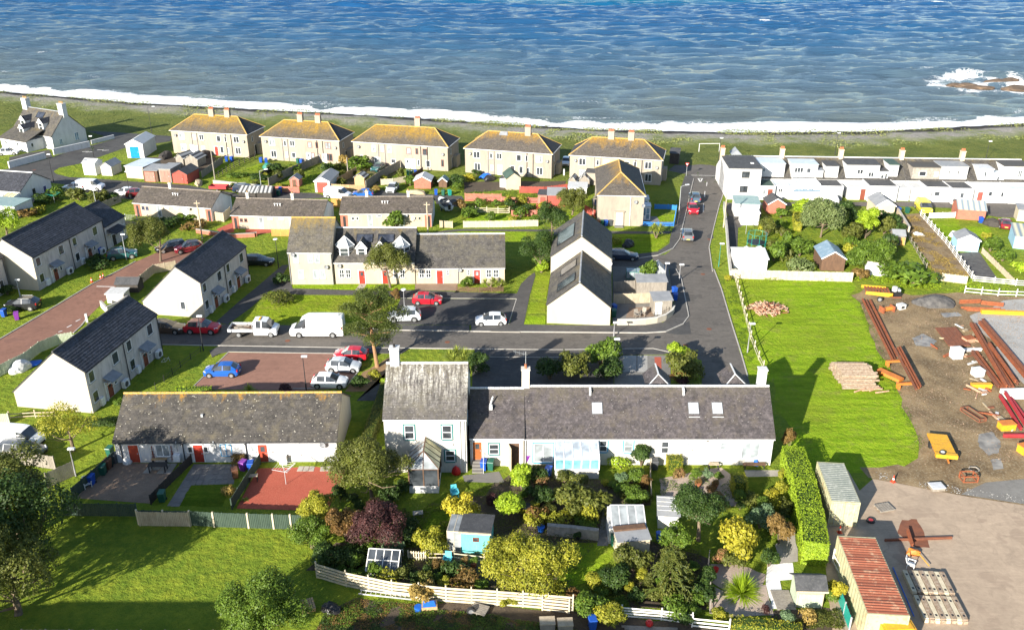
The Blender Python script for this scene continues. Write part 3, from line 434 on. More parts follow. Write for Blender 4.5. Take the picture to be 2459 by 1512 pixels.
def win_mesh(w,h,style,fm,fr=.07):
    def go():
        mb=MB(); d=-.055
        for a in ((0,0,fr,h),(w-fr,0,w,h),(fr,0,w-fr,fr),(fr,h-fr,w-fr,h)): mb.box(a[0],d,a[1],a[2],0,a[3])
        panes=[]
        if style=='2':
            mb.box(w/2-fr*.5,d,fr,w/2+fr*.5,0,h-fr); panes=[(fr,fr,w/2-fr*.5,h-fr),(w/2+fr*.5,fr,w-fr,h-fr)]
        elif style=='3':
            for k in (1,2): mb.box(w*k/3-fr*.4,d,fr,w*k/3+fr*.4,0,h-fr)
            panes=[(w*k/3+fr*.6,fr,w*(k+1)/3-fr*.6,h-fr) for k in range(3)]
        elif style=='s':
            mb.box(fr,d-.01,h*.5-fr*.4,w-fr,0,h*.5+fr*.4); panes=[(fr,fr,w-fr,h*.5-fr*.4),(fr,h*.5+fr*.4,w-fr,h-fr)]
        elif style=='4':
            mb.box(w/2-fr*.4,d,fr,w/2+fr*.4,0,h-fr); mb.box(fr,d-.004,h*.5-fr*.35,w-fr,-.001,h*.5+fr*.35)
            panes=[(x,z,x+w/2-fr*1.4,z+h/2-fr*1.35) for x in (fr,w/2+fr*.4) for z in (fr,h/2+fr*.35)]
        else: panes=[(fr,fr,w-fr,h-fr)]
        return mb.mesh('window',fm),[(MB().add([(p[0],-.018,p[1]),(p[2],-.018,p[1]),(p[2],-.018,p[3]),(p[0],-.018,p[3])],[(0,1,2,3)]),p) for p in panes]
    return cached(('w',w,h,style,fm),go)
class House:
    def __init__(s,name,label,A,B,dep,ze,zr,wall='cream',roof='slate_mid',cat='house',group=None,over=.18,verge=.1,zb=None,yr=None,ridge='ridge_tile',course=.27,hip=0,roof2=None,z0=0,flat=False,gw=None,L=None,rz=None):
        s.rz=ang(A,B) if rz is None else rz; s.L=L or dist(A,B); s.dep=dep; s.ze=ze; s.zr=zr; s.zb=ze if zb is None else zb; s.yr=dep/2 if yr is None else yr; s.z0=z0
        s.e=thing(name,label,cat,(A[0],A[1],z0),s.rz,group); s.over=over; L=s.L; s.hip=hip; s.roofmat=roof
        mb=MB()
        if flat: mb.box(0,0,-.2,L,dep,ze); mb.build('wall',wall,s.e); s.roofpart=None; s.flat(0,0,L,dep,ze,roof); return
        if hip: mb.box(0,0,-.2,L,dep,ze)
        else:
            pr=[(0,-.2),(dep,-.2),(dep,s.zb),(s.yr,zr-.05),(0,ze)]; gm=1 if gw else 0; n=5
            mb.add([(0,y,z) for y,z in pr]+[(L,y,z) for y,z in pr],[(1,6,7,2),(2,7,8,3),(3,8,9,4),(4,9,5,0)]); mb.add([(0,y,z) for y,z in pr],[(0,1,2,3,4)][::1],gm); mb.add([(L,y,z) for y,z in pr],[(4,3,2,1,0)],gm)
        mb.build('wall',[wall,gw] if gw else wall,s.e)
        rb=MB()
        if hip:
            o=over; a,b_,c,d=(-o,-o,ze),(L+o,-o,ze),(L+o,dep+o,ze),(-o,dep+o,ze); r0,r1=(hip,s.yr,zr),(L-hip,s.yr,zr)
            slope(rb,a,b_,r0,r1,course); slope(rb,c,d,r1,r0,course); slope(rb,b_,c,r1,r1,course,mi=1); slope(rb,d,a,r0,r0,course,mi=1)
            s.roofpart=rb.build('roof',[roof,roof2 or roof],s.e)
            rg=MB()
            for p,q in ((r0,r1),(a,r0),(b_,r1),(c,r1),(d,r0)): s.ridge_run(rg,p,q)
            rg.build('ridge_tiles',ridge,s.roofpart)
        else:
            k=(zr-ze)/s.yr; kb=(zr-s.zb)/(dep-s.yr); v=verge
            slope(rb,(-v,-over,ze-over*k+.06),(L+v,-over,ze-over*k+.06),(-v,s.yr,zr+.06),(L+v,s.yr,zr+.06),course)
            slope(rb,(L+v,dep+over,s.zb-over*kb+.06),(-v,dep+over,s.zb-over*kb+.06),(L+v,s.yr,zr+.06),(-v,s.yr,zr+.06),course)
            s.roofpart=rb.build('roof',roof,s.e); rg=MB(); s.ridge_run(rg,(-v,s.yr,zr+.09),(L+v,s.yr,zr+.09)); rg.build('ridge_tiles',ridge,s.roofpart)
    def ridge_run(s,mb,p,q):
        p,q=Vector(p),Vector(q); n=max(1,int((q-p).length/.45))
        for k in range(n):
            a=p.lerp(q,k/n); b=p.lerp(q,(k+.96)/n); mb.cyl(a+Vector((0,0,RR.uniform(-.012,.012))),b,.125,.118,6)
    def flat(s,x0,y0,x1,y1,z,mat,par=.12,pm_='white_render'):
        mb=MB(); mb.box(x0-.08,y0-.08,z,x1+.08,y1+.08,z+par); r=mb.build('roof',mat,s.e); return r
    def fr(s,face,u):
        L,d=s.L,s.dep
        return {'f':((u,0),0),'r':((L,u),math.pi/2),'b':((L-u,d),math.pi),'l':((0,d-u),-math.pi/2)}[face]
    def gutter(s,mat='pipe_white',back=False):
        k=(s.zr-s.ze)/s.yr; mb=MB(); z=s.ze-s.over*k-.02
        mb.cyl((-.05,-s.over-.03,z),(s.L+.05,-s.over-.03,z),.06,n=6); mb.build('gutter',mat,s.e)
    def win(s,face,u,z,w,h,style='1',fm='upvc',pane='pane',sill='kerb_stone',sur=None,off=0):
        (x,y),rz=s.fr(face,u); return window(s.e,x,y,z,rz,w,h,style,fm,pane,sill,sur,off)
    def door(s,face,u,w=.95,h=2.05,mat='paint_red',z=.05,glaze=None,frame='upvc',off=0):
        (x,y),rz=s.fr(face,u); mb=MB(); mb.box(0,-.035-off,0,w,0-off,h); d=mb.build('door',mat,s.e,(x,y,z),rz)
        fb=MB(); fb.box(-.08,-.06-off,0,-.002,-off,h+.08); fb.box(w+.002,-.06-off,0,w+.08,-off,h+.08); fb.box(-.002,-.06-off,h+.002,w+.002,-off,h+.08); fb.build('door_frame',frame,d)
        MB().box(w*.82,-.09-off,h*.48,w*.88,-.036-off,h*.54).build('handle','steel_galv',d)
        if glaze: MB().box(w*.28,-.045-off,h*.6,w*.72,-.036-off,h*.88).build('pane',glaze,d)
        return d
    def pipe(s,face,u,z1=None,mat='pipe_black',r=.05):
        (x,y),rz=s.fr(face,u); mb=MB(); mb.cyl((0,-.08,.05),(0,-.08,(z1 or s.ze)-.1),r,n=6); mb.build('downpipe',mat,s.e,(x,y,0),rz)
    def chimney(s,x,y,z0,z1,w=.75,d=.55,pots=2,mat='cream',pot='terracotta',ph=.45):
        mb=MB(); mb.box(x-w/2,y-d/2,z0,x+w/2,y+d/2,z1); mb.box(x-w/2-.07,y-d/2-.07,z1,x+w/2+.07,y+d/2+.07,z1+.12); c=mb.build('chimney',mat,s.e)
        for k in range(pots):
            px=x+(k-(pots-1)/2)*w/max(pots,1)*.95; pb=MB(); pb.cyl((px,y,z1+.12),(px,y,z1+.12+ph),.13,.10,8); pb.cyl((px,y,z1+.12+ph-.06),(px,y,z1+.12+ph),.13,.13,8); pb.build('chimney_pot',pot,c)
        return c
    def onroof(s,x,t,w,h,name,mat,frame=None,th=.09,lift=.05,panes=1,sub='pane'):
        """a panel or roof window lying on the near slope: x along, t up the slope (0..1)"""
        k=math.atan2(s.zr-s.ze,s.yr); S=s.yr/math.cos(k); o=thing_part(name,s.e,(x,S*t*math.cos(k),s.ze+.06+S*t*math.sin(k)),k)
        mb=MB(); f=.07
        if frame:
            for a in ((0,0,w,f),(0,h-f,w,h),(0,f,f,h-f),(w-f,f,w,h-f)): mb.box(a[0],a[1],lift,a[2],a[3],lift+th)
            o.data=mb.mesh(name,frame)
            for q in range(panes): MB().box(f+(w-2*f)*q/panes+.012,f,lift,f+(w-2*f)*(q+1)/panes-.012,h-f,lift+th-.025).build(sub,mat,o)
        return o
    def dormer(s,x,w,y0,z0,zw,zr,wall='white_render',roof='slate_mid',front='s',bay=False,frame='upvc'):
        """gabled dormer: face at y0, sill height z0, wall head zw, ridge zr"""
        k=(s.zr-s.ze)/s.yr; yb=min(s.yr,(zr-s.ze)/k); yw=min(s.yr,(zw-s.ze)/k); e=thing_part('dormer',s.e,(x,0,0),0)
        mb=MB(); mb.add([(0,y0,z0),(w,y0,z0),(w,y0,zw),(w/2,y0,zr-.06),(0,y0,zw),(0,yw+.3,zw),(w,yw+.3,zw),(0,y0+.6,z0),(w,y0+.6,z0),(w/2,yb,zr-.06)],[(0,1,2,3,4),(0,4,5,7),(1,8,6,2)]); e.data=mb.mesh('dormer',wall)
        rb=MB(); o=.12
        slope(rb,(-o,y0-.1,zw-.08),(-o,yw+.1,zw-.08),(w/2,y0-.1,zr),(w/2,yb,zr),.25); slope(rb,(w+o,yw+.1,zw-.08),(w+o,y0-.1,zw-.08),(w/2,yb,zr),(w/2,y0-.1,zr),.25)
        rb.build('dormer_roof',roof,e)
        bb=MB(); bb.bar((-o,y0-.14,zw-.1),(w/2,y0-.14,zr+.02),.06,.14); bb.bar((w/2,y0-.14,zr+.02),(w+o,y0-.14,zw-.1),.06,.14); bb.build('bargeboard','upvc',e)
        window(e,w*.14,y0,z0+.12,0,w*.72,zw-z0-.2,front,frame,'pane','upvc')
        return e
    def bay_dormer(s,x,w,y0,z0,zw,zr,roof='poly_grey'):
        """canted bay dormer under a pointed glazed roof"""
        k=(s.zr-s.ze)/s.yr; yb=min(s.yr,(zr-s.ze)/k); e=thing_part('bay_dormer',s.e,(x,0,0),0); c=w*.26
        P=[(0,y0+c*1.3),(c,y0),(w-c,y0),(w,y0+c*1.3)]; bk=[(w,y0+2.6),(0,y0+2.6)]; mb=MB(); mb.prism(P+bk,z0,zw); e.data=mb.mesh('bay_dormer','upvc')
        ap=(w/2,y0+c*1.5,zr); Q=[(-.12,y0+c*1.3,zw),(c-.06,y0-.14,zw),(w-c+.06,y0-.14,zw),(w+.12,y0+c*1.3,zw)]
        for i in range(3): MB().add([Q[i],Q[i+1],ap],[(0,1,2)]).build('glass_panel',roof,e)
        fb=MB()
        for q in Q: fb.bar(q,ap,.09,.09)
        for a,b_ in zip(Q,Q[1:]): fb.bar(a,b_,.1,.12)
        fb.build('glazing_bars','upvc',e)
        rb=MB(); yw=min(s.yr,(zw-s.ze)/k)
        slope(rb,(-.1,y0+c*1.5,zw),(-.1,yw+.2,zw),ap,(w/2,yb,zr),.25); slope(rb,(w+.1,yw+.2,zw),(w+.1,y0+c*1.5,zw),(w/2,yb,zr),ap,.25); rb.build('dormer_roof','slate_mid',e)
        for i in range(3):
            a,b_=P[i],P[i+1]; Lw=dist(a,b_); window(e,a[0],a[1],z0+.15,ang(a,b_),Lw,zw-z0-.3,'s' if i!=1 else 's','upvc','pane',None)
        return e
    def lump(s,part,mat,fn):
        mb=MB(); fn(mb); return mb.build(part,mat,s.e)
    def dish(s,face,u,z,mat='felt_grey'):
        (x,y),rz=s.fr(face,u); mb=MB(); mb.bar((0,-.0,0),(0,-.28,.05),.04,.04); n=10
        for k in range(n):
            a,b_=6.283*k/n,6.283*(k+1)/n; mb.add([(0,-.26,.1),(.3*math.cos(a),-.36,.1+.33*math.sin(a)),(.3*math.cos(b_),-.36,.1+.33*math.sin(b_))],[(0,1,2)])
        mb.bar((0,-.3,-.15),(0,-.62,.05),.03,.03); mb.build('satellite_dish',mat,s.e,(x,y,z),rz)
    def heatpump(s,face,u):
        (x,y),rz=s.fr(face,u); mb=MB(); mb.box(0,-.62,.1,1.0,-.22,.95); o=mb.build('heat_pump','upvc',s.e,(x,y,0),rz)
        fb=MB(); fb.cyl((.4,-.625,.52),(.4,-.65,.52),.33,n=14); fb.build('fan_grille','felt_dark',o)
        MB().box(.05,-.6,0,.15,-.25,.1).box(.85,-.6,0,.95,-.25,.1).build('feet','felt_grey',o)
    def canopy(s,face,u,w=1.7,z=2.35,d=.95,mat='tile_dark'):
        (x,y),rz=s.fr(face,u); rb=MB(); slope(rb,(0,-d,z),(w,-d,z),(0,0,z+.5),(w,0,z+.5),.3); o=rb.build('porch_canopy',mat,s.e,(x,y,0),rz)
        MB().bar((.08,-.02,z-.7),(.08,-d*.75,z+.02),.07,.07).bar((w-.08,-.02,z-.7),(w-.08,-d*.75,z+.02),.07,.07).box(0,-d+.02,z-.12,w,-.01,z-.1).build('bracket','upvc',o)
def thing_part(name,parent,loc,rx):
    o=bpy.data.objects.new(name,bpy.data.meshes.new(name)); COL.objects.link(o); o.parent=parent; o.location=loc; o.rotation_euler=(rx,0,0); return o
def window(parent,x,y,z,rz,w,h,style='1',fm='upvc',pane='pane',sill='kerb_stone',sur=None,off=0):
    me,panes=win_mesh(round(w,2),round(h,2),style,fm); 
    top=parent.parent is None
    o=obj('window',me,parent,(x,y,z),rz)
    if off: o.location=(x+math.sin(rz)*off,y-math.cos(rz)*off,z)
    if not top: 
        bm=bmesh.new(); bm.from_mesh(me); 
        for mb,p in panes: bm.faces.new([bm.verts.new(v) for v in mb.v]).material_index=1
        me2=bpy.data.meshes.new('window'); bm.to_mesh(me2); bm.free(); me2.materials.append(M(fm)); me2.materials.append(M(pane)); o.data=me2; return o
    for mb,p in panes: obj('pane',cached(('p',round(w,2),round(h,2),style,p,pane),lambda:mb.mesh('pane',pane)),o)
    if sill: obj('sill',cached(('s',round(w,2),sill),lambda:MB().box(-.06,-.12,-.07,w+.06,0,-.002).mesh('sill',sill)),o)
    if sur: 
        k=.13; obj('surround',cached(('su',round(w,2),round(h,2),sur),lambda:MB().box(-k,-.03,-k,0,0,h+k).box(w,-.03,-k,w+k,0,h+k).box(0,-.031,h,w,0,h+k).box(0,-.14,-k,w,0,-.003).mesh('surround',sur)),o)
    return o
def pol(p,a,d): return (p[0]+d*math.cos(a),p[1]+d*math.sin(a))
# ================================================================ HOUSES
EL,ER=(1.22,72.4),(25.05,72.4)
h=House('row_cottage','long white single storey row with purple grey slate roof and three skylights','' or (EL[0],EL[1]+.18),(ER[0]-.05,EL[1]+.18),7.6,3.15,6.5,'warm_white','slate_main',ridge='lead_white'); ROW=h
h.gutter('pipe_white')
MX=lambda x:(x-105)/1857*h.L
for x in (612,1338,1517): h.onroof(MX(x),.44,1.0,1.15,'skylight','skylight_glass','lead_grey')
for x in (1338,1517): h.lump('flashing_apron','lead_white',lambda mb:mb.bar((MX(x)-.02,1.42,4.53),(MX(x)+1.06,1.42,4.53),.12,.03))
for x in (600,1308): h.lump('ridge_vent','lead_white',lambda mb:mb.box(MX(x)-.06,h.yr-.75,5.9,MX(x)+.12,h.yr-.5,6.5).box(MX(x)-.06,h.yr-.5,6.3,MX(x)+.12,h.yr-.1,6.6))
h.win('f',MX(172),.35,1.85,2.1,'2',sur='paint_sky',pane='pane_pale',sill=None)
h.win('f',MX(663),1.55,.75,1.25,'s',sur='paint_sky'); h.win('f',MX(848),1.45,.85,1.4,'s',sur='paint_sky',pane='pane_pale')
h.win('f',MX(1125),1.35,.75,1.35,'s',pane='pane'); h.door('f',MX(1470),.62,2.1,'upvc',frame='upvc'); h.win('f',MX(1315),1.75,.55,.85,'s',pane='pane_pale'); h.win('f',MX(1565),1.75,.65,.85,'s',pane='pane_pale'); h.win('f',MX(1728),.75,1.75,1.85,'2',pane='pane_pale')
h.pipe('f',.1,mat='pipe_grey'); h.pipe('f',h.L-.1,mat='pipe_white')
h.lump('wall_lamp','paint_dark',lambda mb:mb.box(MX(1460),-.12,2.75,MX(1475),0,2.9))
h.chimney(.1,3.9,5.7,8.4,.75,.6,1,'warm_white','terracotta'); h.chimney(h.L-.5,4.6,5.2,8.0,.75,.7,0,'white_render')
for x in (1148,1745):   # the hipped tops of the two front dormers showing over the ridge
    u=MX(x); y0=h.yr+.9; h.lump('dormer_roof','slate_main',lambda mb:(slope(mb,(u-1.25,y0+.2,5.75),(u+1.25,y0+.2,5.75),(u,y0+1.1,6.75),(u,y0+1.1,6.75),.27),slope(mb,(u-1.25,y0+3.4,5.6),(u-1.25,y0+.2,5.75),(u,y0+3.4,6.75),(u,y0+1.1,6.75),.27),slope(mb,(u+1.25,y0+.2,5.75),(u+1.25,y0+3.4,5.6),(u,y0+1.1,6.75),(u,y0+3.4,6.75),.27)))
    h.lump('dormer_flashing','lead_white',lambda mb:mb.bar((u,y0+1.1,6.8),(u,y0+3.4,6.8),.14,.05).bar((u-1.28,y0+.15,5.78),(u,y0+1.1,6.82),.1,.05).bar((u+1.28,y0+.15,5.78),(u,y0+1.1,6.82),.1,.05))
a=h.lump('tv_aerial','steel_galv',lambda mb:mb.cyl((.1,3.9,8.6),(.1,3.9,10.3),.025,n=5).bar((-1.1,3.6,10.5),(.25,4.0,9.9),.03,.03).bar((-.9,3.2,10.42),(-.9,4.0,10.42),.02,.02).bar((-.5,3.3,10.25),(-.5,4.1,10.25),.02,.02).bar((-.1,3.4,10.1),(-.1,4.3,10.1),.02,.02))
def leanto(hs,x0,x1,d,zl,zh,plinth,roof='poly_roof',frame='upvc',pane='pane_aqua',wall='warm_white',nb=5,label=None):
    e=thing_part('lean_to',hs.e,(x0,0,0),0); w=x1-x0; e.data=MB().box(0,-d,-.1,w,-.002,plinth).mesh('lean_to',wall); n=nb
    for k in range(n): 
        MB().box(w*k/n+.05,-d+.04,plinth+.06,w*(k+1)/n-.05,-d+.06,zl-.12).build('pane',pane,e)
        MB().add([(w*k/n+.03,-d-.1,zl+.02),(w*(k+1)/n-.03,-d-.1,zl+.02),(w*(k+1)/n-.03,0,zh),(w*k/n+.03,0,zh)],[(0,1,2,3)]).build('roof_panel',roof,e)
    fb=MB()
    for k in range(n+1): fb.box(w*k/n-.05,-d,plinth,w*k/n+.05,-d+.1,zl); fb.bar((w*k/n,-d-.1,zl+.03),(w*k/n,-.02,zh+.01),.06,.06)
    fb.box(-.05,-d-.02,zl-.1,w+.05,-d+.1,zl); fb.box(-.05,-d-.02,plinth,w+.05,-d+.1,plinth+.1); fb.box(0,-d-.13,zl-.02,w,-d-.05,zl+.08)
    for sx in (0,w): fb.add([(sx,-d,plinth),(sx,-.002,plinth),(sx,-.002,zh-.05),(sx,-d,zl-.05)],[(0,1,2,3)])
    fb.build('frame',frame,e); return e
leanto(h,MX(325),MX(648),2.3,2.25,2.95,1.0,nb=5)
L3=House('link_cottage','low slate roofed link with open pend between the tall house and the long row',(-4,72.42),(1.1,72.42),7.6,3.3,6.35,'warm_white','slate_main',ridge='lead_white'); h=L3; LX=lambda x:(x-1385)/397*h.L
h.gutter('pipe_white'); h.door('f',LX(1405),.85,2.0,'paint_orange_brown',.75,'pane',off=0); h.win('f',LX(1525),1.35,.95,1.15,'s',sur='paint_teal')
h.lump('pend_opening','wood_brown',lambda mb:mb.box(LX(1668),-.012,0,LX(1752),0,2.6)); h.lump('pend_door','beige_block',lambda mb:mb.bar((LX(1668),-.02,1.3),(LX(1690),-1.0,1.3),.06,2.6)); h.lump('pend_frame','upvc',lambda mb:mb.box(LX(1655),-.06,0,LX(1667),0,2.7).box(LX(1753),-.06,0,LX(1763),0,2.7).box(LX(1667),-.06,2.6,LX(1753),0,2.7))
h.lump('steps','slab_grey',lambda mb:[mb.box(LX(1400),-.35-.3*k,-.05,LX(1480),-.0-.3*k if k else 0,.72-.18*k) for k in range(4)]); h.lump('handrail','pipe_white',lambda mb:mb.cyl((LX(1485),-1.3,.9),(LX(1485),-.1,1.6),.025,n=5).cyl((LX(1485),-1.3,0),(LX(1485),-1.3,.9),.025,n=5).cyl((LX(1485),-.15,.6),(LX(1485),-.15,1.55),.025,n=5))
h.lump('flue','lead_white',lambda mb:mb.box(LX(1525),1.9,5.1,LX(1550),2.3,5.5).bar((LX(1530),2.2,5.3),(LX(1555),2.6,6.2),.12,.12))
T=House('tall_house','tall white two storey house with streaked slate roof and green window surrounds',(-11.93,71.34),(-4.28,71.34),8.9,5.95,9.35,'warm_white','slate_tall',ridge='lead_white',over=.12); h=T; TX=lambda x:(x-772)/593*h.L
h.gutter('pipe_white')
for x in (918,1190): h.win('f',TX(x),3.75,.92,1.5,'s',sur='paint_teal')
h.win('f',TX(1208),1.3,.92,1.2,'s',sur='paint_teal'); h.win('r',2.2,4.0,.8,1.1,'s',sur='paint_teal')
h.pipe('f',TX(1320),mat='pipe_white'); h.pipe('f',TX(1350),mat='pipe_white'); h.chimney(.75,4.5,8.7,11.0,.85,.7,1,'white_render','paint_dark',.25)
h.lump('wall_bracket_lamp','upvc',lambda mb:mb.box(TX(1225),-.15,3.1,TX(1265),0,3.25))
def timber_conservatory():
    e=thing_part('conservatory',h.e,(TX(965),0,0),0); w,d,zl,zr=2.7,3.3,2.7,3.95; e.data=MB().box(0,-d,-.1,w,-.002,.75).mesh('conservatory','white_render')
    fb=MB()
    for x in (0,w*.5,w): fb.box(x-.05,-d,.75,x+.05,-d+.1,zl)
    for y in (-d*.66,-d*.33,-.1): fb.box(w-.05,y,.75,w+.05,y+.1,zl); fb.box(-.05,y,.75,.05,y+.1,zl)
    fb.box(-.08,-d-.05,zl-.12,w+.08,-d+.1,zl); fb.box(-.08,-d,zl-.12,.05,0,zl); fb.box(w-.05,-d,zl-.12,w+.08,0,zl); ap=(w/2,-d+1.0,zr); ap2=(w/2,-.02,zr)
    for q in ((-.1,-d-.1,zl),(w+.1,-d-.1,zl),(-.1,-d+1,zl),(w+.1,-d+1,zl),(w/2,-d-.1,zl)): fb.bar(q,ap,.07,.07)
    fb.bar(ap,ap2,.1,.08)
    for y in (-1.5,-.7): fb.bar((w+.1,y,zl),(w/2,y,zr),.06,.06); fb.bar((-.1,y,zl),(w/2,y,zr),.06,.06)
    fb.build('frame','wood_brown',e)
    for tri in (((-.1,-d-.1,zl),(w/2,-d-.1,zl),ap),((w/2,-d-.1,zl),(w+.1,-d-.1,zl),ap)): MB().add(tri,[(0,1,2)]).build('roof_panel','poly_grey',e)
    for s_ in (-.1,w+.1):
        ys=[-d-.1,-d+1,-1.5,-.7,0]
        for a_,b_ in zip(ys,ys[1:]):
            t0=ap if a_<-d+.5 else (w/2,a_,zr); MB().add([(s_,a_,zl),(s_,b_,zl),(w/2,b_,zr),t0],[(0,1,2,3)]).build('roof_panel','poly_cream' if s_>0 else 'poly_grey',e)
    MB().box(.05,-d+.04,.75,w*.5-.05,-d+.06,zl-.12).build('pane','pane',e); MB().box(w*.5+.05,-d+.04,.75,w-.05,-d+.06,zl-.12).build('pane','pane',e); MB().box(w-.03,-d+.1,.75,w-.01,-.1,zl-.12).build('pane','pane',e); MB().box(.01,-d+.1,.75,.03,-.1,zl-.12).build('pane','pane',e)
timber_conservatory()
h=House('cottage_row','low white cottage row with dark speckled roof and orange lichen ridge',(-38.26,72.96),(-16.92,73.15),8.4,2.45,5.25,'white_render','slate_row',ridge='lichen_ridge',gw='ivory_gable'); KX=lambda x:(x-680)/(2170-680)*h.L
h.gutter('felt_dark')
h.door('f',KX(768),.95,1.95,'paint_brick_red'); h.door('f',KX(1205),.9,1.95,'paint_red'); h.door('f',KX(1638),.9,1.95,'paint_brick_red',glaze='pane')
h.win('f',KX(1165),1.1,.5,.75,'1'); h.win('f',KX(1270),1.1,.5,.75,'1'); h.win('f',KX(1385),.7,1.1,1.35,'2',pane='curtain',fm='paint_sky'); h.win('f',KX(950),.7,1.35,1.35,'2',pane='pane_pale'); h.win('f',KX(1590),1.15,.45,.75,'1',pane='pane_pale'); h.win('f',KX(1705),1.2,.4,.7,'1',pane='pane_pale'); h.win('f',KX(1822),.85,1.45,1.3,'2',pane='curtain')
for x in (720,1138,1560): h.pipe('f',KX(x),mat='pipe_black'); h.lump('bargeboard','felt_dark',lambda mb:mb.bar((KX(x),-.32,2.3),(KX(x)+.25,-.55,2.6),.05,.05).bar((KX(x),-.05,2.2),(KX(x),-.6,2.35),.06,.06))
for x in (1100,1350): h.lump('vent_pipes','steel_galv',lambda mb:mb.cyl((KX(x),-.2,1.4),(KX(x),-.2,2.5),.06,n=6).cyl((KX(x)-.25,-.12,1.8),(KX(x)-.25,-.12,2.35),.05,n=6).bar((KX(x)-.3,-.15,2.1),(KX(x)+.15,-.15,2.2),.07,.07))
h.dish('f',KX(2080),2.0); h.lump('ac_box','upvc',lambda mb:mb.box(KX(1070),-.5,.4,KX(1115),-.05,1.1)); h.lump('oil_box','upvc',lambda mb:mb.box(KX(1780),-.5,0,KX(1830),-.04,.95)); h.lump('roof_cowl','steel_galv',lambda mb:mb.box(KX(1235),2.0,3.85,KX(1250),2.2,4.15))
for x in (915,1045): h.lump('trellis','paint_brown',lambda mb:[mb.bar((KX(x+k*8),-.06,.2),(KX(x)+.0+.12*k-.15*(k-1.5),-.06,1.9),.025,.025) for k in range(4)]+[mb.bar((KX(x),-.06,.4+.3*k),(KX(x)+.35,-.06,.4+.3*k),.02,.02) for k in range(5)])
def harled(A,L,label,zr=7.0,dep=8.9,yr=3.1,zb=1.9,gable_win=False,n=2,cant=True,rz=R(81)):
    B=pol(A,rz,L); h=House('harled_house',label,A,B,dep,5.0,zr,'grey_harl','tile_dark',zb=zb,yr=yr,over=.15,ridge='felt_dark',course=.32,gw='ivory_gable',group='pale harled houses with dark tiled roofs on the left',verge=.06); h.gutter('pipe_black')
    for k in range(n):
        o=k*L/n; f=L/n
        h.win('f',o+f*.06,3.3,1.0,1.3,'1'); h.win('f',o+f*.06,.9,1.0,1.3,'1'); h.win('f',o+f*.66,3.15,1.2,1.4,'1'); 
        h.door('f',o+f*.42,.95,2.05,'paint_brown',glaze='pane'); h.canopy('f',o+f*.36,2.0,2.35,1.1,'lead_grey'); h.heatpump('f',o+f*.72); h.pipe('f',o+f-.12); h.win('f',o+f*.6,1.0,.5,.9,'1')
        h.lump('side_panel','upvc',lambda mb:mb.box(o+f*.36,-.14,0,o+f*.375,0,2.3)); h.lump('meter_box','upvc',lambda mb:mb.box(o+f*.18,-.35,.15,o+f*.26,-.01,1.05))
    if gable_win: h.win('l',dep*.62,1.0,.75,1.2,'1')
    return h
F1=harled((-44.58,82.2),14.6,'pale harled house nearest the white van with its blank ivory gable to the lawn')
F2=harled((-40.11,106.16),13.8,'pale harled house with one small window in its ivory gable behind the red crossover',gable_win=True,dep=8.5)
F3=harled((-66.11,115.2),16.5,'long pale harled house with dark roof at upper left beside the brick road',zr=7.4,dep=9.6,yr=4.0,rz=R(80))
w=House('harled_annex','low harled annexe stepping down at the far end of the long pale house',pol(pol((-66.11,115.2),R(80),16.6),R(170),.0),pol((-66.11,115.2),R(80),22.2),8,3.7,5.9,'grey_harl','tile_dark',over=.15,ridge='felt_dark',course=.32,yr=4); w.gutter('pipe_black'); w.canopy('f',.5,3.2,2.5,1.6); w.door('f',1.5,.95,2.05,'paint_dark'); w.win('f',4.3,.9,.45,1.7,'1',pane='pane_blue'); w.win('f',5.0,.9,.3,1.7,'1',pane='pane_blue')
w=House('harled_house','sliver of another pale harled house at the left edge',pol((-70.29,115.48),R(80),-14),(-70.29,115.48),8.5,5.0,7.2,'grey_harl','tile_dark',zb=2.2,yr=3.4,over=.15,ridge='felt_dark',course=.32,group='pale harled houses with dark tiled roofs on the left'); w.gutter('pipe_black'); w.win('f',12,3.3,.9,1.2,'1',pane='pane_blue'); w.win('f',12.2,.9,.8,1.15,'1'); w.pipe('f',13.8); w.canopy('f',9.5); w.door('f',10,.95,2.05,'paint_brown')
h=House('terrace_house','cream two storey house with yellow lichened roof at the left of the middle terrace',(-31.43,117.49),(-25.28,117.4),9,4.9,8.5,'cream','slate_mid_yellow',over=.12,yr=4.2,ridge='lichen_ridge'); h.gutter(); f=h.L/335
for x in (590,700,752): h.win('f',(x-548)*f,3.3,.7,1.25,'1',pane='pane_pale')
for x in (615,730,780): h.win('f',(x-548)*f,.95,.75,1.25,'1',pane='pane_pale')
h.dish('f',.75,4.55); h.dish('f',5.3,2.7); h.pipe('f',.08,mat='pipe_grey'); h.pipe('f',h.L-.1,mat='pipe_grey')
h=House('terrace_house','cream cottage with white bay dormers and two solar panels behind the round tree',(-25.14,117.68),(-13.76,117.68),9,3.3,6.9,'cream','slate_mid',over=.12,yr=4.2,ridge='lead_white',group=None); h.gutter(); f=h.L/615
for x in (1050,1215): h.onroof((x-890)*f,.56,2.35,1.35,'solar_panel','solar','plastic_black',panes=2,sub='solar_cell_panel')
h.bay_dormer((900-890)*f,2.55,.75,3.75,5.3,6.6); h.bay_dormer((1330-890)*f,2.45,.75,3.75,5.3,6.6); h.dormer((1060-890)*f,1.45,.9,3.9,5.15,6.1); h.dormer((1205-890)*f,1.45,.9,3.9,5.15,6.1)
for x in (925,975): h.win('f',(x-890)*f,.95,.72,1.25,'4')
for x in (1340,1390): h.win('f',(x-890)*f,.95,.72,1.25,'4')
h.door('f',(1075-890)*f,.85,2.0,'paint_red',glaze='pane'); h.door('f',(1255-890)*f,.85,2.0,'paint_red',glaze='pane'); h.dish('f',.8,2.75)
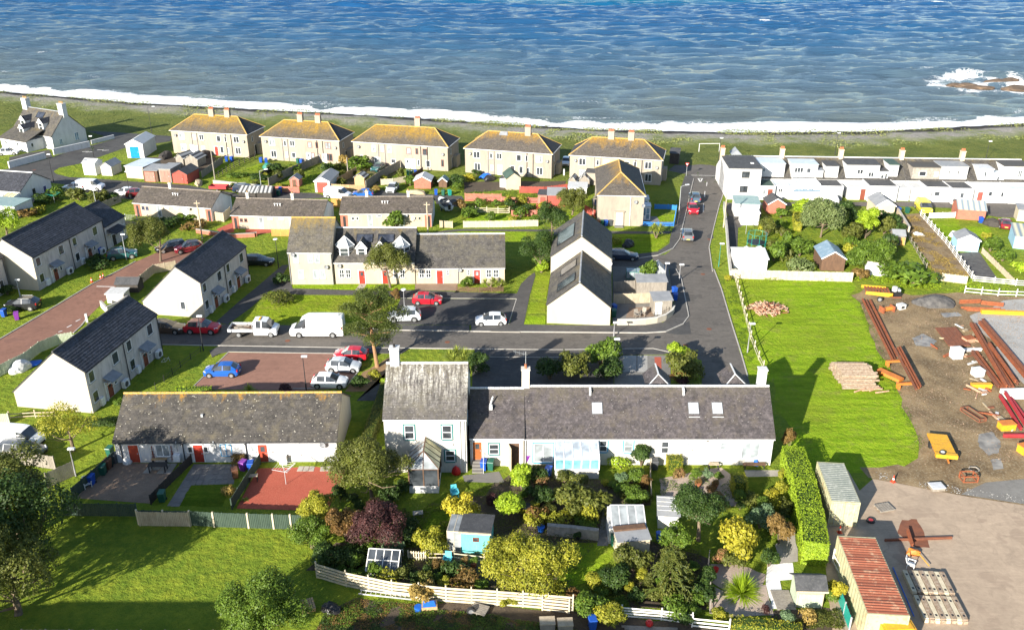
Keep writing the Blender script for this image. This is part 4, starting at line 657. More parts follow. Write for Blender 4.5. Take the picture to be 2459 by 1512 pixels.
h=House('terrace_house','low cream cottage with plain grey roof and red doors right of the round tree',(-13.63,117.68),(-1.04,117.87),8.6,2.45,5.95,'cream','slate_mid',over=.12,yr=4.1,ridge='lead_white'); h.gutter(); f=h.L/680
for x in (1536,1588): h.win('f',(x-1512)*f,.95,.75,1.2,'4')
for x in (2050,2105): h.win('f',(x-1512)*f,.95,.75,1.2,'4')
h.door('f',(1672-1512)*f,.85,2.0,'paint_red'); h.door('f',(1957-1512)*f,.85,2.0,'paint_red',glaze='pane_pale'); h.win('f',(1748-1512)*f,1.35,.35,.75,'s',pane='pane'); h.win('f',(1905-1512)*f,1.35,.35,.75,'s',pane='pane'); h.dish('f',(1850-1512)*f,2.1); h.pipe('f',(1835-1512)*f,mat='pipe_grey')
h=House('gabled_house','cream house turning its blank gable to the street with roof windows on its left slope',(12.57,103.87),pol((12.57,103.87),R(84.5),13.8),8.1,2.55,5.85,'cream','slate_mid',over=.12,verge=.05,ridge='lead_grey',gw='ivory_gable')
def lpanel(h,x,t,w,hh,name,mat,frame,panes=1):
    k=math.atan2(h.zr-h.zb,h.dep-h.yr); S=(h.dep-h.yr)/math.cos(k); o=thing_part(name,h.e,(x+w,h.dep-S*t*math.cos(k),h.zb+.06+S*t*math.sin(k)),0); o.rotation_euler=(k,0,math.pi); mb=MB(); f=.08
    for a in ((0,0,w,f),(0,hh-f,w,hh),(0,f,f,hh-f),(w-f,f,w,hh-f)): mb.box(a[0],a[1],.05,a[2],a[3],.16)
    o.data=mb.mesh(name,frame)
    for q in range(panes): MB().box(f+(w-2*f)*q/panes+.012,f,.05,f+(w-2*f)*(q+1)/panes-.012,hh-f,.13).build('pane',mat,o)
lpanel(h,1.6,.3,2.6,2.9,'solar_panel','solar','plastic_black',3); lpanel(h,6.6,.34,2.6,2.7,'solar_panel','solar','plastic_black',3); h.pipe('f',13.5,mat='pipe_grey'); h.door('f',4,.9,2,'paint_dark'); h.win('f',7,1,.9,1.2,'2'); h.win('f',10,1,.9,1.2,'2')
h2=House('gabled_house','taller cream gabled house behind with solar panels along its left slope',(13.64,114.89),pol((13.64,114.89),R(84.5),11),8.3,4.9,8.0,'cream','slate_mid',over=.12,verge=.05,ridge='lead_grey',gw='ivory_gable'); lpanel(h2,2.2,.18,5.6,2.9,'solar_panel','solar','plastic_black',5); h2.dish('l',8.15,4.2,'lamp_head'); h2.win('f',3,1,.9,1.2,'2'); h2.pipe('f',.1,mat='pipe_grey')
def bungalow(A,L,rz,label,chim,dep=6.8,zr=4.15,wins=((.1,'paint_navy'),)):
    h=House('bungalow',label,A,pol(A,rz,L),dep,2.5,zr,'cream','tile_brown',over=.3,verge=.15,course=.33,group='brown tiled bungalows behind the middle terrace',gw='white_render'); h.gutter('pipe_white')
    [(h.lump('brick_end','red_brick',lambda mb:mb.box(a,-.06,0,a+1.15,.0,2.4)),h.lump('arch','paint_dark',lambda mb:mb.box(a+.4,-.075,0,a+.85,-.061,1.9))) for a in (.02,L-1.17)]
    for u,fm in wins: h.win('f',L*u,1.2,.5,.6,'1',fm=fm,pane='pane'); h.win('f',L*u+.75,1.2,.5,.6,'1',fm=fm,pane='pane')
    h.win('f',L*.3,.15,.75,2.0,'1',pane='pane_pale',sill=None); h.win('f',L*.4,1.75,.85,.4,'1',pane='pane_pale'); h.win('f',L*.52,1.75,.85,.4,'1',pane='pane_pale'); h.door('f',L*.64,.85,2.0,'upvc'); h.win('f',L*.78,1.2,.5,.65,'1',pane='pane_pale'); h.dish('f',L*.72,2.0)
    for c in chim: h.chimney(L*c,dep/2+.1,zr-.3,zr+.95,.45,.45,1,'warm_white','pot_buff',.3)
    h.lump('roof_vents','upvc',lambda mb:[mb.cyl((L*.45+k*.45,1.9,3.3),(L*.45+k*.45,1.9,3.85),.06,n=6).bar((L*.45+k*.45-.15,1.9,3.9),(L*.45+k*.45+.15,1.9,3.9),.1,.08) for k in range(3)])
    h.pipe('f',L-.05,mat='pipe_grey'); return h
bungalow((-65.23,148.11),14.7,R(-12),'bungalow with dark little windows at the left of the brown tiled three',(.36,))
bungalow((-46.49,141.42),15.4,R(-4.5),'middle bungalow of the brown tiled three with brown little windows',(.12,.62),wins=((.09,'paint_brown'),))
bungalow((-28.57,142.11),15.2,R(.5),'bungalow with a leafy climber on its front at the right of the brown tiled three',(.27,.73),wins=((.12,'upvc'),(.8,'wood_cream')))
def block(A,L,rz,label,chim,wins,roof='tile_lichen',dep=7.6,ze=4.95,zr=7.75,door=True):
    h=House('flats_block',label,A,pol(A,rz,L),dep,ze,zr,'pebbledash',roof,over=.22,hip=3.8,roof2='tile_hip_dark',ridge='lichen_ridge',course=.32,group='hipped blocks of flats along the sea front')
    h.lump('gutter','pipe_white',lambda mb:mb.bar((-.25,-.27,ze-.03),(L+.25,-.27,ze-.03),.1,.1).bar((L+.27,-.25,ze-.03),(L+.27,dep+.25,ze-.03),.1,.1))
    for (u,z,w,hh,fm) in wins: h.win('f',L*u,z,w,hh,'2' if w>1 else '1',fm=fm,pane='pane' if RR.random()<.65 else 'pane_pale')
    for u in (.27,.34,.72,.79): h.pipe('f',L*u,mat='pipe_grey' if u<.5 else 'pipe_black',r=.06)
    for c,yy in chim: h.chimney(L*c,dep/2+yy,zr-.5,zr+1.25,1.15,.75,4,'pebbledash' if c<2 else 'cream','terracotta',.4)
    h.dish('f',L*.06,3.9); h.dish('f',L*.95,3.4); h.lump('side_porch','pebbledash',lambda mb:mb.box(L,dep*.45,0,L+.9,dep*.75,2.3)); h.win('r',1.8,3.0,.6,1.1,'1'); h.door('r',dep*.36,.8,2,'paint_dark',off=0)
    h.lump('waste_pipe','pipe_grey',lambda mb:mb.cyl((L*.27,-.1,3.1),(L*.34,-.1,3.0),.04,n=5).cyl((L*.72,-.1,3.1),(L*.79,-.1,3.0),.04,n=5)); return h
U,D_='upvc','paint_dark'
def wset(a,b='upvc'): return [(.10,3.1,1.35,1.35,a),(.29,3.2,.6,1.1,a),(.37,3.2,1.1,1.2,a),(.60,3.1,.95,1.25,b),(.70,3.1,.55,1.25,b),(.82,3.1,1.3,1.35,b),(.11,.6,1.25,1.5,a),(.30,.8,.55,1.1,a),(.38,.8,.9,1.1,a),(.63,.6,.8,1.5,b),(.72,.7,.5,1.2,b),(.83,.6,1.25,1.5,b)]
h=block((-73.13,190.68),17.8,R(-13),'leftmost hipped block of flats with mossy yellow roof and red back door',((.45,0),(.66,0)),wset(U)); h.door('f',9.9,.8,1.95,'paint_red'); h.door('f',4.2,.8,1.95,'upvc')
h=block((-52.44,185.29),17.4,R(-13),'second hipped block of flats from the left with very yellow roof',((.43,.0),(.66,0)),wset(U,'paint_brown')); h.door('f',10,.8,1.95,'upvc',glaze='pane'); h.door('f',13.6,.8,1.95,'upvc')
h=block((-32.52,180.88),20.2,R(-13.5),'middle and longest hipped block of flats with a single rear chimney',((.60,2.0),),[(.07,1.0,.55,1.2,U),(.2,3.1,.9,1.3,U),(.3,3.2,.5,1.1,U),(.37,3.1,.9,1.3,U),(.57,3.0,1.0,1.3,'paint_brown'),(.665,3.1,.55,1.2,'paint_brown'),(.74,3.0,.9,1.3,'paint_brown'),(.93,.9,.55,1.4,'paint_brown'),(.22,.7,1.3,1.3,U),(.4,.9,1.0,.9,U),(.68,.8,.5,1.2,U),(.77,.6,.9,1.4,U)]); h.door('f',11.2,.8,1.95,'upvc',glaze='pane'); h.door('f',12.4,.8,1.95,'upvc')
h=block((-9.37,175.41),17.7,R(-15),'fourth hipped block of flats with one chimney and half yellow roof',((.68,-.2),),wset(U),roof='tile_lichen_part'); h.door('f',6.8,.8,1.95,'upvc'); h.door('f',9.4,.8,1.95,'paint_dark'); h.lump('roof_patch','felt_grey',lambda mb:mb.add([(6.2,2.9,7.25),(8,2.9,7.25),(7.8,3.7,7.86),(6.3,3.7,7.86)],[(0,1,2,3)]))
h=block((11.22,170.11),17.6,R(-12.5),'fifth hipped block of flats with twin chimneys beside the side road',((.42,0),(.64,0)),wset(U),roof='tile_lichen_part'); h.lump('rear_extension','pebbledash',lambda mb:mb.box(3.6,-2.6,0,7.6,-.01,2.4)); h.lump('extension_roof','felt_dark',lambda mb:mb.box(3.4,-2.8,2.4,7.8,-.01,2.55))
A6,B6=(14.3,142.99),(21.89,142.53)
h=House('flats_block','near hipped block of flats end on to the camera with white front door',A6,B6,16.2,5.3,8.2,'pebbledash','tile_lichen_part',over=.22,ridge='lichen_ridge',course=.32,flat=True)
bpy.data.objects.remove([o for o in h.e.children if o.name.startswith('roof')][0]); rb=MB(); L,d=h.L,16.2; o=.22; z=5.3; r0,r1=(L/2,4.1,8.1),(L/2,d-4.1,8.1); a,b_,c,e_=(-o,-o,z),(L+o,-o,z),(L+o,d+o,z),(-o,d+o,z)
slope(rb,a,b_,r0,r0,.32); slope(rb,c,e_,r1,r1,.32); slope(rb,b_,c,r0,r1,.32,mi=1); slope(rb,e_,a,r1,r0,.32); rp=rb.build('roof',['tile_lichen_part','tile_hip_dark'],h.e); rg=MB()
for p,q in ((r0,r1),(a,r0),(b_,r0),(c,r1),(e_,r1)): h.ridge_run(rg,p,q)
rg.build('ridge_tiles','lichen_ridge',rp); h.dep=16.2
h.lump('gutter','pipe_white',lambda mb:mb.bar((-.25,-.27,z-.03),(L+.25,-.27,z-.03),.1,.1).bar((L+.27,-.25,z-.03),(L+.27,d+.2,z-.03),.1,.1))
h.door('f',3.15,.95,2.1,'upvc',.15); h.lump('door_case','pebbledash',lambda mb:mb.box(2.85,-.14,0,3.05,0,2.5).box(4.2,-.14,0,4.4,0,2.5).box(2.75,-.3,2.5,4.5,0,2.65)); h.lump('door_step','slab_grey',lambda mb:mb.box(2.9,-1.0,-.1,4.35,-.01,.13)); h.pipe('f',5.4,mat='pipe_white'); h.dish('f',6.2,4.2); h.dish('f',7.5,3.6)
for k,y in enumerate((3.2,7.4)):
    h.lump('porch','upvc',lambda mb:mb.box(L,y,0,L+1.5,y+2.2,2.35)); h.lump('porch_roof','poly_roof',lambda mb:mb.box(L,y-.1,2.35,L+1.6,y+2.3,2.5)); h.lump('porch_glass','pane_blue',lambda mb:mb.box(L+.2,y-.015,.9,L+.65,y-.001,2.1).box(L+.8,y-.015,.25,L+1.3,y-.001,1.1).box(L+.8,y-.015,1.2,L+1.3,y-.001,2.1))
for y in (1.2,5.8,11,14): h.win('r',y,3.3,.9,1.2,'2')
Bw=(-100.32,193.34)
h=House('white_house','white harled house with dormers and two chimneys at the top left',pol(Bw,R(152),13.2),Bw,8.6,3.0,7.3,'white_render','slate_mid',over=.2,rz=R(-28),ridge='lead_grey',L=13.2); h.gutter()
h.chimney(.5,4.3,6.3,9.2,1.5,1.1,3,'white_render','pot_buff'); h.chimney(12.7,4.3,6.3,9.2,1.5,1.1,3,'white_render','pot_buff')
h.dormer(2.6,1.6,.6,3.6,5.4,6.3,roof='tile_dark'); h.dormer(8.6,1.6,.6,3.6,5.4,6.3,roof='tile_dark'); h.onroof(5.2,.62,2.4,1.5,'solar_panel','solar','plastic_black',panes=2,sub='solar_cell_panel')
h.lump('rear_wing','white_render',lambda mb:mb.box(1.5,-4.2,0,10.2,0,2.4)); h.lump('wing_roof','slate_mid',lambda mb:slope(mb,(1.2,-4.5,2.3),(10.5,-4.5,2.3),(1.2,.4,4.1),(10.5,.4,4.1),.27)); h.dormer(4.9,1.5,-1.6,2.3,4.3,5.1,roof='tile_dark')
h.win('r',1.6,.8,.75,1.2,'2',pane='pane_blue'); h.win('r',5.6,.9,1.0,1.7,'2',pane='pane_blue'); window(h.e,3,-4.2,1.0,0,.6,.9,'1'); window(h.e,7,-4.2,1.0,0,.6,.9,'1'); window(h.e,10.2,-3.2,.9,math.pi/2,.6,.9,'1')
Bw=(-87.28,153.31)
h=House('white_cottage','small white cottage with blue grey roof at the left edge',pol(Bw,R(168),9),Bw,8,2.7,5.0,'white_render','tile_dark',over=.15,rz=R(-12),L=9,ridge='lead_white'); h.gutter(); h.win('r',3,1.0,.7,1.3,'1',fm='paint_dark'); h.door('r',5.8,.7,1.9,'paint_navy'); h.win('f',5.2,.9,.8,1.2,'2'); leanto(h,6.6,8.8,2.4,1.9,2.5,.9,roof='poly_cream',nb=3,pane='pane_pale')
h=House('white_cottage','pale flat roofed outhouse below the small white cottage',pol((-84.84,146.22),R(170),8),(-84.84,146.22),4.5,2.2,2.5,'white_render','felt_teal',flat=True,rz=R(-10),L=8)
TA,TR=(39.2,157.49),R(-3)
def tunit(k,w,label,dorms,exts,roof='slate_mid',chim=True):
    A=pol(TA,TR,k); h=House('terrace_cottage',label,pol(A,TR+math.pi/2,4.4),None,9,2.8,5.7,'white_render',roof,over=.1,verge=0,L=w,rz=TR,group='white seaside terrace with box dormers',ridge='lead_white')
    for (x0,x1,z0,z1,rm,wins,wall) in dorms:
        e=thing_part('box_dormer',h.e,(x0,0,0),0); W_=x1-x0; e.data=MB().box(0,.25,z0,W_,4.4,z1).mesh('box_dormer',wall); MB().box(-.1,.1,z1,W_+.1,4.6,z1+.12).build('dormer_roof',rm,e)
        for (u,zz,ww,hh,st) in wins: window(e,u,.25,zz,0,ww,hh,st,'upvc','pane' if RR.random()<.6 else 'pane_pale',None)
    for (x0,x1,dd,z1,rm,wins,drs) in exts:
        e=thing_part('rear_extension',h.e,(x0,-dd,0),0); W_=x1-x0; e.data=MB().box(0,0,-.1,W_,dd-.01,z1).mesh('rear_extension','white_render'); MB().box(.12,.12,z1-.02,W_-.12,dd-.02,z1+.05).build('extension_roof',rm,e); MB().box(-.02,-.02,z1,W_+.02,.12,z1+.14).box(-.02,.12,z1,.12,dd-.02,z1+.14).box(W_-.12,.12,z1,W_+.02,dd-.02,z1+.14).build('parapet','white_render',e)
        for (u,zz,ww,hh,st) in wins: window(e,u,0,zz,0,ww,hh,st,'upvc','pane' if RR.random()<.7 else 'pane_pale',None)
        for (u,cm) in drs: MB().box(u,-.05,0,u+.85,0,2.0).build('door',cm,e)
    if chim: h.chimney(.1,4.5,5.0,7.2,.75,.9,3,'beige_block','terracotta',.45)
    return h
h=tunit(0,11,'end house of the white terrace with a tall flat roofed rear block',[(5.9,11,2.8,5.5,'felt_pale_blue',[(.9,3.9,.7,.8,'1')],'white_render')],[(5.9,8.6,4.4,2.5,'felt_green',[(.5,1.0,.5,.9,'1')],[(1.4,'paint_brown')]),(8.6,11.2,3.6,2.4,'felt_pale_blue',[(.7,1.2,.8,.8,'2')],[])])
h.lump('rear_block','white_render',lambda mb:mb.box(0,-4.4,0,5.8,4.4,5.75)); h.lump('rear_block_roof','felt_dark',lambda mb:mb.box(-.1,-4.5,5.75,5.9,4.5,5.9)); window(h.e,2.3,-4.4,4.1,0,1.4,1.15,'2',pane='pane',fm='paint_dark'); window(h.e,2.2,-4.4,1.4,0,1.4,1.15,'2',pane='pane',fm='paint_dark')
h.lump('rooflight','lead_white',lambda mb:mb.box(4.3,-1.5,5.9,4.9,-1.0,6.05)); h.lump('front_gable','lead_grey',lambda mb:mb.add([(2,5.5,5.7),(4,5.5,5.7),(3,5.5,6.7),(3,8,6.7),(2,8,5.7),(4,8,5.7)],[(0,1,2),(0,2,3,4),(1,5,3,2)]))
tunit(11.1,10.9,'second house of the white terrace with a pale blue roofed dormer',[(1.2,5.9,2.9,5.4,'felt_pale_blue',[(.5,3.9,1.6,1.0,'3'),(2.7,3.9,.8,.9,'1')],'white_render'),(5.9,7.0,2.4,4.3,'lead_grey',[(.2,3.1,.6,.8,'1')],'white_render'),(7.4,9.7,3.0,5.2,'felt_dark',[(.6,3.9,1.1,.9,'3')],'white_render')],[(0,1.2,4.0,2.5,'felt_pale_blue',[],[]),(1.3,5.6,3.8,2.9,'poly_roof',[(.1,.9,.9,1.2,'2'),(1.2,.9,.9,1.2,'2'),(2.3,.9,.9,1.2,'2')],[(3.3,'upvc')]),(5.7,9.7,4.2,2.6,'felt_dark',[],[(3.1,'paint_grey')])])
tunit(22,11.1,'third house of the white terrace with a wide dormer under dark roof',[(.3,6.2,2.8,5.5,'felt_dark',[(1.9,3.8,1.1,.9,'2'),(4.0,3.3,1.0,.9,'2')],'white_render'),(6.3,7.9,2.5,4.4,'felt_dark',[(.3,3.0,.6,.7,'1'),(1.0,2.8,.5,1.2,'1')],'white_render'),(7.9,9.6,3.4,5.6,'felt_green',[(.5,4.0,.7,.8,'1')],'white_render')],[(0,3.2,3.4,2.3,'concrete_white',[(.9,1.0,.7,.8,'1')],[(2.2,'paint_brown')]),(3.3,8.4,4.4,2.8,'felt_dark',[(1.8,1.6,.9,.3,'1')],[]),(8.5,10.9,3.6,2.3,'concrete_white',[],[])])
tunit(33.2,11,'fourth house of the white terrace with stone faced and white dormers',[(1.0,5.9,3.0,5.2,'slate_mid',[(1.2,3.6,1.3,.9,'1'),(4.0,3.5,.7,.9,'1')],'rubble'),(6.0,10.9,2.8,5.4,'sheet_grey',[(1.4,3.9,.35,.8,'1'),(3.0,3.9,.4,.8,'1'),(4.2,3.9,.35,.8,'1')],'white_render')],[(0,2.2,3.8,2.4,'concrete_white',[],[(.9,'upvc')]),(2.3,6.6,4.2,2.7,'felt_dark',[(.9,1.2,.35,.8,'1'),(1.5,1.2,1.0,.8,'1'),(2.7,1.2,.35,.8,'1')],[]),(6.7,10.6,4.4,2.6,'felt_dark',[(1.6,.9,.7,1.0,'1')],[])])
tunit(44.3,11,'fifth house of the white terrace cut by the right edge of the picture',[(1.8,4.4,2.8,5.0,'lead_white',[(1.0,3.5,.45,1.1,'1')],'white_render'),(4.5,6.5,2.4,4.2,'felt_pale_blue',[(.7,2.9,.5,.8,'1')],'white_render'),(6.2,11,3.2,5.6,'slate_mid',[(.4,3.7,.7,1.2,'1'),(1.3,3.7,.7,1.2,'2'),(2.6,3.7,.7,1.2,'2'),(3.6,3.7,.7,1.2,'2')],'white_render')],[(0,5.8,4.2,2.7,'white_render',[(2.2,1.3,.7,.9,'1'),(4.4,1.2,.5,.9,'1')],[(.4,'wood_red')]),(5.9,11,4.4,2.6,'felt_pale_blue',[],[])])
# ================================================================ KIT FOR THINGS
def shed(label,A,B,dep,h,hr,kind='gx',wall='wood_brown',roof='felt_dark',door=None,wins=(),name='garden_shed',cat='shed',over=.15,group=None,z0=0,dk='f',fascia=None):
    rz=ang(A,B); L=dist(A,B); e=thing(name,label,cat,(A[0],A[1],z0),rz,group); mb=MB(); rb=MB(); o=over
    if kind=='gx': mb.xprism([(0,-.1),(dep,-.1),(dep,h),(dep/2,hr),(0,h)],0,L)
    elif kind=='gy':
        pr=[(0,-.1),(L,-.1),(L,h),(L/2,hr),(0,h)]; mb.add([(x,0,z) for x,z in pr]+[(x,dep,z) for x,z in pr],[(0,1,2,3,4),(9,8,7,6,5)]+[(k,k+5,(k+1)%5+5,(k+1)%5) for k in range(5)])
    elif kind=='mono': mb.xprism([(0,-.1),(dep,-.1),(dep,hr),(0,h)],0,L)
    elif kind=='side': mb.add([(0,0,-.1),(L,0,-.1),(L,0,hr),(0,0,h),(0,dep,-.1),(L,dep,-.1),(L,dep,hr),(0,dep,h)],[(0,1,2,3),(7,6,5,4),(0,4,5,1),(1,5,6,2),(2,6,7,3),(3,7,4,0)])
    else: mb.box(0,0,-.1,L,dep,h)
    mb.build('wall',wall,e)
    def slab(a,b,c,d,t=.07):
        n=(Vector(b)-Vector(a)).cross(Vector(d)-Vector(a)).normalized(); n=n if n.z>0 else -n
        return [Vector(p)+n*.015 for p in (a,b,c,d)]+[Vector(p)+n*(t+.015) for p in (a,b,c,d)]
    F8=[(0,3,2,1),(4,5,6,7),(0,1,5,4),(1,2,6,5),(2,3,7,6),(3,0,4,7)]
    if kind=='gx':
        k=(hr-h)/(dep/2)
        slope_parts=[slab((-o,-o,h-o*k),(L+o,-o,h-o*k),(L+o,dep/2,hr),(-o,dep/2,hr)),slab((L+o,dep+o,h-o*k),(-o,dep+o,h-o*k),(-o,dep/2,hr),(L+o,dep/2,hr))]
    elif kind=='gy':
        k=(hr-h)/(L/2); slope_parts=[slab((-o,dep+o,h-o*k),(-o,-o,h-o*k),(L/2,-o,hr),(L/2,dep+o,hr)),slab((L+o,-o,h-o*k),(L+o,dep+o,h-o*k),(L/2,dep+o,hr),(L/2,-o,hr))]
    elif kind=='mono':
        k=(hr-h)/dep; slope_parts=[slab((-o,-o,h-o*k),(L+o,-o,h-o*k),(L+o,dep+o,hr+o*k),(-o,dep+o,hr+o*k))]
    elif kind=='side':
        k=(hr-h)/L; slope_parts=[slab((-o,-o,h-o*k),(L+o,-o,hr+o*k),(L+o,dep+o,hr+o*k),(-o,dep+o,h-o*k))]
    else: slope_parts=[slab((-o,-o,h),(L+o,-o,h),(L+o,dep+o,h),(-o,dep+o,h),.12)]
    for s_ in slope_parts: rb.add(s_,F8)
    r=rb.build('roof',roof,e)
    if fascia:
        fb=MB()
        if kind=='gy': fb.bar((-o,-o-.03,h-o*(hr-h)/(L/2)),(L/2,-o-.03,hr+.04),.05,.16); fb.bar((L/2,-o-.03,hr+.04),(L+o,-o-.03,h-o*(hr-h)/(L/2)),.05,.16)
        else: fb.bar((-o,-o-.03,h-.05),(L+o,-o-.03,(hr if kind=='side' else h)-.05),.05,.16)
        fb.build('bargeboard',fascia,e)
    if door:
        m,u,w,hh=door; d=MB().box(u,-.06,.02,u+w,-.001,hh).build('door',m,e); MB().box(u+w*.86,-.085,hh*.48,u+w*.92,-.061,hh*.56).build('handle','steel_galv',d)
        fb=MB(); fb.box(u-.07,-.05,.02,u-.002,0,hh+.08).box(u+w+.002,-.05,.02,u+w+.07,0,hh+.08).box(u-.002,-.05,hh+.002,u+w+.002,0,hh+.08).build('door_frame',fascia or wall,d)
    for (u,z,w,hh,fm,pn) in wins: window(e,u,0,z,0,w,hh,'2' if w>.9 else '1',fm,pn,None)
    return e
def boards(w,h,n,mat,th=.025,gap=.15,vary=.03,seed=0):
    def go():
        mb=MB(); rg=random.Random(seed+n)
        for k in range(n): a=w*k/n; mb.box(a+.003,-th,.03,a+w/n*(1-gap),th*.2+rg.uniform(0,.012),h+rg.uniform(-vary,vary))
        mb.box(0,th*.25+.013,h*.25,w,th*.25+.05,h*.25+.08); mb.box(0,th*.25+.013,h*.75,w,th*.25+.05,h*.75+.08); return mb.mesh('panel',mat)
    return cached(('bd',round(w,1),round(h,1),n,mat,seed%3),go)
def fence(label,pts,kind='panel',h=1.6,mat='wood_grey',post=None,bay=1.85,rails=3,name='timber_fence',cat='fence',pm_=.1,rail=(.03,.11),z0=0,group=None,postup=.06):
    e=thing(name,label,cat,(*pts[0],z0),0,group); ox,oy=pts[0]; post=post or mat; sd=len(bpy.data.objects)
    for i,(a,b) in enumerate(zip(pts,pts[1:])):
        Ls=dist(a,b); n=max(1,round(Ls/bay)); w=Ls/n; rz=ang(a,b)
        for k in range(n+1 if i==len(pts)-2 else n):
            p=pol(a,rz,w*k); lean=RR.uniform(-.03,.03)
            obj('post',cached(('po',pm_,round(h,1),post),lambda:MB().box(-pm_/2,-pm_/2,-.1,pm_/2,pm_/2,h+postup).mesh('post',post)),e,(p[0]-ox,p[1]-oy,0),rz+lean)
        for k in range(n):
            p=pol(a,rz,w*k); loc=(p[0]-ox,p[1]-oy,0)
            if kind=='panel': obj('panel',boards(w,h,max(3,int(w/.15)),mat,seed=k),e,loc,rz)
            elif kind=='picket': obj('panel',boards(w,h,max(3,int(w/.2)),mat,gap=.5,seed=k),e,loc,rz)
            elif kind=='rail':
                for r_ in range(rails):
                    z=h*(r_+.6)/(rails-.1+.4); q=obj('rail',cached(('ra',round(w,1),rail,mat),lambda:MB().box(0,-pm_/2-rail[0],-rail[1]/2,w,-pm_/2,rail[1]/2).mesh('rail',mat)),e,(loc[0],loc[1],z+RR.uniform(-.012,.012)),rz); q.rotation_euler=(0,RR.uniform(-.008,.008),rz)
            elif kind=='mesh':
                def go():
                    mb=MB()
                    for r_ in range(6): mb.bar((0,0,h*(r_+.5)/6),(w,0,h*(r_+.5)/6),.018,.018)
                    for c_ in range(int(w/.3)): mb.bar((c_*.3,0,.05),(c_*.3,0,h-.05),.015,.015)
                    return mb.mesh('netting',mat)
                obj('netting',cached(('ne',round(w,1),round(h,1),mat),go),e,loc,rz)
    return e
def wall(label,pts,h=1.0,th=.22,mat='cream',cope='kerb_stone',name='garden_wall',cat='wall',step=None):
    e=thing(name,label,cat,(*pts[0],0)); ox,oy=pts[0]; mb=MB(); cb=MB()
    for a,b in zip(pts,pts[1:]):
        mb.bar((a[0]-ox,a[1]-oy,h/2-.05),(b[0]-ox,b[1]-oy,h/2-.05),th,h+.1); cb.bar((a[0]-ox,a[1]-oy,h+.04),(b[0]-ox,b[1]-oy,h+.04),th+.08,.07)
    mb.build('masonry',mat,e); cb.build('coping',cope,e); return e
CARS={
'hatch':(4.05,.31,1.26,[(2.0,.34,.60,.60,.62,.42,0,0),(1.9,.2,.70,.79,.74,.58,0,0),(1.35,.18,.84,.86,.9,.64,0,0),(.98,.18,.90,.87,.97,.66,1,'W'),(.2,.18,.93,.875,1.42,.60,1,0),(-.28,.18,.94,.875,1.48,.60,0,0),(-.36,.18,.94,.875,1.48,.60,1,0),(-1.1,.18,.95,.87,1.45,.58,1,0),(-1.28,.18,.96,.87,1.42,.57,0,'R'),(-1.78,.2,.97,.84,1.03,.62,0,0),(-1.97,.3,.85,.78,.87,.6,0,0),(-2.02,.4,.6,.72,.62,.55,0,0)]),
'estate':(4.7,.33,1.42,[(2.32,.34,.60,.62,.62,.42,0,0),(2.2,.2,.70,.82,.74,.6,0,0),(1.5,.18,.82,.9,.88,.66,0,0),(1.0,.18,.90,.9,.95,.68,1,'W'),(.2,.18,.92,.9,1.40,.62,1,0),(-.35,.18,.93,.9,1.46,.62,0,0),(-.43,.18,.93,.9,1.46,.62,1,0),(-1.3,.18,.95,.9,1.46,.61,0,0),(-1.38,.18,.95,.9,1.46,.61,1,0),(-1.95,.18,.97,.88,1.42,.58,0,'R'),(-2.25,.25,.97,.85,1.02,.62,0,0),(-2.33,.35,.8,.8,.82,.6,0,0),(-2.36,.42,.6,.74,.62,.55,0,0)]),
'suv':(4.4,.36,1.32,[(2.18,.4,.70,.66,.72,.46,0,0),(2.08,.26,.84,.84,.88,.62,0,0),(1.45,.24,.98,.91,1.04,.68,0,0),(1.0,.24,1.04,.92,1.10,.7,1,'W'),(.25,.24,1.06,.92,1.58,.64,1,0),(-.3,.24,1.07,.92,1.65,.64,0,0),(-.38,.24,1.07,.92,1.65,.64,1,0),(-1.2,.24,1.09,.92,1.62,.62,1,0),(-1.5,.24,1.1,.92,1.58,.61,0,'R'),(-1.98,.26,1.1,.9,1.15,.66,0,0),(-2.16,.36,.95,.84,.97,.64,0,0),(-2.2,.45,.7,.78,.72,.6,0,0)]),
'van':(5.0,.33,1.55,[(2.48,.36,.75,.7,.77,.5,0,0),(2.36,.22,.9,.88,.96,.66,0,0),(1.75,.2,1.1,.95,1.2,.75,1,'W'),(1.05,.2,1.16,.96,1.88,.78,1,0),(.5,.2,1.18,.96,1.95,.8,0,0),(.4,.2,1.18,.96,1.96,.8,0,0),(-1.4,.2,1.18,.96,1.96,.8,0,0),(-2.38,.22,1.18,.95,1.92,.8,0,0),(-2.46,.3,1.1,.93,1.85,.78,0,0)]),
'sprinter':(6.8,.36,2.15,[(3.38,.4,.85,.75,.87,.55,0,0),(3.25,.26,1.05,.93,1.12,.7,0,0),(2.7,.24,1.25,.98,1.35,.8,1,'W'),(1.9,.24,1.32,1.0,2.25,.82,1,0),(1.2,.24,1.34,1.0,2.62,.86,0,0),(1.1,.24,1.34,1.0,2.66,.88,0,0),(-1.0,.24,1.34,1.0,2.68,.88,0,0),(-3.25,.26,1.34,1.0,2.66,.88,0,0),(-3.36,.34,1.25,.98,2.55,.86,0,0)]),
}
def wheelset(e,xs,w,r,zc=None,tw=.2,rimm='rim'):
    for x in xs:
        for s_ in (-1,1):
            o=obj('wheel',cached(('wh',r,tw,s_),lambda:MB().cyl((0,-tw/2,0),(0,tw/2,0),r,n=16).mesh('wheel','rubber')),e,(x,s_*(w-tw/2+.03),r))
            obj('rim',cached(('rm',r,tw,s_,rimm),lambda:MB().cyl((0,s_*tw/2,0),(0,s_*(tw/2+.02),0),r*.64,n=10).cyl((0,s_*(tw/2+.02),0),(0,s_*(tw/2+.035),0),r*.2,n=6).mesh('rim',rimm)),o)
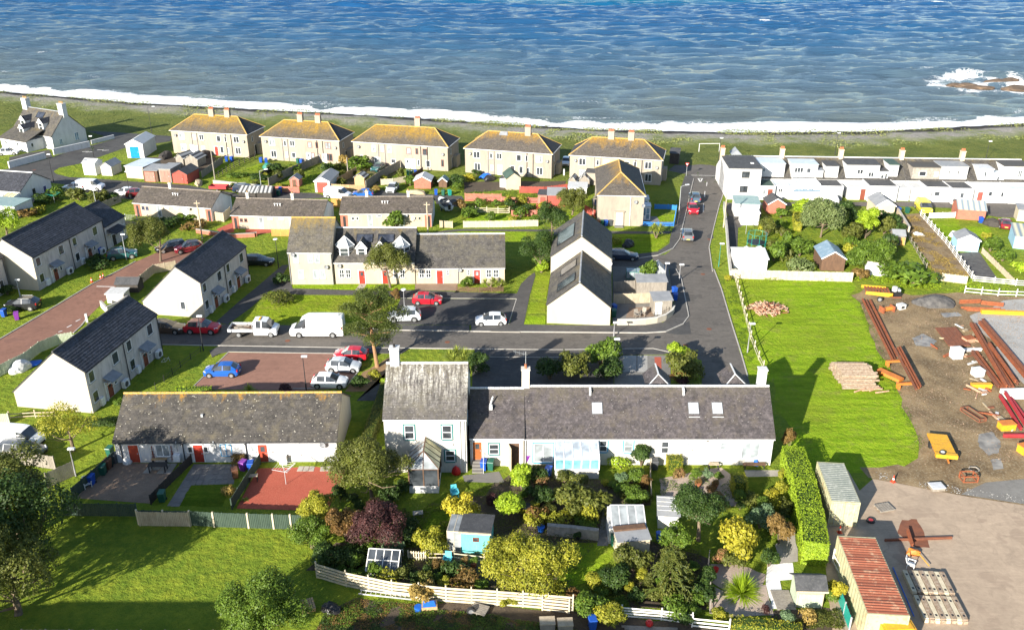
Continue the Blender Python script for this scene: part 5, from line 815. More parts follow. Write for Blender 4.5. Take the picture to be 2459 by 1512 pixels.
def car(kind,col,p,hdg,label,cat='car',group='cars parked around the village',trim=None,plate=True,z=0):
    L,r,ax,S=CARS[kind]; e=thing('van' if cat=='van' else 'car',label,cat,(p[0],p[1],z),R(hdg),group)
    G_={'body':MB(),'W':MB(),'R':MB(),'gl':MB(),'gr':MB()}
    def ring(s_): x,zl,zb,w,zt,wt=s_[:6]; zm=(zl+zb)/2; return [(x,-w*.93,zl),(x,-w*1.0,zm),(x,-w*.985,zb),(x,-wt,zt-.015),(x,-wt*.55,zt+.015),(x,wt*.55,zt+.015),(x,wt,zt-.015),(x,w*.985,zb),(x,w,zm),(x,w*.93,zl)]
    for a,b in zip(S,S[1:]):
        ra,rb=ring(a),ring(b); sg,tg=a[6],a[7]
        for k in range(9):
            q=[ra[k],ra[k+1],rb[k+1],rb[k]]; key='body'
            if k in (2,6) and sg: key='gr' if k==2 else 'gl'
            if k in (3,4,5) and tg: key=tg
            if k in (2,6) and tg=='R': key='body'
            G_[key].add(q,[(3,2,1,0)])
        G_['body'].add([ra[0],ra[9],rb[9],rb[0]],[(0,1,2,3)])
    for s_,o in ((S[0],(0,1,2,3,4,5,6,7,8,9)),(S[-1],(9,8,7,6,5,4,3,2,1,0))): G_['body'].add(ring(s_),[o])
    b=G_['body'].build('body',col,e); w=max(s_[3] for s_ in S)
    for k,nm in (('W','windscreen'),('R','rear_window'),('gl','side_windows'),('gr','side_windows')):
        if G_[k].v: G_[k].build(nm,'car_glass',e)
    fx=ax; rx=-ax*(1.0 if kind!='sprinter' else .95)
    ab=MB()
    for x in (fx,rx):
        for s_ in (-1,1): ab.cyl((x,s_*(w*.9),r+.02),(x,s_*(w+.012),r+.02),r*1.16,n=14)
    ab.build('wheel_arches',trim or 'plastic_black',e); wheelset(e,(fx,rx),w,r)
    xf=S[1][0]; zf=S[1][2]; xr=S[-2][0]; zr=S[-2][2]; wf=S[1][3]; wr=S[-2][3]
    for s_ in (-1,1):
        MB().bar((xf+.03,s_*wf*.62,zf-.02),(xf-.28,s_*wf*1.04,zf+.03),.12,.13).build('headlight','headlamp',e); MB().box(xr-.03,s_*wr*.9-.1,zr-.12,xr+.1,s_*wr*.9+.1,zr+.12).build('tail_light','tail_lamp',e)
        MB().box(S[3][0]-.28,s_*(w+.09)-.08,S[3][2]-.02,S[3][0]-.12,s_*(w+.09)+.08,S[3][2]+.12).build('wing_mirror',col,e)
    MB().box(S[0][0]-.02,-.5,.3,S[0][0]+.03,.5,.52).build('grille','plastic_black',e); MB().box(S[-1][0]-.03,-.6,.28,S[-1][0]+.02,.6,.42).build('bumper','plastic_black' if kind!='hatch' else col,e)
    if plate: MB().box(S[-1][0]-.045,-.26,.5,S[-1][0]-.01,.26,.62).build('number_plate','number_plate',e)
    if kind in('suv','estate'): MB().bar((.1,-.6,S[5][4]+.05),(-1.3,-.6,S[5][4]+.04),.04,.05).bar((.1,.6,S[5][4]+.05),(-1.3,.6,S[5][4]+.04),.04,.05).build('roof_rails','steel_galv',e)
    if cat=='van': MB().box(-ax-.9,-w*1.005,.42,ax-.6,w*1.005,.52).build('rubbing_strip','plastic_black',e)
    return e
BINS=0
def bin_(col,p,rz=0,label=None,group='wheelie bins'):
    def go():
        mb=MB(); mb.add([(-.24,-.28,.05),(.24,-.28,.05),(.24,.22,.05),(-.24,.22,.05),(-.29,-.36,.98),(.29,-.36,.98),(.29,.34,.98),(-.29,.34,.98)],[(3,2,1,0),(4,5,6,7),(0,1,5,4),(1,2,6,5),(2,3,7,6),(3,0,4,7)]); return mb.mesh('bin_body',col)
    e=thing('wheelie_bin',label,'bin',p,rz,group); obj('body',cached(('bin',col),go),e); obj('lid',cached(('lid',col),lambda:MB().add([(-.31,-.4,.985),(.31,-.4,.985),(.31,.38,1.0),(-.31,.38,1.0),(-.28,-.36,1.05),(.28,-.36,1.05),(.28,.34,1.09),(-.28,.34,1.09)],[(0,3,2,1),(4,5,6,7),(0,1,5,4),(1,2,6,5),(2,3,7,6),(3,0,4,7)]).mesh('lid',col)),e)
    for s_ in (-1,1): obj('wheel',cached(('bw',),lambda:MB().cyl((-.03,0,0),(.03,0,0),.11,n=8).mesh('wheel','rubber')),e,(s_*.27,.28,.11))
    obj('handle',cached(('bh',),lambda:MB().cyl((-.2,.42,.95),(.2,.42,.95),.025,n=6).mesh('handle','plastic_black')),e); return e
def lamp(p,h,label,hdg=0,mat='steel_galv',kind='top',group='street lamps'):
    e=thing('street_lamp',label,'street lamp',p,R(hdg),group); mb=MB(); mb.cyl((0,0,0),(0,0,1.0),.085,.075,8); mb.cyl((0,0,1.0),(0,0,h),.055,.04,8); mb.build('post',mat,e)
    if kind=='arm': MB().cyl((0,0,h-.02),(1.1,0,h+.2),.035,n=6).build('arm',mat,e); MB().box(.85,-.13,h+.14,1.55,.13,h+.28).build('lamp_head','lamp_head',e)
    elif kind=='globe': MB().cyl((0,0,h),(0,0,h+.12),.12,.3,12).cyl((0,0,h+.12),(0,0,h+.2),.34,.3,12).build('lamp_head','lamp_head',e)
    else: MB().box(-.15,-.13,h-.02,.5,.13,h+.14).build('lamp_head','lamp_head',e)
    return e
def pole(p,h,label,mat='wood_pale',arm=True):
    e=thing('utility_pole',label,'pole',p); MB().cyl((0,0,0),(0,0,h),.13,.1,8).build('post',mat,e)
    if arm: MB().box(-.5,-.06,h-.5,.5,.06,h-.38).build('cross_arm',mat,e)
    return e
def leafmesh(name,P,Nn,size,rng,aspect=.55,mat='leaf_green',up=.25,rnd=.9,var=.35,tang=None):
    n=len(P); Nv=Nn*.85+rng.normal(0,rnd*.5,(n,3)); Nv[:,2]+=up; Nv/=np.linalg.norm(Nv,axis=1)[:,None]+1e-9
    T_=rng.normal(0,1,(n,3)) if tang is None else tang+rng.normal(0,.25,(n,3)); T_-=Nv*np.sum(T_*Nv,1)[:,None]; T_/=np.linalg.norm(T_,axis=1)[:,None]+1e-9; B_=np.cross(Nv,T_); s=(size*rng.uniform(1-var,1+var,n))[:,None]
    V=np.stack([P-T_*s*.5,P+B_*s*aspect*.5,P+T_*s*.5,P-B_*s*aspect*.5],1).reshape(-1,3).astype(np.float32)
    me=bpy.data.meshes.new(name); me.vertices.add(4*n); me.vertices.foreach_set('co',V.reshape(-1)); me.loops.add(4*n); me.loops.foreach_set('vertex_index',np.arange(4*n,dtype=np.int32)); me.polygons.add(n); me.polygons.foreach_set('loop_start',np.arange(0,4*n,4,dtype=np.int32)); me.update(calc_edges=True); me.materials.append(M(mat)); return me
def blob_pts(bl,n,rng,shell=.72,flat=1):
    bl=np.array(bl,float); w=bl[:,3]**2; idx=rng.choice(len(bl),n,p=w/w.sum()); d=rng.normal(0,1,(n,3)); d/=np.linalg.norm(d,axis=1)[:,None]; d[:,2]=np.where(d[:,2]<-.45,-d[:,2]*.6,d[:,2]); r=bl[idx,3]*(shell+(1.04-shell)*rng.uniform(0,1,n)**.7)*(1+.16*np.sin(d[:,0]*9+idx)*np.cos(d[:,1]*8-idx))
    P=bl[idx,:3]+d*r[:,None]*np.array([1,1,flat]); keep=np.ones(n,bool)
    for k in range(len(bl)): keep&=(np.linalg.norm((P-bl[k,:3])/np.array([1,1,flat]),axis=1)>bl[k,3]*.66)|(idx==k)
    return P[keep],d[keep]
def crown_blobs(rx,ry,zc,rz,k,rng,br=.42):
    out=[]
    for i in range(k):
        a=rng.uniform(0,6.283); u=rng.uniform(-.75,1); s=math.sqrt(max(0,1-u*u)); f=rng.uniform(.45,.78); out.append((rx*s*math.cos(a)*f,ry*s*math.sin(a)*f,zc+rz*u*f,br*(rx+ry)/2*rng.uniform(.6,1.15)))
    out.append((0,0,zc,(rx+ry)/4)); return out
def crown(name,rx,ry,z0,z1,n,size,seed,mat,k=12,br=.42,shell=.6):
    rng=np.random.RandomState(seed); bl=crown_blobs(rx,ry,(z0+z1)/2,(z1-z0)/2,k,rng,br); P,d=blob_pts(bl,n,rng,shell); P[:,2]=np.clip(P[:,2],z0-.3,None); return leafmesh(name,P,d,size,rng,mat=mat)
def setmat(o,mat):
    o.data.materials.clear() if False else None
    o.material_slots[0].link='OBJECT'; o.material_slots[0].material=M(mat); return o
SHAPES={'dome':(1,1,.05,1.5,9,.46),'tall':(1,1,.1,2.6,14,.5),'low':(1,1,0,.8,9,.45),'column':(.8,.8,.05,3.0,16,.55)}
def shrub(label,p,r,h,mat,shape='dome',group=None,name='shrub',cat='shrub',seed=None,n=1300,size=.17,rz=None,sy=None):
    """leafy bush: clumps of small leaves round short stems"""
    sh=SHAPES[shape]; v=(seed if seed is not None else RR.randrange(4))%4
    def go():
        rng=np.random.RandomState(40+v+len(shape)); bl=crown_blobs(sh[0],sh[1],(sh[2]+sh[3])/2,(sh[3]-sh[2])/2,sh[4],rng,sh[5]); P,d=blob_pts(bl,int(n*1.7*sh[3]/1.5),rng,.7); P[:,2]=np.clip(P[:,2],.02,None); return leafmesh('foliage',P,d,size,rng,mat='leaf_green')
    e=thing(name,label,cat,p,RR.uniform(0,6.28) if rz is None else rz,group); r*=1.15; h*=1.08; o=obj('foliage',cached(('sh',shape,v,n,size),go),e,(0,0,0),0,(r,sy or r,h/sh[3])); setmat(o,mat)
    obj('stems',cached(('st',shape),lambda:[m_ for m_ in [MB()] for k in range(5) if m_.cyl((0,0,-.05),(.35*math.cos(k*1.3),.35*math.sin(k*1.3),sh[3]*.6),.05,.02,5)][0].mesh('stems','bark')),e,(0,0,0),0,(r,r,h/sh[3])); return e
def spiky(label,p,r,h,mat='leaf_spike',trunk=0,n=90,name='cordyline',cat='palm',heads=1,seed=1,wd=.075,group=None,droop=.6):
    """rosettes of long sword leaves, on a stem if it has one"""
    rng=np.random.RandomState(seed); e=thing(name,label,cat,p,0,group); mb=MB(); tb=MB()
    for k in range(heads):
        a=6.283*k/max(1,heads)+.4; c=Vector((math.cos(a)*r*.4*(heads>1),math.sin(a)*r*.4*(heads>1),trunk*(1-.18*k/heads)))
        if trunk: tb.cyl((0,0,-.05),c*.45,.13,.11,6); tb.cyl(c*.45,c,.11,.08,6)
        for i in range(n):
            th=rng.uniform(0,6.283); el=rng.uniform(-.25,1.45); d=Vector((math.cos(th)*math.cos(el),math.sin(th)*math.cos(el),math.sin(el))); side=Vector((-math.sin(th),math.cos(th),0))*wd*.5; Lf=r*rng.uniform(.7,1.1) if heads==1 else r*.62*rng.uniform(.7,1.1); m1=c+d*Lf*.55; m1.z*=1; tip=c+d*Lf+Vector((0,0,-droop*Lf*.35*math.cos(el))); 
            if not trunk: m1.z=max(.03,m1.z); tip.z=max(.02,tip.z)
            if h: m1.z=c.z+(m1.z-c.z)*h/max(.1,r); tip.z=c.z+(tip.z-c.z)*h/max(.1,r)
            mb.add([c-side*.6,c+side*.6,m1+side,m1-side,tip],[(0,1,2,3),(3,2,4)])
    mb.build('fronds',mat,e)
    if trunk: tb.build('trunk','bark',e)
    return e
def limbs(h,r,z0,rng,n=7,tr=.16):
    mb=MB(); top=(rng.uniform(-.2,.2)*r,rng.uniform(-.2,.2)*r,z0+(h-z0)*.45); m=(top[0]*.3,top[1]*.3,z0*.75); mb.cyl((0,0,-.1),m,tr*1.25,tr,8); mb.cyl(m,top,tr,tr*.45,7)
    for k in range(n):
        a=6.283*k/n+rng.uniform(-.3,.3); s=Vector(m).lerp(Vector(top),rng.uniform(0,.8)); e_=Vector((math.cos(a)*r*.72,math.sin(a)*r*.72,z0+(h-z0)*rng.uniform(.25,.75))); md=s.lerp(e_,.5)+Vector((0,0,-.1*r)); mb.cyl(s,md,tr*.42,tr*.28,6); mb.cyl(md,e_,tr*.28,tr*.1,5)
    return mb
def tree(label,p,h,r,mat,z0=None,n=7000,size=.2,seed=1,k=16,br=.36,name='tree',bark='bark',tr=.16,ry=None,cat='tree',group=None,shell=.6,off=(0,0)):
    rng=np.random.RandomState(seed); z0=h*.28 if z0 is None else z0; e=thing(name,label,cat,p,0,group); limbs(h,r,z0,rng,8,tr).build('trunk',bark,e); me=crown('crown',r*1.15,(ry or r)*1.15,z0,h*1.06,int(n*2.0),size,seed,mat,k,br,shell); obj('crown',me,e,(*off,0)); return e
def hedge(label,pts,w,h,mat,n=260,size=.14,seed=3,name='hedge',rough=.12,zb=0,cat='hedge'):
    rng=np.random.RandomState(seed); e=thing(name,label,cat,(*pts[0],0)); ox,oy=pts[0]; Ps=[];Ns=[]; core=MB()
    for (p,q) in ((pts[0],pts[1]),(pts[-1],pts[-2])):
        L=dist(p,q); dd=np.array([(p[0]-q[0])/L,(p[1]-q[1])/L,0]); nn=np.array([-dd[1],dd[0],0]); m=int(n*w*h); P=np.array([p[0]-ox,p[1]-oy,zb])+nn*rng.uniform(-w/2,w/2,m)[:,None]+dd*rng.uniform(.0,.14,m)[:,None]; P[:,2]+=rng.uniform(0,h,m); Ps.append(P); Ns.append(np.tile(dd,(m,1)))
    for a,b in zip(pts,pts[1:]):
        L=dist(a,b); m=int(n*L*(w+2*h)/3); d=np.array([(b[0]-a[0])/L,(b[1]-a[1])/L,0]); nn=np.array([-d[1],d[0],0]); s=rng.uniform(-.2,L+.2,m); c=rng.uniform(0,w+2*h,m); side=np.where(c<h,-1,np.where(c<h+w,0,1)); off=np.where(side==0,c-h-w/2,side*w/2); z=np.where(side==-1,c,np.where(side==0,h,c-h-w)); wob=rough*(fbm(s+a[0],z+off,.9,seed,3)-.5)*2; P=np.array([a[0]-ox,a[1]-oy,0])+d*s[:,None]+nn*(off+np.where(side==0,0,side)*wob)[:,None]; P[:,2]=zb+z+np.where(side==0,wob,0)+rng.uniform(-.04,.05,m); Ps.append(P); Ns.append(np.where((side==0)[:,None],np.array([0,0,1]),nn*side[:,None]))
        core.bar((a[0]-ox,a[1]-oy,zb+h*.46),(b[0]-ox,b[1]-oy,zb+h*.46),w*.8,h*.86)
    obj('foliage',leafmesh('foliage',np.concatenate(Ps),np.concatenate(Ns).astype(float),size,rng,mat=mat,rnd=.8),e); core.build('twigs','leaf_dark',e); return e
def inside(pts,x,y):
    r=np.zeros(len(x),bool)
    for (x0,y0),(x1,y1) in zip(pts,pts[1:]+pts[:1]):
        c=((y0>y)!=(y1>y))&(x<(x1-x0)*(y-y0)/((y1-y0) or 1e-9)+x0); r^=c
    return r
def cover(name,label,pts,n,size,mat,h=.35,seed=1,clump=1.2,thr=.35,aspect=.5,up=.5):
    """ground cover nobody could count"""
    rng=np.random.RandomState(seed); xs=[p[0] for p in pts]; ys=[p[1] for p in pts]; x=rng.uniform(min(xs),max(xs),n*3); y=rng.uniform(min(ys),max(ys),n*3); f=fbm(x,y,clump,seed,3); k=inside(pts,x,y)&(f>thr); x,y,f=x[k][:n],y[k][:n],f[k][:n]; z=rng.uniform(0,1,len(x))**.6*h*np.clip((f-thr)*3.5,.08,1.3)+.02; P=np.stack([x,y,z],1); return struct(obj(name,leafmesh(name,P,np.tile(np.array([0,0,1.]),(len(x),1)),size,rng,aspect,mat,up=up)),label,'stuff')
# ================================================================ PLANTS
def pine():
    rng=np.random.RandomState(9); e=thing('pine_tree','tall wind shaped pine with bare leaning trunk between the two car parks','tree',(-15.77,92.66)); mb=MB()
    mb.cyl((0,0,-.1),(-.25,.2,2.2),.26,.2,9); mb.cyl((-.25,.2,2.2),(-.5,.5,4.4),.2,.15,8); mb.cyl((-.5,.5,4.4),(-.3,.6,8.2),.15,.05,7); bl=[]
    for k in range(17):
        z=2.6+k*.36; a=k*2.4; rr=4.1*(1-((z-4.4)/5.6)**2 if z>4.4 else .9-.22*(4.4-z))*rng.uniform(.6,1); s=Vector((-.4,.4,z*.93)); q=Vector((-.3+math.cos(a)*rr*.85,.5+math.sin(a)*rr*.8,z+.5)); mb.cyl(s,q,.09,.03,6); 
        for f in (1,.72): c=s.lerp(q,f); bl.append((c.x,c.y,c.z+.25,rng.uniform(.95,1.4)))
    for k in range(7): bl.append((-.3+rng.uniform(-.9,.9),.6+rng.uniform(-.9,.9),7.3+rng.uniform(0,1.9),.85))
    mb.build('trunk','bark_warm',e); P,d=blob_pts(bl,36000,rng,.4,.72); P=P[P[:,2]>2.2]; d=d[:len(P)]; obj('crown',leafmesh('crown',P,rng.normal(0,1,P.shape),.2,rng,.34,'leaf_pine',up=.5),e)
pine()
tree('round leafy tree on the grass in front of the dormered terrace',(-17.16,116.27),6.4,3.1,'leaf_olive',2.0,9000,.19,21,24,.32)
tree('dark round tree by the path beside the gabled houses',(4.33,122.06),6.2,3.2,'leaf_dark',1.6,8000,.19,22,20,.34)
tree('dark tree behind, leaning over the back of the gabled houses',(6.27,133.51),6.6,2.7,'leaf_dark',2.6,6000,.2,23,16,.36)
tree('round dark tree by the corner of the end on flats block',(10.24,146.76),5.0,2.5,'leaf_olive',1.0,6500,.22,24,16,.38)
tree('shaggy green tree at the end of the brick road',(-53.18,126.37),6.6,2.9,'leaf_olive',1.3,8500,.2,25,24,.32,off=(-1.2,.3))
tree('great dark tree at the left edge over the lawn',(-41.79,61.2),8.6,4.3,'leaf_olive',.2,17000,.21,26,30,.3,tr=.28,off=(-.8,0))
tree('great tree filling the bottom left corner with sunlit tips',(-37.74,52.54),8.2,4.4,'leaf_olive',.2,17000,.19,27,30,.3,tr=.28,off=(-.9,0))
tree('tall dark tree out at the left beyond the lawn shading it',(-39.5,57.5),9,4.6,'leaf_dark',1,9000,.26,28,22,.34,tr=.3)
tree('broad dark tree at the left edge behind the corner tree',(-44,47.5),10.5,4.6,'leaf_dark',1,9000,.26,29,22,.34,tr=.3)
tree('young yellow green tree with thin crown on the small lawn by the white van',(-43.52,75.01),4.6,2.9,'leaf_goldgreen',1.5,2600,.17,30,20,.3,shell=.3)
tree('large grey green spreading shrub tree left of the timber conservatory',(-12.81,67.39),5.3,4.1,'leaf_olive',.6,17000,.17,31,34,.28,ry=2.6)
tree('dark purple leaved tree in the front garden',(-11.16,60.57),4.2,2.3,'leaf_purple',.6,9000,.16,32,22,.34)
tree('rust brown drying shrub left of the purple tree',(-14.02,61.28),3.6,1.5,'leaf_rust',.4,4200,.15,33,16,.36)
tree('golden green shrub behind the lawn fence end',(-17.07,63.28),3.4,1.7,'leaf_goldgreen',.3,5200,.16,34,18,.34)
tree('leafy green shrub at the fence corner above the lawn',(-16.84,60.4),2.9,1.6,'leaf_green',.2,4800,.15,35,18,.34)
tree('big light green shrub at the bottom of the lawn',(-18.49,51.15),4.4,3.5,'leaf_green',.3,15000,.17,36,30,.3,ry=2.6)
tree('large yellow leaved tree in the middle of the front gardens',(1.07,55.42),4.3,3.9,'leaf_goldgreen',.7,15000,.18,37,32,.28,ry=2.2)
tree('dark green tree on a bare stem beside the slatted shed',(15.9,61.29),5.0,2.3,'leaf_dark',1.5,9000,.16,38,22,.32)
tree('loose lime tree at the left edge above the long harled house',(-82.45,138.12),4.2,2.8,'leaf_lime',.4,4500,.24,39,16,.36)
tree('broad silver green spruce in the terrace gardens',(50.07,137.21),6.3,3.4,'leaf_spruce',.5,9000,.3,40,24,.34)
tree('bright lime conifer column in the terrace gardens',(57.07,136.6),5.2,1.8,'leaf_lime',.2,5000,.26,41,18,.42)
tree('rounded mixed green tree mass behind the white tent',(53.12,123.71),3.8,4.0,'leaf_green',.2,8500,.26,42,26,.3,ry=2.2)
def monkey():
    rng=np.random.RandomState(5); e=thing('monkey_puzzle','monkey puzzle tree with long drooping arms near the bottom fence','tree',(12.28,54.42)); mb=MB(); tb=MB(); tb.cyl((0,0,-.1),(0,0,4.4),.16,.06,8)
    for k in range(130):
        z=.7+3.9*rng.uniform()**.8; a=rng.uniform(0,6.283); Lb=2.75*(1-(z/6.2))*rng.uniform(.7,1.1); p=Vector((0,0,z)); d=Vector((math.cos(a),math.sin(a),.25)); pts=[p,p+d*Lb*.5,p+d*Lb*.85+Vector((0,0,-Lb*.12)),p+d*Lb+Vector((0,0,-Lb*.32))]
        for i in range(3): mb.cyl(pts[i],pts[i+1],.075-.012*i,.065-.015*i,5)
    mb.build('branches','leaf_pine',e); tb.build('trunk','bark',e); P=np.array(mb.v); P=P[rng.randint(0,len(P),9000)]+rng.normal(0,.05,(9000,3)); obj('needles',leafmesh('needles',P,rng.normal(0,1,P.shape),.13,rng,.4,'leaf_olive'),e)
monkey()
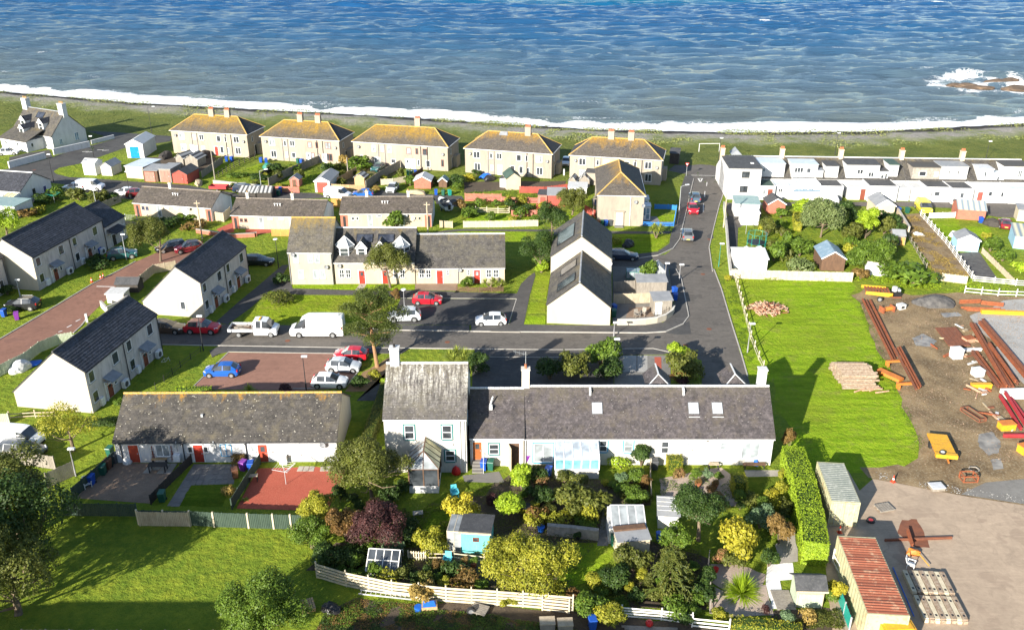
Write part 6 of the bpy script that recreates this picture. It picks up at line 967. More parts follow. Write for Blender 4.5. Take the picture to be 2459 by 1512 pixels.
SH=[  # label, base, radius, height, leaf, shape
('yellow leaved bush with bare stems beside the grass',(-4.17,63.85),1.45,2.5,'leaf_yellow','dome'),('small dark purple bush by the garden path',(-1.85,66.17),.55,1.1,'leaf_purple','dome'),
('bright lime conifer by the garden path',(-0.08,64.04),1.25,3.0,'leaf_lime','column'),('clipped green column beside the pend steps',(0.9,68.53),1.05,2.7,'leaf_lime','column'),
('lime bush left of the aqua shed',(-6.6,59.97),1.25,2.0,'leaf_goldgreen','dome'),('broad olive bush in front of the lean-to',(6.38,65),2.0,2.9,'leaf_olive','dome'),
('tall clipped evergreen between the two back gardens',(12.45,72.36),.95,2.7,'leaf_dark','column'),('round green bush below the clipped evergreen',(11.76,69.49),.85,1.6,'leaf_green','dome'),
('low bright bush under the sky blue window',(10.39,72.02),1.0,.8,'leaf_lime','low'),('mixed green bush by the garden divider',(10.95,66.48),1.25,1.9,'leaf_green','dome'),('rust red shrub against the garden divider',(12.38,68.43),.5,1.6,'leaf_rust','tall'),
('grey leaved bush in the middle border',(10.27,69.7),.7,1.0,'leaf_bluegreen','dome'),('red flowered bush by the blue bin',(2.71,69.27),.6,1.0,'leaf_pink','dome'),('dark green border bush below the red flowers',(2.45,66.78),1.1,1.6,'leaf_dark','dome'),('brown green bush at the foot of the lean-to',(4.94,69.7),.8,1.1,'leaf_olive','dome'),
('golden yellow clipped ball of leaves above the green tuft',(19.11,59.24),1.75,3.1,'leaf_yellow','dome'),('blue green conifer mound behind the golden ball',(21.53,62.93),1.2,2.1,'leaf_bluegreen','dome'),('tall brown seeded bush beside the long hedge',(22.64,60.88),.95,3.0,'leaf_brown','tall'),
('dark glossy bush beside the crazy paving',(21.02,57.98),.8,1.4,'leaf_dark','dome'),('pink leaved shrub left of the golden ball',(17.02,58.37),.6,1.2,'leaf_pink','dome'),('feathery olive shrub behind the bamboo like tuft',(18.26,58.29),1.0,1.5,'leaf_olive','dome'),
('grey green bush in front of the grey hut',(9.86,57.52),1.35,2.4,'leaf_olive','dome'),('low dark green dome on the lawn edge',(8.21,55.64),1.25,1.7,'leaf_dark','dome'),('small golden bush beside the dark dome',(6.43,55.72),.75,.9,'leaf_goldgreen','dome'),
('lime bush on the bottom fence left end',(3.78,54.56),.8,.9,'leaf_goldgreen','low'),('rust topped bush on the bottom fence',(5.05,53.99),.7,1.1,'leaf_rust','dome'),('large bright climber over the bottom fence',(5.91,52.35),1.3,1.7,'leaf_green','dome'),('yellow green climber hanging over the fence rails',(7.32,51.81),1.2,1.6,'leaf_goldgreen','dome'),
('green bush above the lower fence by the puzzle tree',(12.49,52.62),1.1,1.1,'leaf_green','low'),('light green bush by the fence post',(13.61,52.89),.8,1.0,'leaf_green','dome'),('dark bush on the lower fence end',(13.06,51.42),.6,1.0,'leaf_dark','dome'),('lime shrub on the gravel edge',(15.86,51.94),.65,.9,'leaf_goldgreen','dome'),('dark shrub bed corner by the gravel',(14.79,54.42),1.0,1.3,'leaf_dark','dome'),
('golden yellow shrub beside the sage hut',(25.06,54.28),.75,1.9,'leaf_yellow','tall'),('green bush at the foot of the sage hut',(24.72,53.85),.6,1.0,'leaf_green','dome'),('dark teal plant in front of the hut deck',(20.93,51.68),.6,.9,'leaf_bluegreen','dome'),
('lime bush behind the slatted shed',(13.53,60.22),1.2,2.2,'leaf_green','dome'),('silver bush by the purple tree foot',(-9.96,60.22),.9,1.2,'leaf_bluegreen','dome'),('dark shrub in the shaded garden corner',(-15.06,58.14),1.4,1.7,'leaf_dark','dome'),('dark ivy mound behind the cold frame',(-12.99,58.29),1.2,1.3,'leaf_dark','dome'),('green fern like bush by the purple tree',(-12.17,59.89),1.0,1.2,'leaf_green','dome'),
('straw coloured dry shrub on the bottom fence',(-6.93,54.13),1.0,1.7,'leaf_straw','dome'),('dead brown stems by the aqua chair',(-6,57.67),.6,.8,'leaf_brown','dome'),('red brown border bush behind the bottom fence',(-3.83,55.86),1.3,.9,'leaf_brown','low'),('green border bush under the yellow tree',(-4.5,56.91),1.0,.8,'leaf_dark','low'),('climbing green on the right end of the upper bottom fence',(-0.25,53.57),.7,1.0,'leaf_goldgreen','dome'),
('yellow edged hedge shrub above the stone wall',(2.18,63.66),1.1,1.1,'leaf_goldgreen','low'),('rust tipped bush on the stone wall',(2.25,63.85),1.1,1.0,'leaf_rust','low'),('lime bush on the stone wall',(4.37,63.48),1.1,.9,'leaf_goldgreen','low'),('green trailing bush at the end of the stone wall',(6.49,63.29),1.0,.8,'leaf_green','low'),
('pink flowered clump on the pink gravel',(15.72,70.46),.6,.7,'leaf_pink','low'),('spiky green clump on the pink gravel',(17.25,70.46),.6,.8,'leaf_green','dome'),('grey green clump in a pot on the gravel',(18.43,70.57),.55,.8,'leaf_bluegreen','dome'),('orange flowers on the gravel',(18.46,68.22),.5,.5,'leaf_rust','low'),('small bush beside the orange flowers',(19.49,70.13),.5,.7,'leaf_green','dome'),('low hedge bush under the clipped box',(21.39,66.38),1.0,.8,'leaf_olive','low'),('amber bush on the small shaded lawn edge',(23.68,67.19),.7,.7,'leaf_yellow','low'),('narrow shrub at the corner of the row by the hedge',(25.44,70.24),.45,1.0,'leaf_goldgreen','dome'),('brown conifer stump at the top end of the long hedge',(27.59,75.41),.65,2.2,'leaf_brown','tall'),('olive bush behind the slatted shed tree',(18.09,65.78),1.0,1.6,'leaf_brown','dome'),
('olive bush on the forecourt in front of the arrowless wall',(6.89,90.3),1.8,3.0,'leaf_olive','dome'),('green bush behind the olive forecourt bush',(10.4,92.73),2.1,3.2,'leaf_green','dome'),('dark ivy mass on the shaded forecourt',(4.29,89.71),1.8,2.2,'leaf_dark','dome'),('dark shrub in the forecourt shade',(10.84,89.71),1.6,2.2,'leaf_dark','dome'),
('tall mixed shrub beside the brick strip drive',(19.88,89.71),1.9,3.2,'leaf_olive','dome'),('light green conifer top behind the drive shrub',(19.67,93.98),1.1,2.6,'leaf_lime','tall'),('rust brown bush at the end of the drive',(18.71,89.13),1.0,1.3,'leaf_rust','dome'),('dark red bush against the row roof',(19.13,88.26),.7,1.0,'leaf_purple','dome'),
('dark bush behind the yellow green cordylines',(-3.73,91.38),1.3,2.2,'leaf_dark','dome'),('dark green bush under the round tree',(-17.36,111.61),.8,1.7,'leaf_dark','dome'),('rust red shrub under the round tree',(-15.9,111.83),.6,1.7,'leaf_rust','tall'),('low heathery bush on the lawn corner',(-31.75,111.18),2.2,1.0,'leaf_olive','low'),('dark shrub at the corner of the yellow roofed house',(-32.94,117.78),1.1,1.3,'leaf_dark','dome'),('leafy bush left of the far red door',(-6.48,116.36),.9,1.4,'leaf_green','dome'),
('green bushes in the bed beside the white cars',(-17.02,87.72),1.1,1.2,'leaf_dark','dome'),('small yellow green bush on the mulch bed',(-15.69,89.68),.8,.8,'leaf_goldgreen','low'),('lime bush at the end of the roof hedge',(-14.12,88.46),.5,.9,'leaf_lime','dome'),('dark red bush under the lamp post',(-24.98,86.55),.7,1.0,'leaf_purple','dome'),
('green bush by the greenhouse on the corner',(19.66,119.33),1.35,2.4,'leaf_green','dome'),('light bush at the corner of the gabled houses',(4.24,122.06),1.0,1.5,'leaf_lime','dome'),('dark creeper behind the gabled houses',(4.7,124.22),1.3,1.6,'leaf_green','dome'),('yellow flowered bush on the corner lawn',(16.47,134.03),.9,.9,'leaf_goldgreen','low'),
('clipped green hedge block in the terrace gardens',(41.2,136.91),1.3,3.2,'leaf_olive','tall'),('lower green hedge block in the terrace gardens',(39.62,126.6),1.5,2.6,'leaf_green','dome'),('round green shrub between lawn and blue roofed shed',(44.08,128.5),1.3,3.0,'leaf_green','tall'),('bright ivy covered wall by the blue lean-to',(50.32,148.03),2.0,2.6,'leaf_lime','dome'),('dark round bush behind the spruce',(57.59,148.38),1.7,2.2,'leaf_dark','dome'),('brown green bush right of the spruce',(54.15,135.09),1.5,3.0,'leaf_olive','tall'),('dark clipped ball tree by the beige garage',(62.55,142.28),1.7,2.4,'leaf_dark','dome'),('small green bush by the brick hut',(46.24,146.99),1.2,1.8,'leaf_green','dome'),('yellow bush by the clipped ball',(63.36,141.31),.6,.8,'leaf_goldgreen','low'),
('long green bramble at the field edge',(57.14,118.02),3.6,1.9,'leaf_green','low'),('green bramble right of the white tent',(55.31,120.44),2.0,2.0,'leaf_green','dome'),('brown bramble at the end of the field fence',(50.28,119.46),1.2,1.7,'leaf_brown','dome'),('green hedge bush by the pale blue summerhouse',(74.44,130.73),1.5,1.9,'leaf_green','dome'),('second hedge bush by the pale blue summerhouse',(74.29,126.6),1.4,1.7,'leaf_green','dome'),('yellow bush behind the pale blue summerhouse',(76.3,136.3),.8,1.1,'leaf_goldgreen','dome'),('white flowering shrub over the field fence',(42.03,122.44),1.6,1.6,'leaf_spruce','low'),
('lime hedge bush at the right edge of the gardens',(74.88,122.44),1.4,1.2,'leaf_lime','low'),('yellow ragwort by the field gate',(30.96,118.74),.5,.7,'leaf_yellow','low'),
('round olive bush behind the long harled house',(-74.16,154.18),1.6,2.6,'leaf_olive','dome'),('dark hedge behind the long harled house',(-72.82,155.18),1.6,1.8,'leaf_dark','dome'),('shrub in the garden below the parked van',(-83.05,157.23),1.7,2.0,'leaf_green','dome'),('olive shrub in the garden below the parked van',(-79.09,157.23),1.9,2.0,'leaf_olive','dome'),('dark shrub beside the white cottage',(-84.18,155.18),1.6,1.8,'leaf_dark','dome'),('brown shrub below the white cottage',(-83.48,147.44),1.6,1.5,'leaf_brown','dome'),('pale garden shrub behind the harled roof',(-82.8,149.31),1.5,1.1,'leaf_goldgreen','low'),
('small clipped ball by the left bungalow',(-56.65,145.61),.7,1.0,'leaf_green','dome'),('second clipped ball by the left bungalow',(-54.95,145.61),.8,1.1,'leaf_green','dome'),('dark bed of shrubs before the left bungalow',(-57.53,142.65),1.8,1.3,'leaf_dark','low'),('brown bed of shrubs before the left bungalow',(-52.75,140.92),1.8,1.2,'leaf_brown','low'),
('leafy climber on the right bungalow front',(-19.82,141.64),1.7,2.4,'leaf_green','dome'),('shrub in the flats garden by the parked silver car',(-30.63,177.35),2.4,2.6,'leaf_green','dome'),('tall straw grass in the flats garden',(-34.23,180.82),1.3,2.0,'leaf_straw','dome'),('tall thin shrub in the flats garden',(-30.11,181.71),1.0,2.6,'leaf_goldgreen','tall'),('dark shrub in the second flats garden',(-47.63,175.66),1.6,1.6,'leaf_dark','dome'),('green shrub in the second flats garden',(-43.95,175.66),1.4,1.5,'leaf_green','dome'),('dry yellow bush by the blue car',(-25.33,162.37),.8,1.0,'leaf_straw','dome'),('shrub beside the red brick garden shed',(-19.49,166.09),1.3,1.6,'leaf_green','dome'),('dark bush by the green roofed little shed',(-10.72,166.09),1.6,1.7,'leaf_dark','dome'),('yellow flowering bush in the fourth flats garden',(-8.34,169.28),1.1,1.4,'leaf_yellow','dome'),('dark bush in the fourth flats garden',(-7.03,173.29),.8,1.2,'leaf_dark','dome'),('dark shrub in the red railed garden',(-0.29,152.12),1.2,1.5,'leaf_dark','dome'),('climbing shrub on the salmon fence',(1.49,147.07),1.4,1.3,'leaf_green','low'),('small leafy shrub near the salmon fence',(5.82,147.07),1.3,1.6,'leaf_green','dome'),('garden shrub behind the boat',(-7.47,146.99),1.5,1.6,'leaf_green','dome'),('brown bramble beside the boat',(-9.05,150.75),1.2,1.7,'leaf_brown','dome'),('bright ferny bush by the corner tree',(9.2,144.05),1.0,1.3,'leaf_lime','dome'),('small bush on the lane wall',(-52.28,164.39),.9,1.1,'leaf_green','dome'),('dark garden tangle behind the garages',(-49.09,169.76),1.6,1.3,'leaf_dark','dome'),('veg bed greens behind the garages',(-54.22,172.16),1.8,.7,'leaf_green','low'),
('dark bush by the front door of the long harled house',(-62.53,125.6),1.4,1.0,'leaf_dark','low'),('green bush before the long harled house',(-60.78,123.09),1.6,1.0,'leaf_dark','low'),('dark shrub beside the dark estate car',(-66.55,108.12),1.2,1.1,'leaf_dark','dome'),('dark shrub against the harled gable at the left edge',(-69.89,113.83),1.0,1.2,'leaf_dark','dome'),('small shrub at the corner of the cottage row',(-42.27,83.49),.6,1.0,'leaf_green','dome'),('brown dry plant by the middle cottage',(-26.3,72.68),.7,1.1,'leaf_brown','dome'),('dry brown grass against the dark fence',(-25.89,67.84),.6,.7,'leaf_straw','low'),
('purple daisy clump on the gravel',(19.48,52.82),.35,.45,'leaf_purple','low'),('pale driftwood coloured plant on the deck',(22.32,51.81),.7,.8,'leaf_straw','low'),
]
SMALL=('small','low','clump')
for i,(l,p,r,h_,m_,s_) in enumerate(SH):
    far=p[1]>112; shrub(l,p,r,h_,m_,s_,seed=i,n=650 if far else (1700 if r>1.1 else 1200),size=.26 if far else (.15 if r>1.1 else .19))
spiky('fan of green spiky flax at the edge of the brown car park',(-29.32,87.04),1.0,.95,'leaf_spike',n=120,name='flax_plant',cat='plant',seed=2)
spiky('feathery bright green tuft on the white gravel',(18.07,54.77),1.75,2.1,'leaf_lime',n=520,name='bamboo_tuft',cat='plant',seed=3,wd=.06,droop=.4)
spiky('large clump of yellow green cordylines on the verge',(-6.34,92.27),2.3,1.7,'leaf_spike',trunk=1.6,n=120,heads=5,seed=4)
spiky('cordyline palm on the corner lawn by the blue fence',(23.33,136.8),1.9,1.5,'leaf_spike',trunk=1.7,n=90,heads=4,seed=5,wd=.1)
spiky('cordyline by the right hand red door',(-3.17,116.36),1.5,1.2,'leaf_spike',trunk=.9,n=90,heads=2,seed=6)
spiky('second cordyline by the right hand red door',(-1.8,116.36),1.2,1.0,'leaf_spike',trunk=.7,n=90,heads=2,seed=7)
spiky('small palm in the garden of the second flats block',(-37,174.83),1.8,1.4,'leaf_spike',trunk=1.6,n=70,heads=3,seed=8,wd=.12)
spiky('low spiky plant in the red chip garden',(-24.29,66.95),.45,.4,'leaf_spike',n=40,name='potted_spiky_plant',cat='plant',seed=9)
hedge('long clipped bright green hedge beside the container yard',[(26.81,72.12),(26.3,66.73),(25.62,62.52),(24.74,58.23)],2.0,2.35,'leaf_lime',420,.14,3)
hedge('long dark hedge running down beside the tall house',[(-13.86,86.03),(-14.09,80.61),(-14.45,74.49)],1.1,1.5,'leaf_olive',380,.14,4)
hedge('clipped box hedge block under the plain white wall',[(14.96,72.13),(16.16,72.13)],1.15,1.3,'leaf_goldgreen',420,.12,5)
hedge('taller clipped box hedge block beside the small lawn',[(20.31,68.11),(21.33,68.11)],1.5,1.7,'leaf_goldgreen',420,.12,6)
hedge('low hedge along the back of the parking lawn strip',[(-37.22,86.74),(-33.55,86.89)],.5,.55,'leaf_lime',300,.13,7)
hedge('dark hedge between the harled house and the cottage row',[(-43.86,79.68),(-41.15,79.85)],.6,.8,'leaf_dark',300,.16,8)
hedge('yellow green hedge bank at the bottom right of the garden',[(16.51,51.35),(19.1,50.95),(21.36,50.51)],1.0,.7,'leaf_goldgreen',300,.12,9)
hedge('hedge bush row behind the garden shed strip in the terrace gardens',[(48.41,145.28),(47.11,140.03)],1.2,1.6,'leaf_goldgreen',160,.25,10)
def scatter(label,group,pts,n,seed,mats,r0,r1,gap):
    rg=random.Random(seed); xs=[p[0] for p in pts]; ys=[p[1] for p in pts]; got=[]
    for _ in range(4000):
        if len(got)>=n: break
        x,y=rg.uniform(min(xs),max(xs)),rg.uniform(min(ys),max(ys))
        if inside(pts,np.array([x]),np.array([y]))[0] and all(math.hypot(x-a,y-b)>gap for a,b in got): got.append((x,y))
    for p in got: r=rg.uniform(r0,r1); shrub(label,p,r,r*rg.uniform(.9,1.9),rg.choice(mats),rg.choice(('dome','dome','low')),group,seed=rg.randrange(4),n=650 if p[1]>112 else 1200,size=.26 if p[1]>112 else .19)
MX4=('leaf_green','leaf_dark','leaf_olive','leaf_olive','leaf_goldgreen')
scatter('mixed border shrub in the crowded garden below the lean-to','border shrubs below the lean-to',[(0.63,69.92),(3.95,70.13),(13.08,70.79),(12.47,66.38),(8.43,63.85),(7.43,63.29),(0.83,64.04)],26,1,MX4,.45,.85,1.0)
scatter('border shrub along the inside of the bottom fence','border shrubs inside the bottom fence',[(-15.91,57.67),(-12.78,58.29),(-11.94,56.91),(-8.79,56.46),(-5.37,57.67),(-2.62,56.46),(-2.16,54.85),(-5.64,55.57),(-12.85,56.16)],20,2,MX4,.4,.75,.9)
scatter('border shrub around the puzzle tree and dark dome','border shrubs round the puzzle tree',[(6.39,55.86),(8.71,55.57),(11.03,57.67),(15.77,59.56),(15.17,53.3),(9.26,53.44),(5.58,54.56)],20,3,MX4,.45,.8,.95)
scatter('border shrub around the pink gravel garden','border shrubs round the gravel garden',[(18.29,66.78),(21.46,67.19),(25.2,68.22),(23.83,62),(21.97,61.11),(22.7,65.78),(19.17,65.2)],14,4,MX4,.4,.75,.9)
scatter('shrub in the shaded garden by the purple tree','shrubs by the purple tree',[(-15.75,67.18),(-10,68.84),(-8.27,63.85),(-9.1,60.57),(-12.94,60.23)],12,5,('leaf_dark','leaf_dark','leaf_olive'),.5,.9,1.1)
scatter('bush in the overgrown terrace gardens','bushes in the terrace gardens',[(41.42,141.96),(45.19,143.93),(43.78,132.73),(41.76,125.54),(38.38,124.49)],7,6,MX4,.8,1.3,1.8)
scatter('bush in the scrub between the terrace sheds','bushes between the terrace sheds',[(53.69,145.28),(63.72,140.03),(59.07,127.14),(49.8,122.95),(53.12,135.09)],14,7,MX4,.8,1.4,1.9)
scatter('bush in the untidy gardens of the flats','bushes in the gardens of the flats',[(-52.97,169.18),(-38.85,179.07),(-27.38,174),(-17.5,170.76),(-9.56,169.18),(-9.44,162.37),(-25.63,164.59),(-37.22,163.84),(-49.53,164.59)],22,8,MX4,.6,1.2,2.4)
scatter('bush along the red fenced gardens','bushes in the red fenced gardens',[(-8.7,154.1),(4.46,155.44),(11.95,150.19),(7.27,144.05),(-8.27,145.24)],14,9,MX4,.6,1.0,2.2)
GA=[(-7.08,66.78),(-1.22,69.69),(2.15,72.81)]+[(3.77,72.13),(4.07,70.13),(12.96,69.92),(12.56,66.18),(8.9,66.18),(8.43,63.85),(7.2,60.58)]+[(5.78,58.92),(4.46,54.42),(-5.36,55.86),(-8.22,56.91),(-9.63,60.22),(-8.99,63.28)]
cover('garden_undergrowth','low green planting filling the front garden borders',GA,15000,.13,'leaf_olive',.5,2,1.5,.42)
cover('garden_undergrowth','dark low planting along the bottom fence',[(-16.23,57.67),(-12.34,59.56),(-9.17,59.89),(-5.37,57.67),(-2.59,55.57),(-5.66,55.86),(-11.94,56.91)],5000,.13,'leaf_dark',.45,3,1.3,.38)
cover('garden_undergrowth','mixed low planting around the puzzle tree',[(7.39,56.76),(11.73,61.21),(15.83,59.89),(15.11,53.02),(9.24,53.3),(6.01,54.85)],6000,.12,'leaf_olive',.45,4,1.2,.42)
cover('garden_undergrowth','planting round the gravel garden',[(13.21,69.92),(14.49,70.79),(21.42,69.7),(23.05,66.18),(24.85,67.39),(23.83,62),(21.6,60.58),(18.9,66.18),(13.11,65.78)],5000,.12,'leaf_green',.3,5,1.1,.52)
cover('garden_undergrowth','shaded weeds at the bottom right corner',[(19.1,50.95),(20.62,53.02),(25.09,53.16),(25.12,50.95)],2500,.14,'leaf_olive',.4,6,1.2,.45)
[cover('rough_weeds',l,[(-14.78,50.51),(-14.4,52.48),(-12.14,54.28),(-7.68,53.57),(-5.46,53.02),(-1.51,52.48),(5.76,50.77)],n_,.12,m_,.22,s_,1.1,.40) for l,n_,m_,s_ in (('brown weeds and litter on the rough ground below the fence',7000,'leaf_brown',7),('green weeds on the rough ground below the fence',8000,'leaf_green',17),('dark weeds on the rough ground below the fence',6000,'leaf_dark',18))]
cover('yard_litter','stones and scraps scattered over the earth yard',[(47.25,111.07),(59.76,112.07),(71.38,111.07),(52.77,73.43),(39.34,72.42),(42.94,87.14)],5000,.13,'chips_brown',.05,15,2.5,.45,.8); cover('yard_litter','pale stones along the edge of the concrete',[(33.73,70.48),(38.53,68.73),(46.23,66.29),(46.86,67.49),(38.97,69.77),(34.91,71.43)],700,.12,'gravel_grey',.05,16,1.6,.5,.8)
cover('field_edge_weeds','rough weeds between the field and the gardens',[(31.16,118.37),(48.76,118.37),(51.35,116.74),(61.01,114.88),(72.72,113.59),(74.4,116.74),(62.79,118.92),(49.53,120.6)],6000,.22,'leaf_lime',.5,8,2,.45)
cover('field_edge_weeds','yellow weeds along the field fence',[(30.34,119.47),(32.52,120.6),(31.14,106.77),(29.05,91.65),(27.16,91.65),(28.47,102.73)],4500,.14,'leaf_green',.3,9,1.4,.45)
cover('field_edge_weeds','ragged grass edge between field and yard',[(46.88,114.1),(47.78,112.57),(46.04,102.3),(44.51,93.85),(43.17,86.47),(42.4,81.75),(41.43,76.05),(40.4,74.98),(41.46,81.75),(42.85,89.52),(44.06,96.93),(45.73,106.77)],4200,.13,'leaf_green',.25,10,1.2,.42)
cover('terrace_garden_growth','scrub and weeds in the terrace gardens',[(64.98,146.64),(69.98,148.03),(66.74,120.44),(61.05,118.98),(63.85,135.09)],6500,.2,'leaf_straw',.35,11,2,.5)
cover('terrace_garden_growth','green growth in the terrace gardens',[(43.8,152.34),(69.84,156.87),(62.2,135.09),(55.13,121.93),(38.38,124.49)],6000,.22,'leaf_green',.4,12,2,.5)
cover('flats_garden_growth','weedy greens in the back gardens of the flats',[(-51.25,166.09),(-51.94,180.82),(-38.38,179.07),(-27.38,177.35),(-17.79,174),(-9.72,172.37),(-9.19,161.65),(-20.04,163.1),(-37.22,163.84)],8000,.24,'leaf_green',.35,13,2,.52)
cover('flats_garden_growth','weedy greens in the red railed gardens',[(-9.55,162.47),(10.3,163.94),(13.13,158.19),(7.82,147.68),(-7.99,147.68)],5000,.24,'leaf_green',.35,14,2,.52)
for k,(sx,sy) in enumerate(((-150,-20),(-20,60),(60,190))):
    xs=np.linspace(sx,sy,9); ring=[(float(x),float(np.interp(x,SHX,SHY))-6) for x in xs]+[(float(x),float(np.interp(x,SHX,SHY))-21) for x in xs[::-1]]
    cover('dune_grass',['dune grass and low scrub behind the left of the beach','dune grass and low scrub behind the middle of the beach','dune grass and low scrub behind the right of the beach'][k],ring,13000,.55,'leaf_dune',.55,20+k,7,.42,.3,.2)
cover('dune_scrub','dark scrub patches on the green behind the beach',[(-160,205),(-60,185),(140,150),(140,185),(60,178),(-60,205),(-160,225)],5000,.5,'leaf_dark',.5,24,9,.62)
# ================================================================ GARDEN SURFACES
patch('garden_soil',GA,.010,'soil',sub=1.2,jit=.2); patch('garden_soil',[(-16.82,57.52),(-14.95,61.04),(-8.74,60.88),(-5.37,57.67),(-2.58,55.28),(-9.8,56.31)],.012,'soil',sub=1,jit=.2); patch('garden_soil',[(9.24,53.3),(15.01,53.02),(16.39,58.92),(14.55,59.89),(11.73,61.21),(7.37,56.46)],.012,'soil',sub=1,jit=.2); patch('garden_soil',[(20.22,53.02),(25.19,53.16),(25.21,50.38),(18.95,50.38)],.014,'soil',sub=1,jit=.2)
patch('garden_lawn',[(-9.99,63.28),(-6.07,68.12),(-4.4,67.73),(-5.36,64.17),(-5.54,60.22),(-9.01,60.38)],.018,'lawn_dark',sub=1,jit=.12); patch('garden_lawn',[(5.18,61.04),(7.57,61.04),(8.74,59.73),(7.48,57.67),(6.11,56.16),(3.41,55.28),(3.68,56.76)],.018,'lawn_bright',sub=.8,jit=.1); patch('garden_lawn',[(22.24,70.46),(25.37,70.68),(24.94,68.64),(23.17,67.6),(21.73,67.8)],.018,'lawn_dark',sub=.8,jit=.08); patch('garden_lawn',[(-4.14,69.69),(-1.73,69.69),(-2.43,67.59),(-4.17,67.59)],.018,'lawn_dark')
patch('garden_path',[(7.2,60.58),(8.29,66.18),(8.9,66.18),(8.11,60.58)],.022,'slab_grey'); patch('garden_path',[(-4.7,70.78),(-1.24,71.45),(-0.71,69.69),(-1.73,69.59),(-4.46,69.8)],.022,'slab_grey')
patch('gravel_garden',[(13.9,70.24),(20.16,72.13),(21.47,69.92),(20.59,66.08),(18.86,65.98),(15.87,66.98),(13.75,66.78)],.02,'gravel_pink',sub=1,jit=.15)
patch('terrace_paving',[(22.27,71.68),(26.03,71.68),(25.62,70.68),(22.2,70.57)],.022,'slab_pale'); patch('crazy_paving',[(22.27,60.71),(24.54,62.58),(23.61,58.61),(22.05,58.29)],.022,'slab_pale',sub=.8,jit=.1)
patch('gravel_white',[(21,58.29),(23.14,58.45),(22.68,56.46),(21.51,56.31),(20.85,53.16),(20.06,53.16),(20.27,55.86)],.024,'gravel_white',sub=.6,jit=.1); patch('gravel_grey',[(15.78,55.86),(17.08,54.85),(20.27,55.86),(19.98,52.48),(16.7,52.21),(15.14,52.68)],.02,'gravel_pink',sub=.8,jit=.1); patch('gravel_ring',[(16.37,58.29),(18.09,58.45),(20.57,57.06),(19.23,54.56),(17.08,54.85),(15.94,56.16)],.022,'gravel_pink',sub=.7,jit=.1)
for p in ((25.13,102.84),(21.31,98.25),(31.81,136.15),(-27.85,99.49),(-8,99.13),(-58.63,120.66),(-96.87,177.13),(27.92,121.33)): struct(MB().cyl((p[0],p[1],.005),(p[0],p[1],.017),.33,n=14).build('manhole_cover','rust_dark'))
patch('road_patch',[(19.4,101.75),(23.03,105.26),(22.57,101.39),(20.89,101.21)],.011,'asphalt'); patch('road_patch',[(31.76,137.78),(32.85,139.44),(32.66,136.69),(31.65,135.35)],.011,'asphalt',sub=.5,jit=.1); patch('road_patch',[(-21.18,99.13),(-15.2,98.84),(-15.09,97.99),(-21.01,98.13)],.011,'asphalt')
patch('rough_ground',[(-14.76,50.38),(-14.4,52.48),(-12.17,54.42),(-7.67,53.51),(-5.12,53.85),(4.76,52.89),(7.25,52.21)]+[(9.12,52.28),(13.67,51.61),(16.45,51.09),(18.88,50.13)],.012,'soil',sub=1.2,jit=.2)
patch('chip_yard',[(-40.08,67.28),(-38.53,72.91),(-32.42,72.82),(-32.75,66.45)],.014,'chips_brown'); patch('red_chip_garden',[(-24.76,65.71),(-24.42,71.98),(-18.93,72.26),(-15.91,71.56),(-16.51,65.35)],.014,'chips_red')
patch('cottage_lawn',[(-30.13,66.08),(-29.93,69.4),(-26.49,69.4),(-26.1,65.96)],.02,'lawn_dark',sub=.6,jit=.08); patch('chip_yard',[(-31.11,66.08),(-30.83,72.68),(-26.62,72.68),(-26.64,69.4),(-29.93,69.4),(-30.21,66.08)],.012,'slab_grey')
def slabs(name,label,P,nx,ny,mat,z=.04):
    """paving: each slab its own piece with open joints"""
    e=struct(obj(name,None),label); a,b,c,d=[Vector((*p,0)) for p in P]; rg=random.Random(3)
    for i in range(nx):
        for j in range(ny):
            if rg.random()<.04: continue
            q=lambda u,v:(a.lerp(b,u).lerp(d.lerp(c,u),v)); g=.05; u0,u1,v0,v1=(i+g)/nx,(i+1-g)/nx,(j+g)/ny,(j+1-g)/ny; zz=z+rg.uniform(-.008,.008); pts=[q(u0,v0),q(u1,v0),q(u1,v1),q(u0,v1)]; MB().prism([(p.x,p.y) for p in pts],.0,zz).build('slab',mat,e)
slabs('patio','weathered grey paving slabs behind the middle cottage',[(-30.78,69.13),(-26.02,69.4),(-26.62,72.68),(-30.67,72.68)],8,4,'slab_grey'); slabs('patio_path','paving slab path beside the little cottage lawn',[(-30.77,65.96),(-29.94,65.96),(-29.93,69.4),(-30.71,69.4)],1,6,'slab_grey'); slabs('patio','pale slabs under the garden bench',[(-35.27,71.15),(-32.52,71.01),(-32.42,72.82),(-35.01,72.82)],4,3,'slab_pale'); slabs('patio_path','pale slab strip along the right cottage',[(-20.56,72.35),(-16.91,72.35),(-16.75,71.45),(-20.63,71.45)],7,1,'slab_pale')
patch('driveway',[(12.29,95.42),(19.04,95.59),(17.77,87.69),(11.48,87.69)],.02,'slab_grey'); patch('driveway_gravel',[(13.34,95.52),(14.92,95.52),(14.41,91.5),(12.87,91.35)],.026,'gravel_grey'); patch('driveway_gravel',[(15.07,95.52),(16.26,95.52),(15.69,91.35),(14.53,91.35)],.026,'gravel_grey'); patch('driveway_brick',[(17.03,95.1),(17.85,95.1),(16.92,88.55),(16.29,88.55)],.03,'chips_red')
patch('mulch_bed',[(-17.28,91.38),(-14.71,94.96),(-14.09,93.63),(-14.57,86.84),(-18.61,86.84)],.016,'mulch',sub=.8,jit=.15); patch('shade_path',[(-16.3,86.84),(-14.26,90.14),(-14.01,92.98),(-14.86,84.79),(-16.99,84.79)],.02,'asphalt'); patch('cottage_forecourt',[(-13.76,117.68),(-7.75,117.87),(-7.69,115.06),(-13.63,115.43)],.024,'chips_brown'); patch('step_path',[(-21.63,117.68),(-20.7,117.68),(-20.91,115.43),(-22.01,115.43)],.026,'slab_pale')
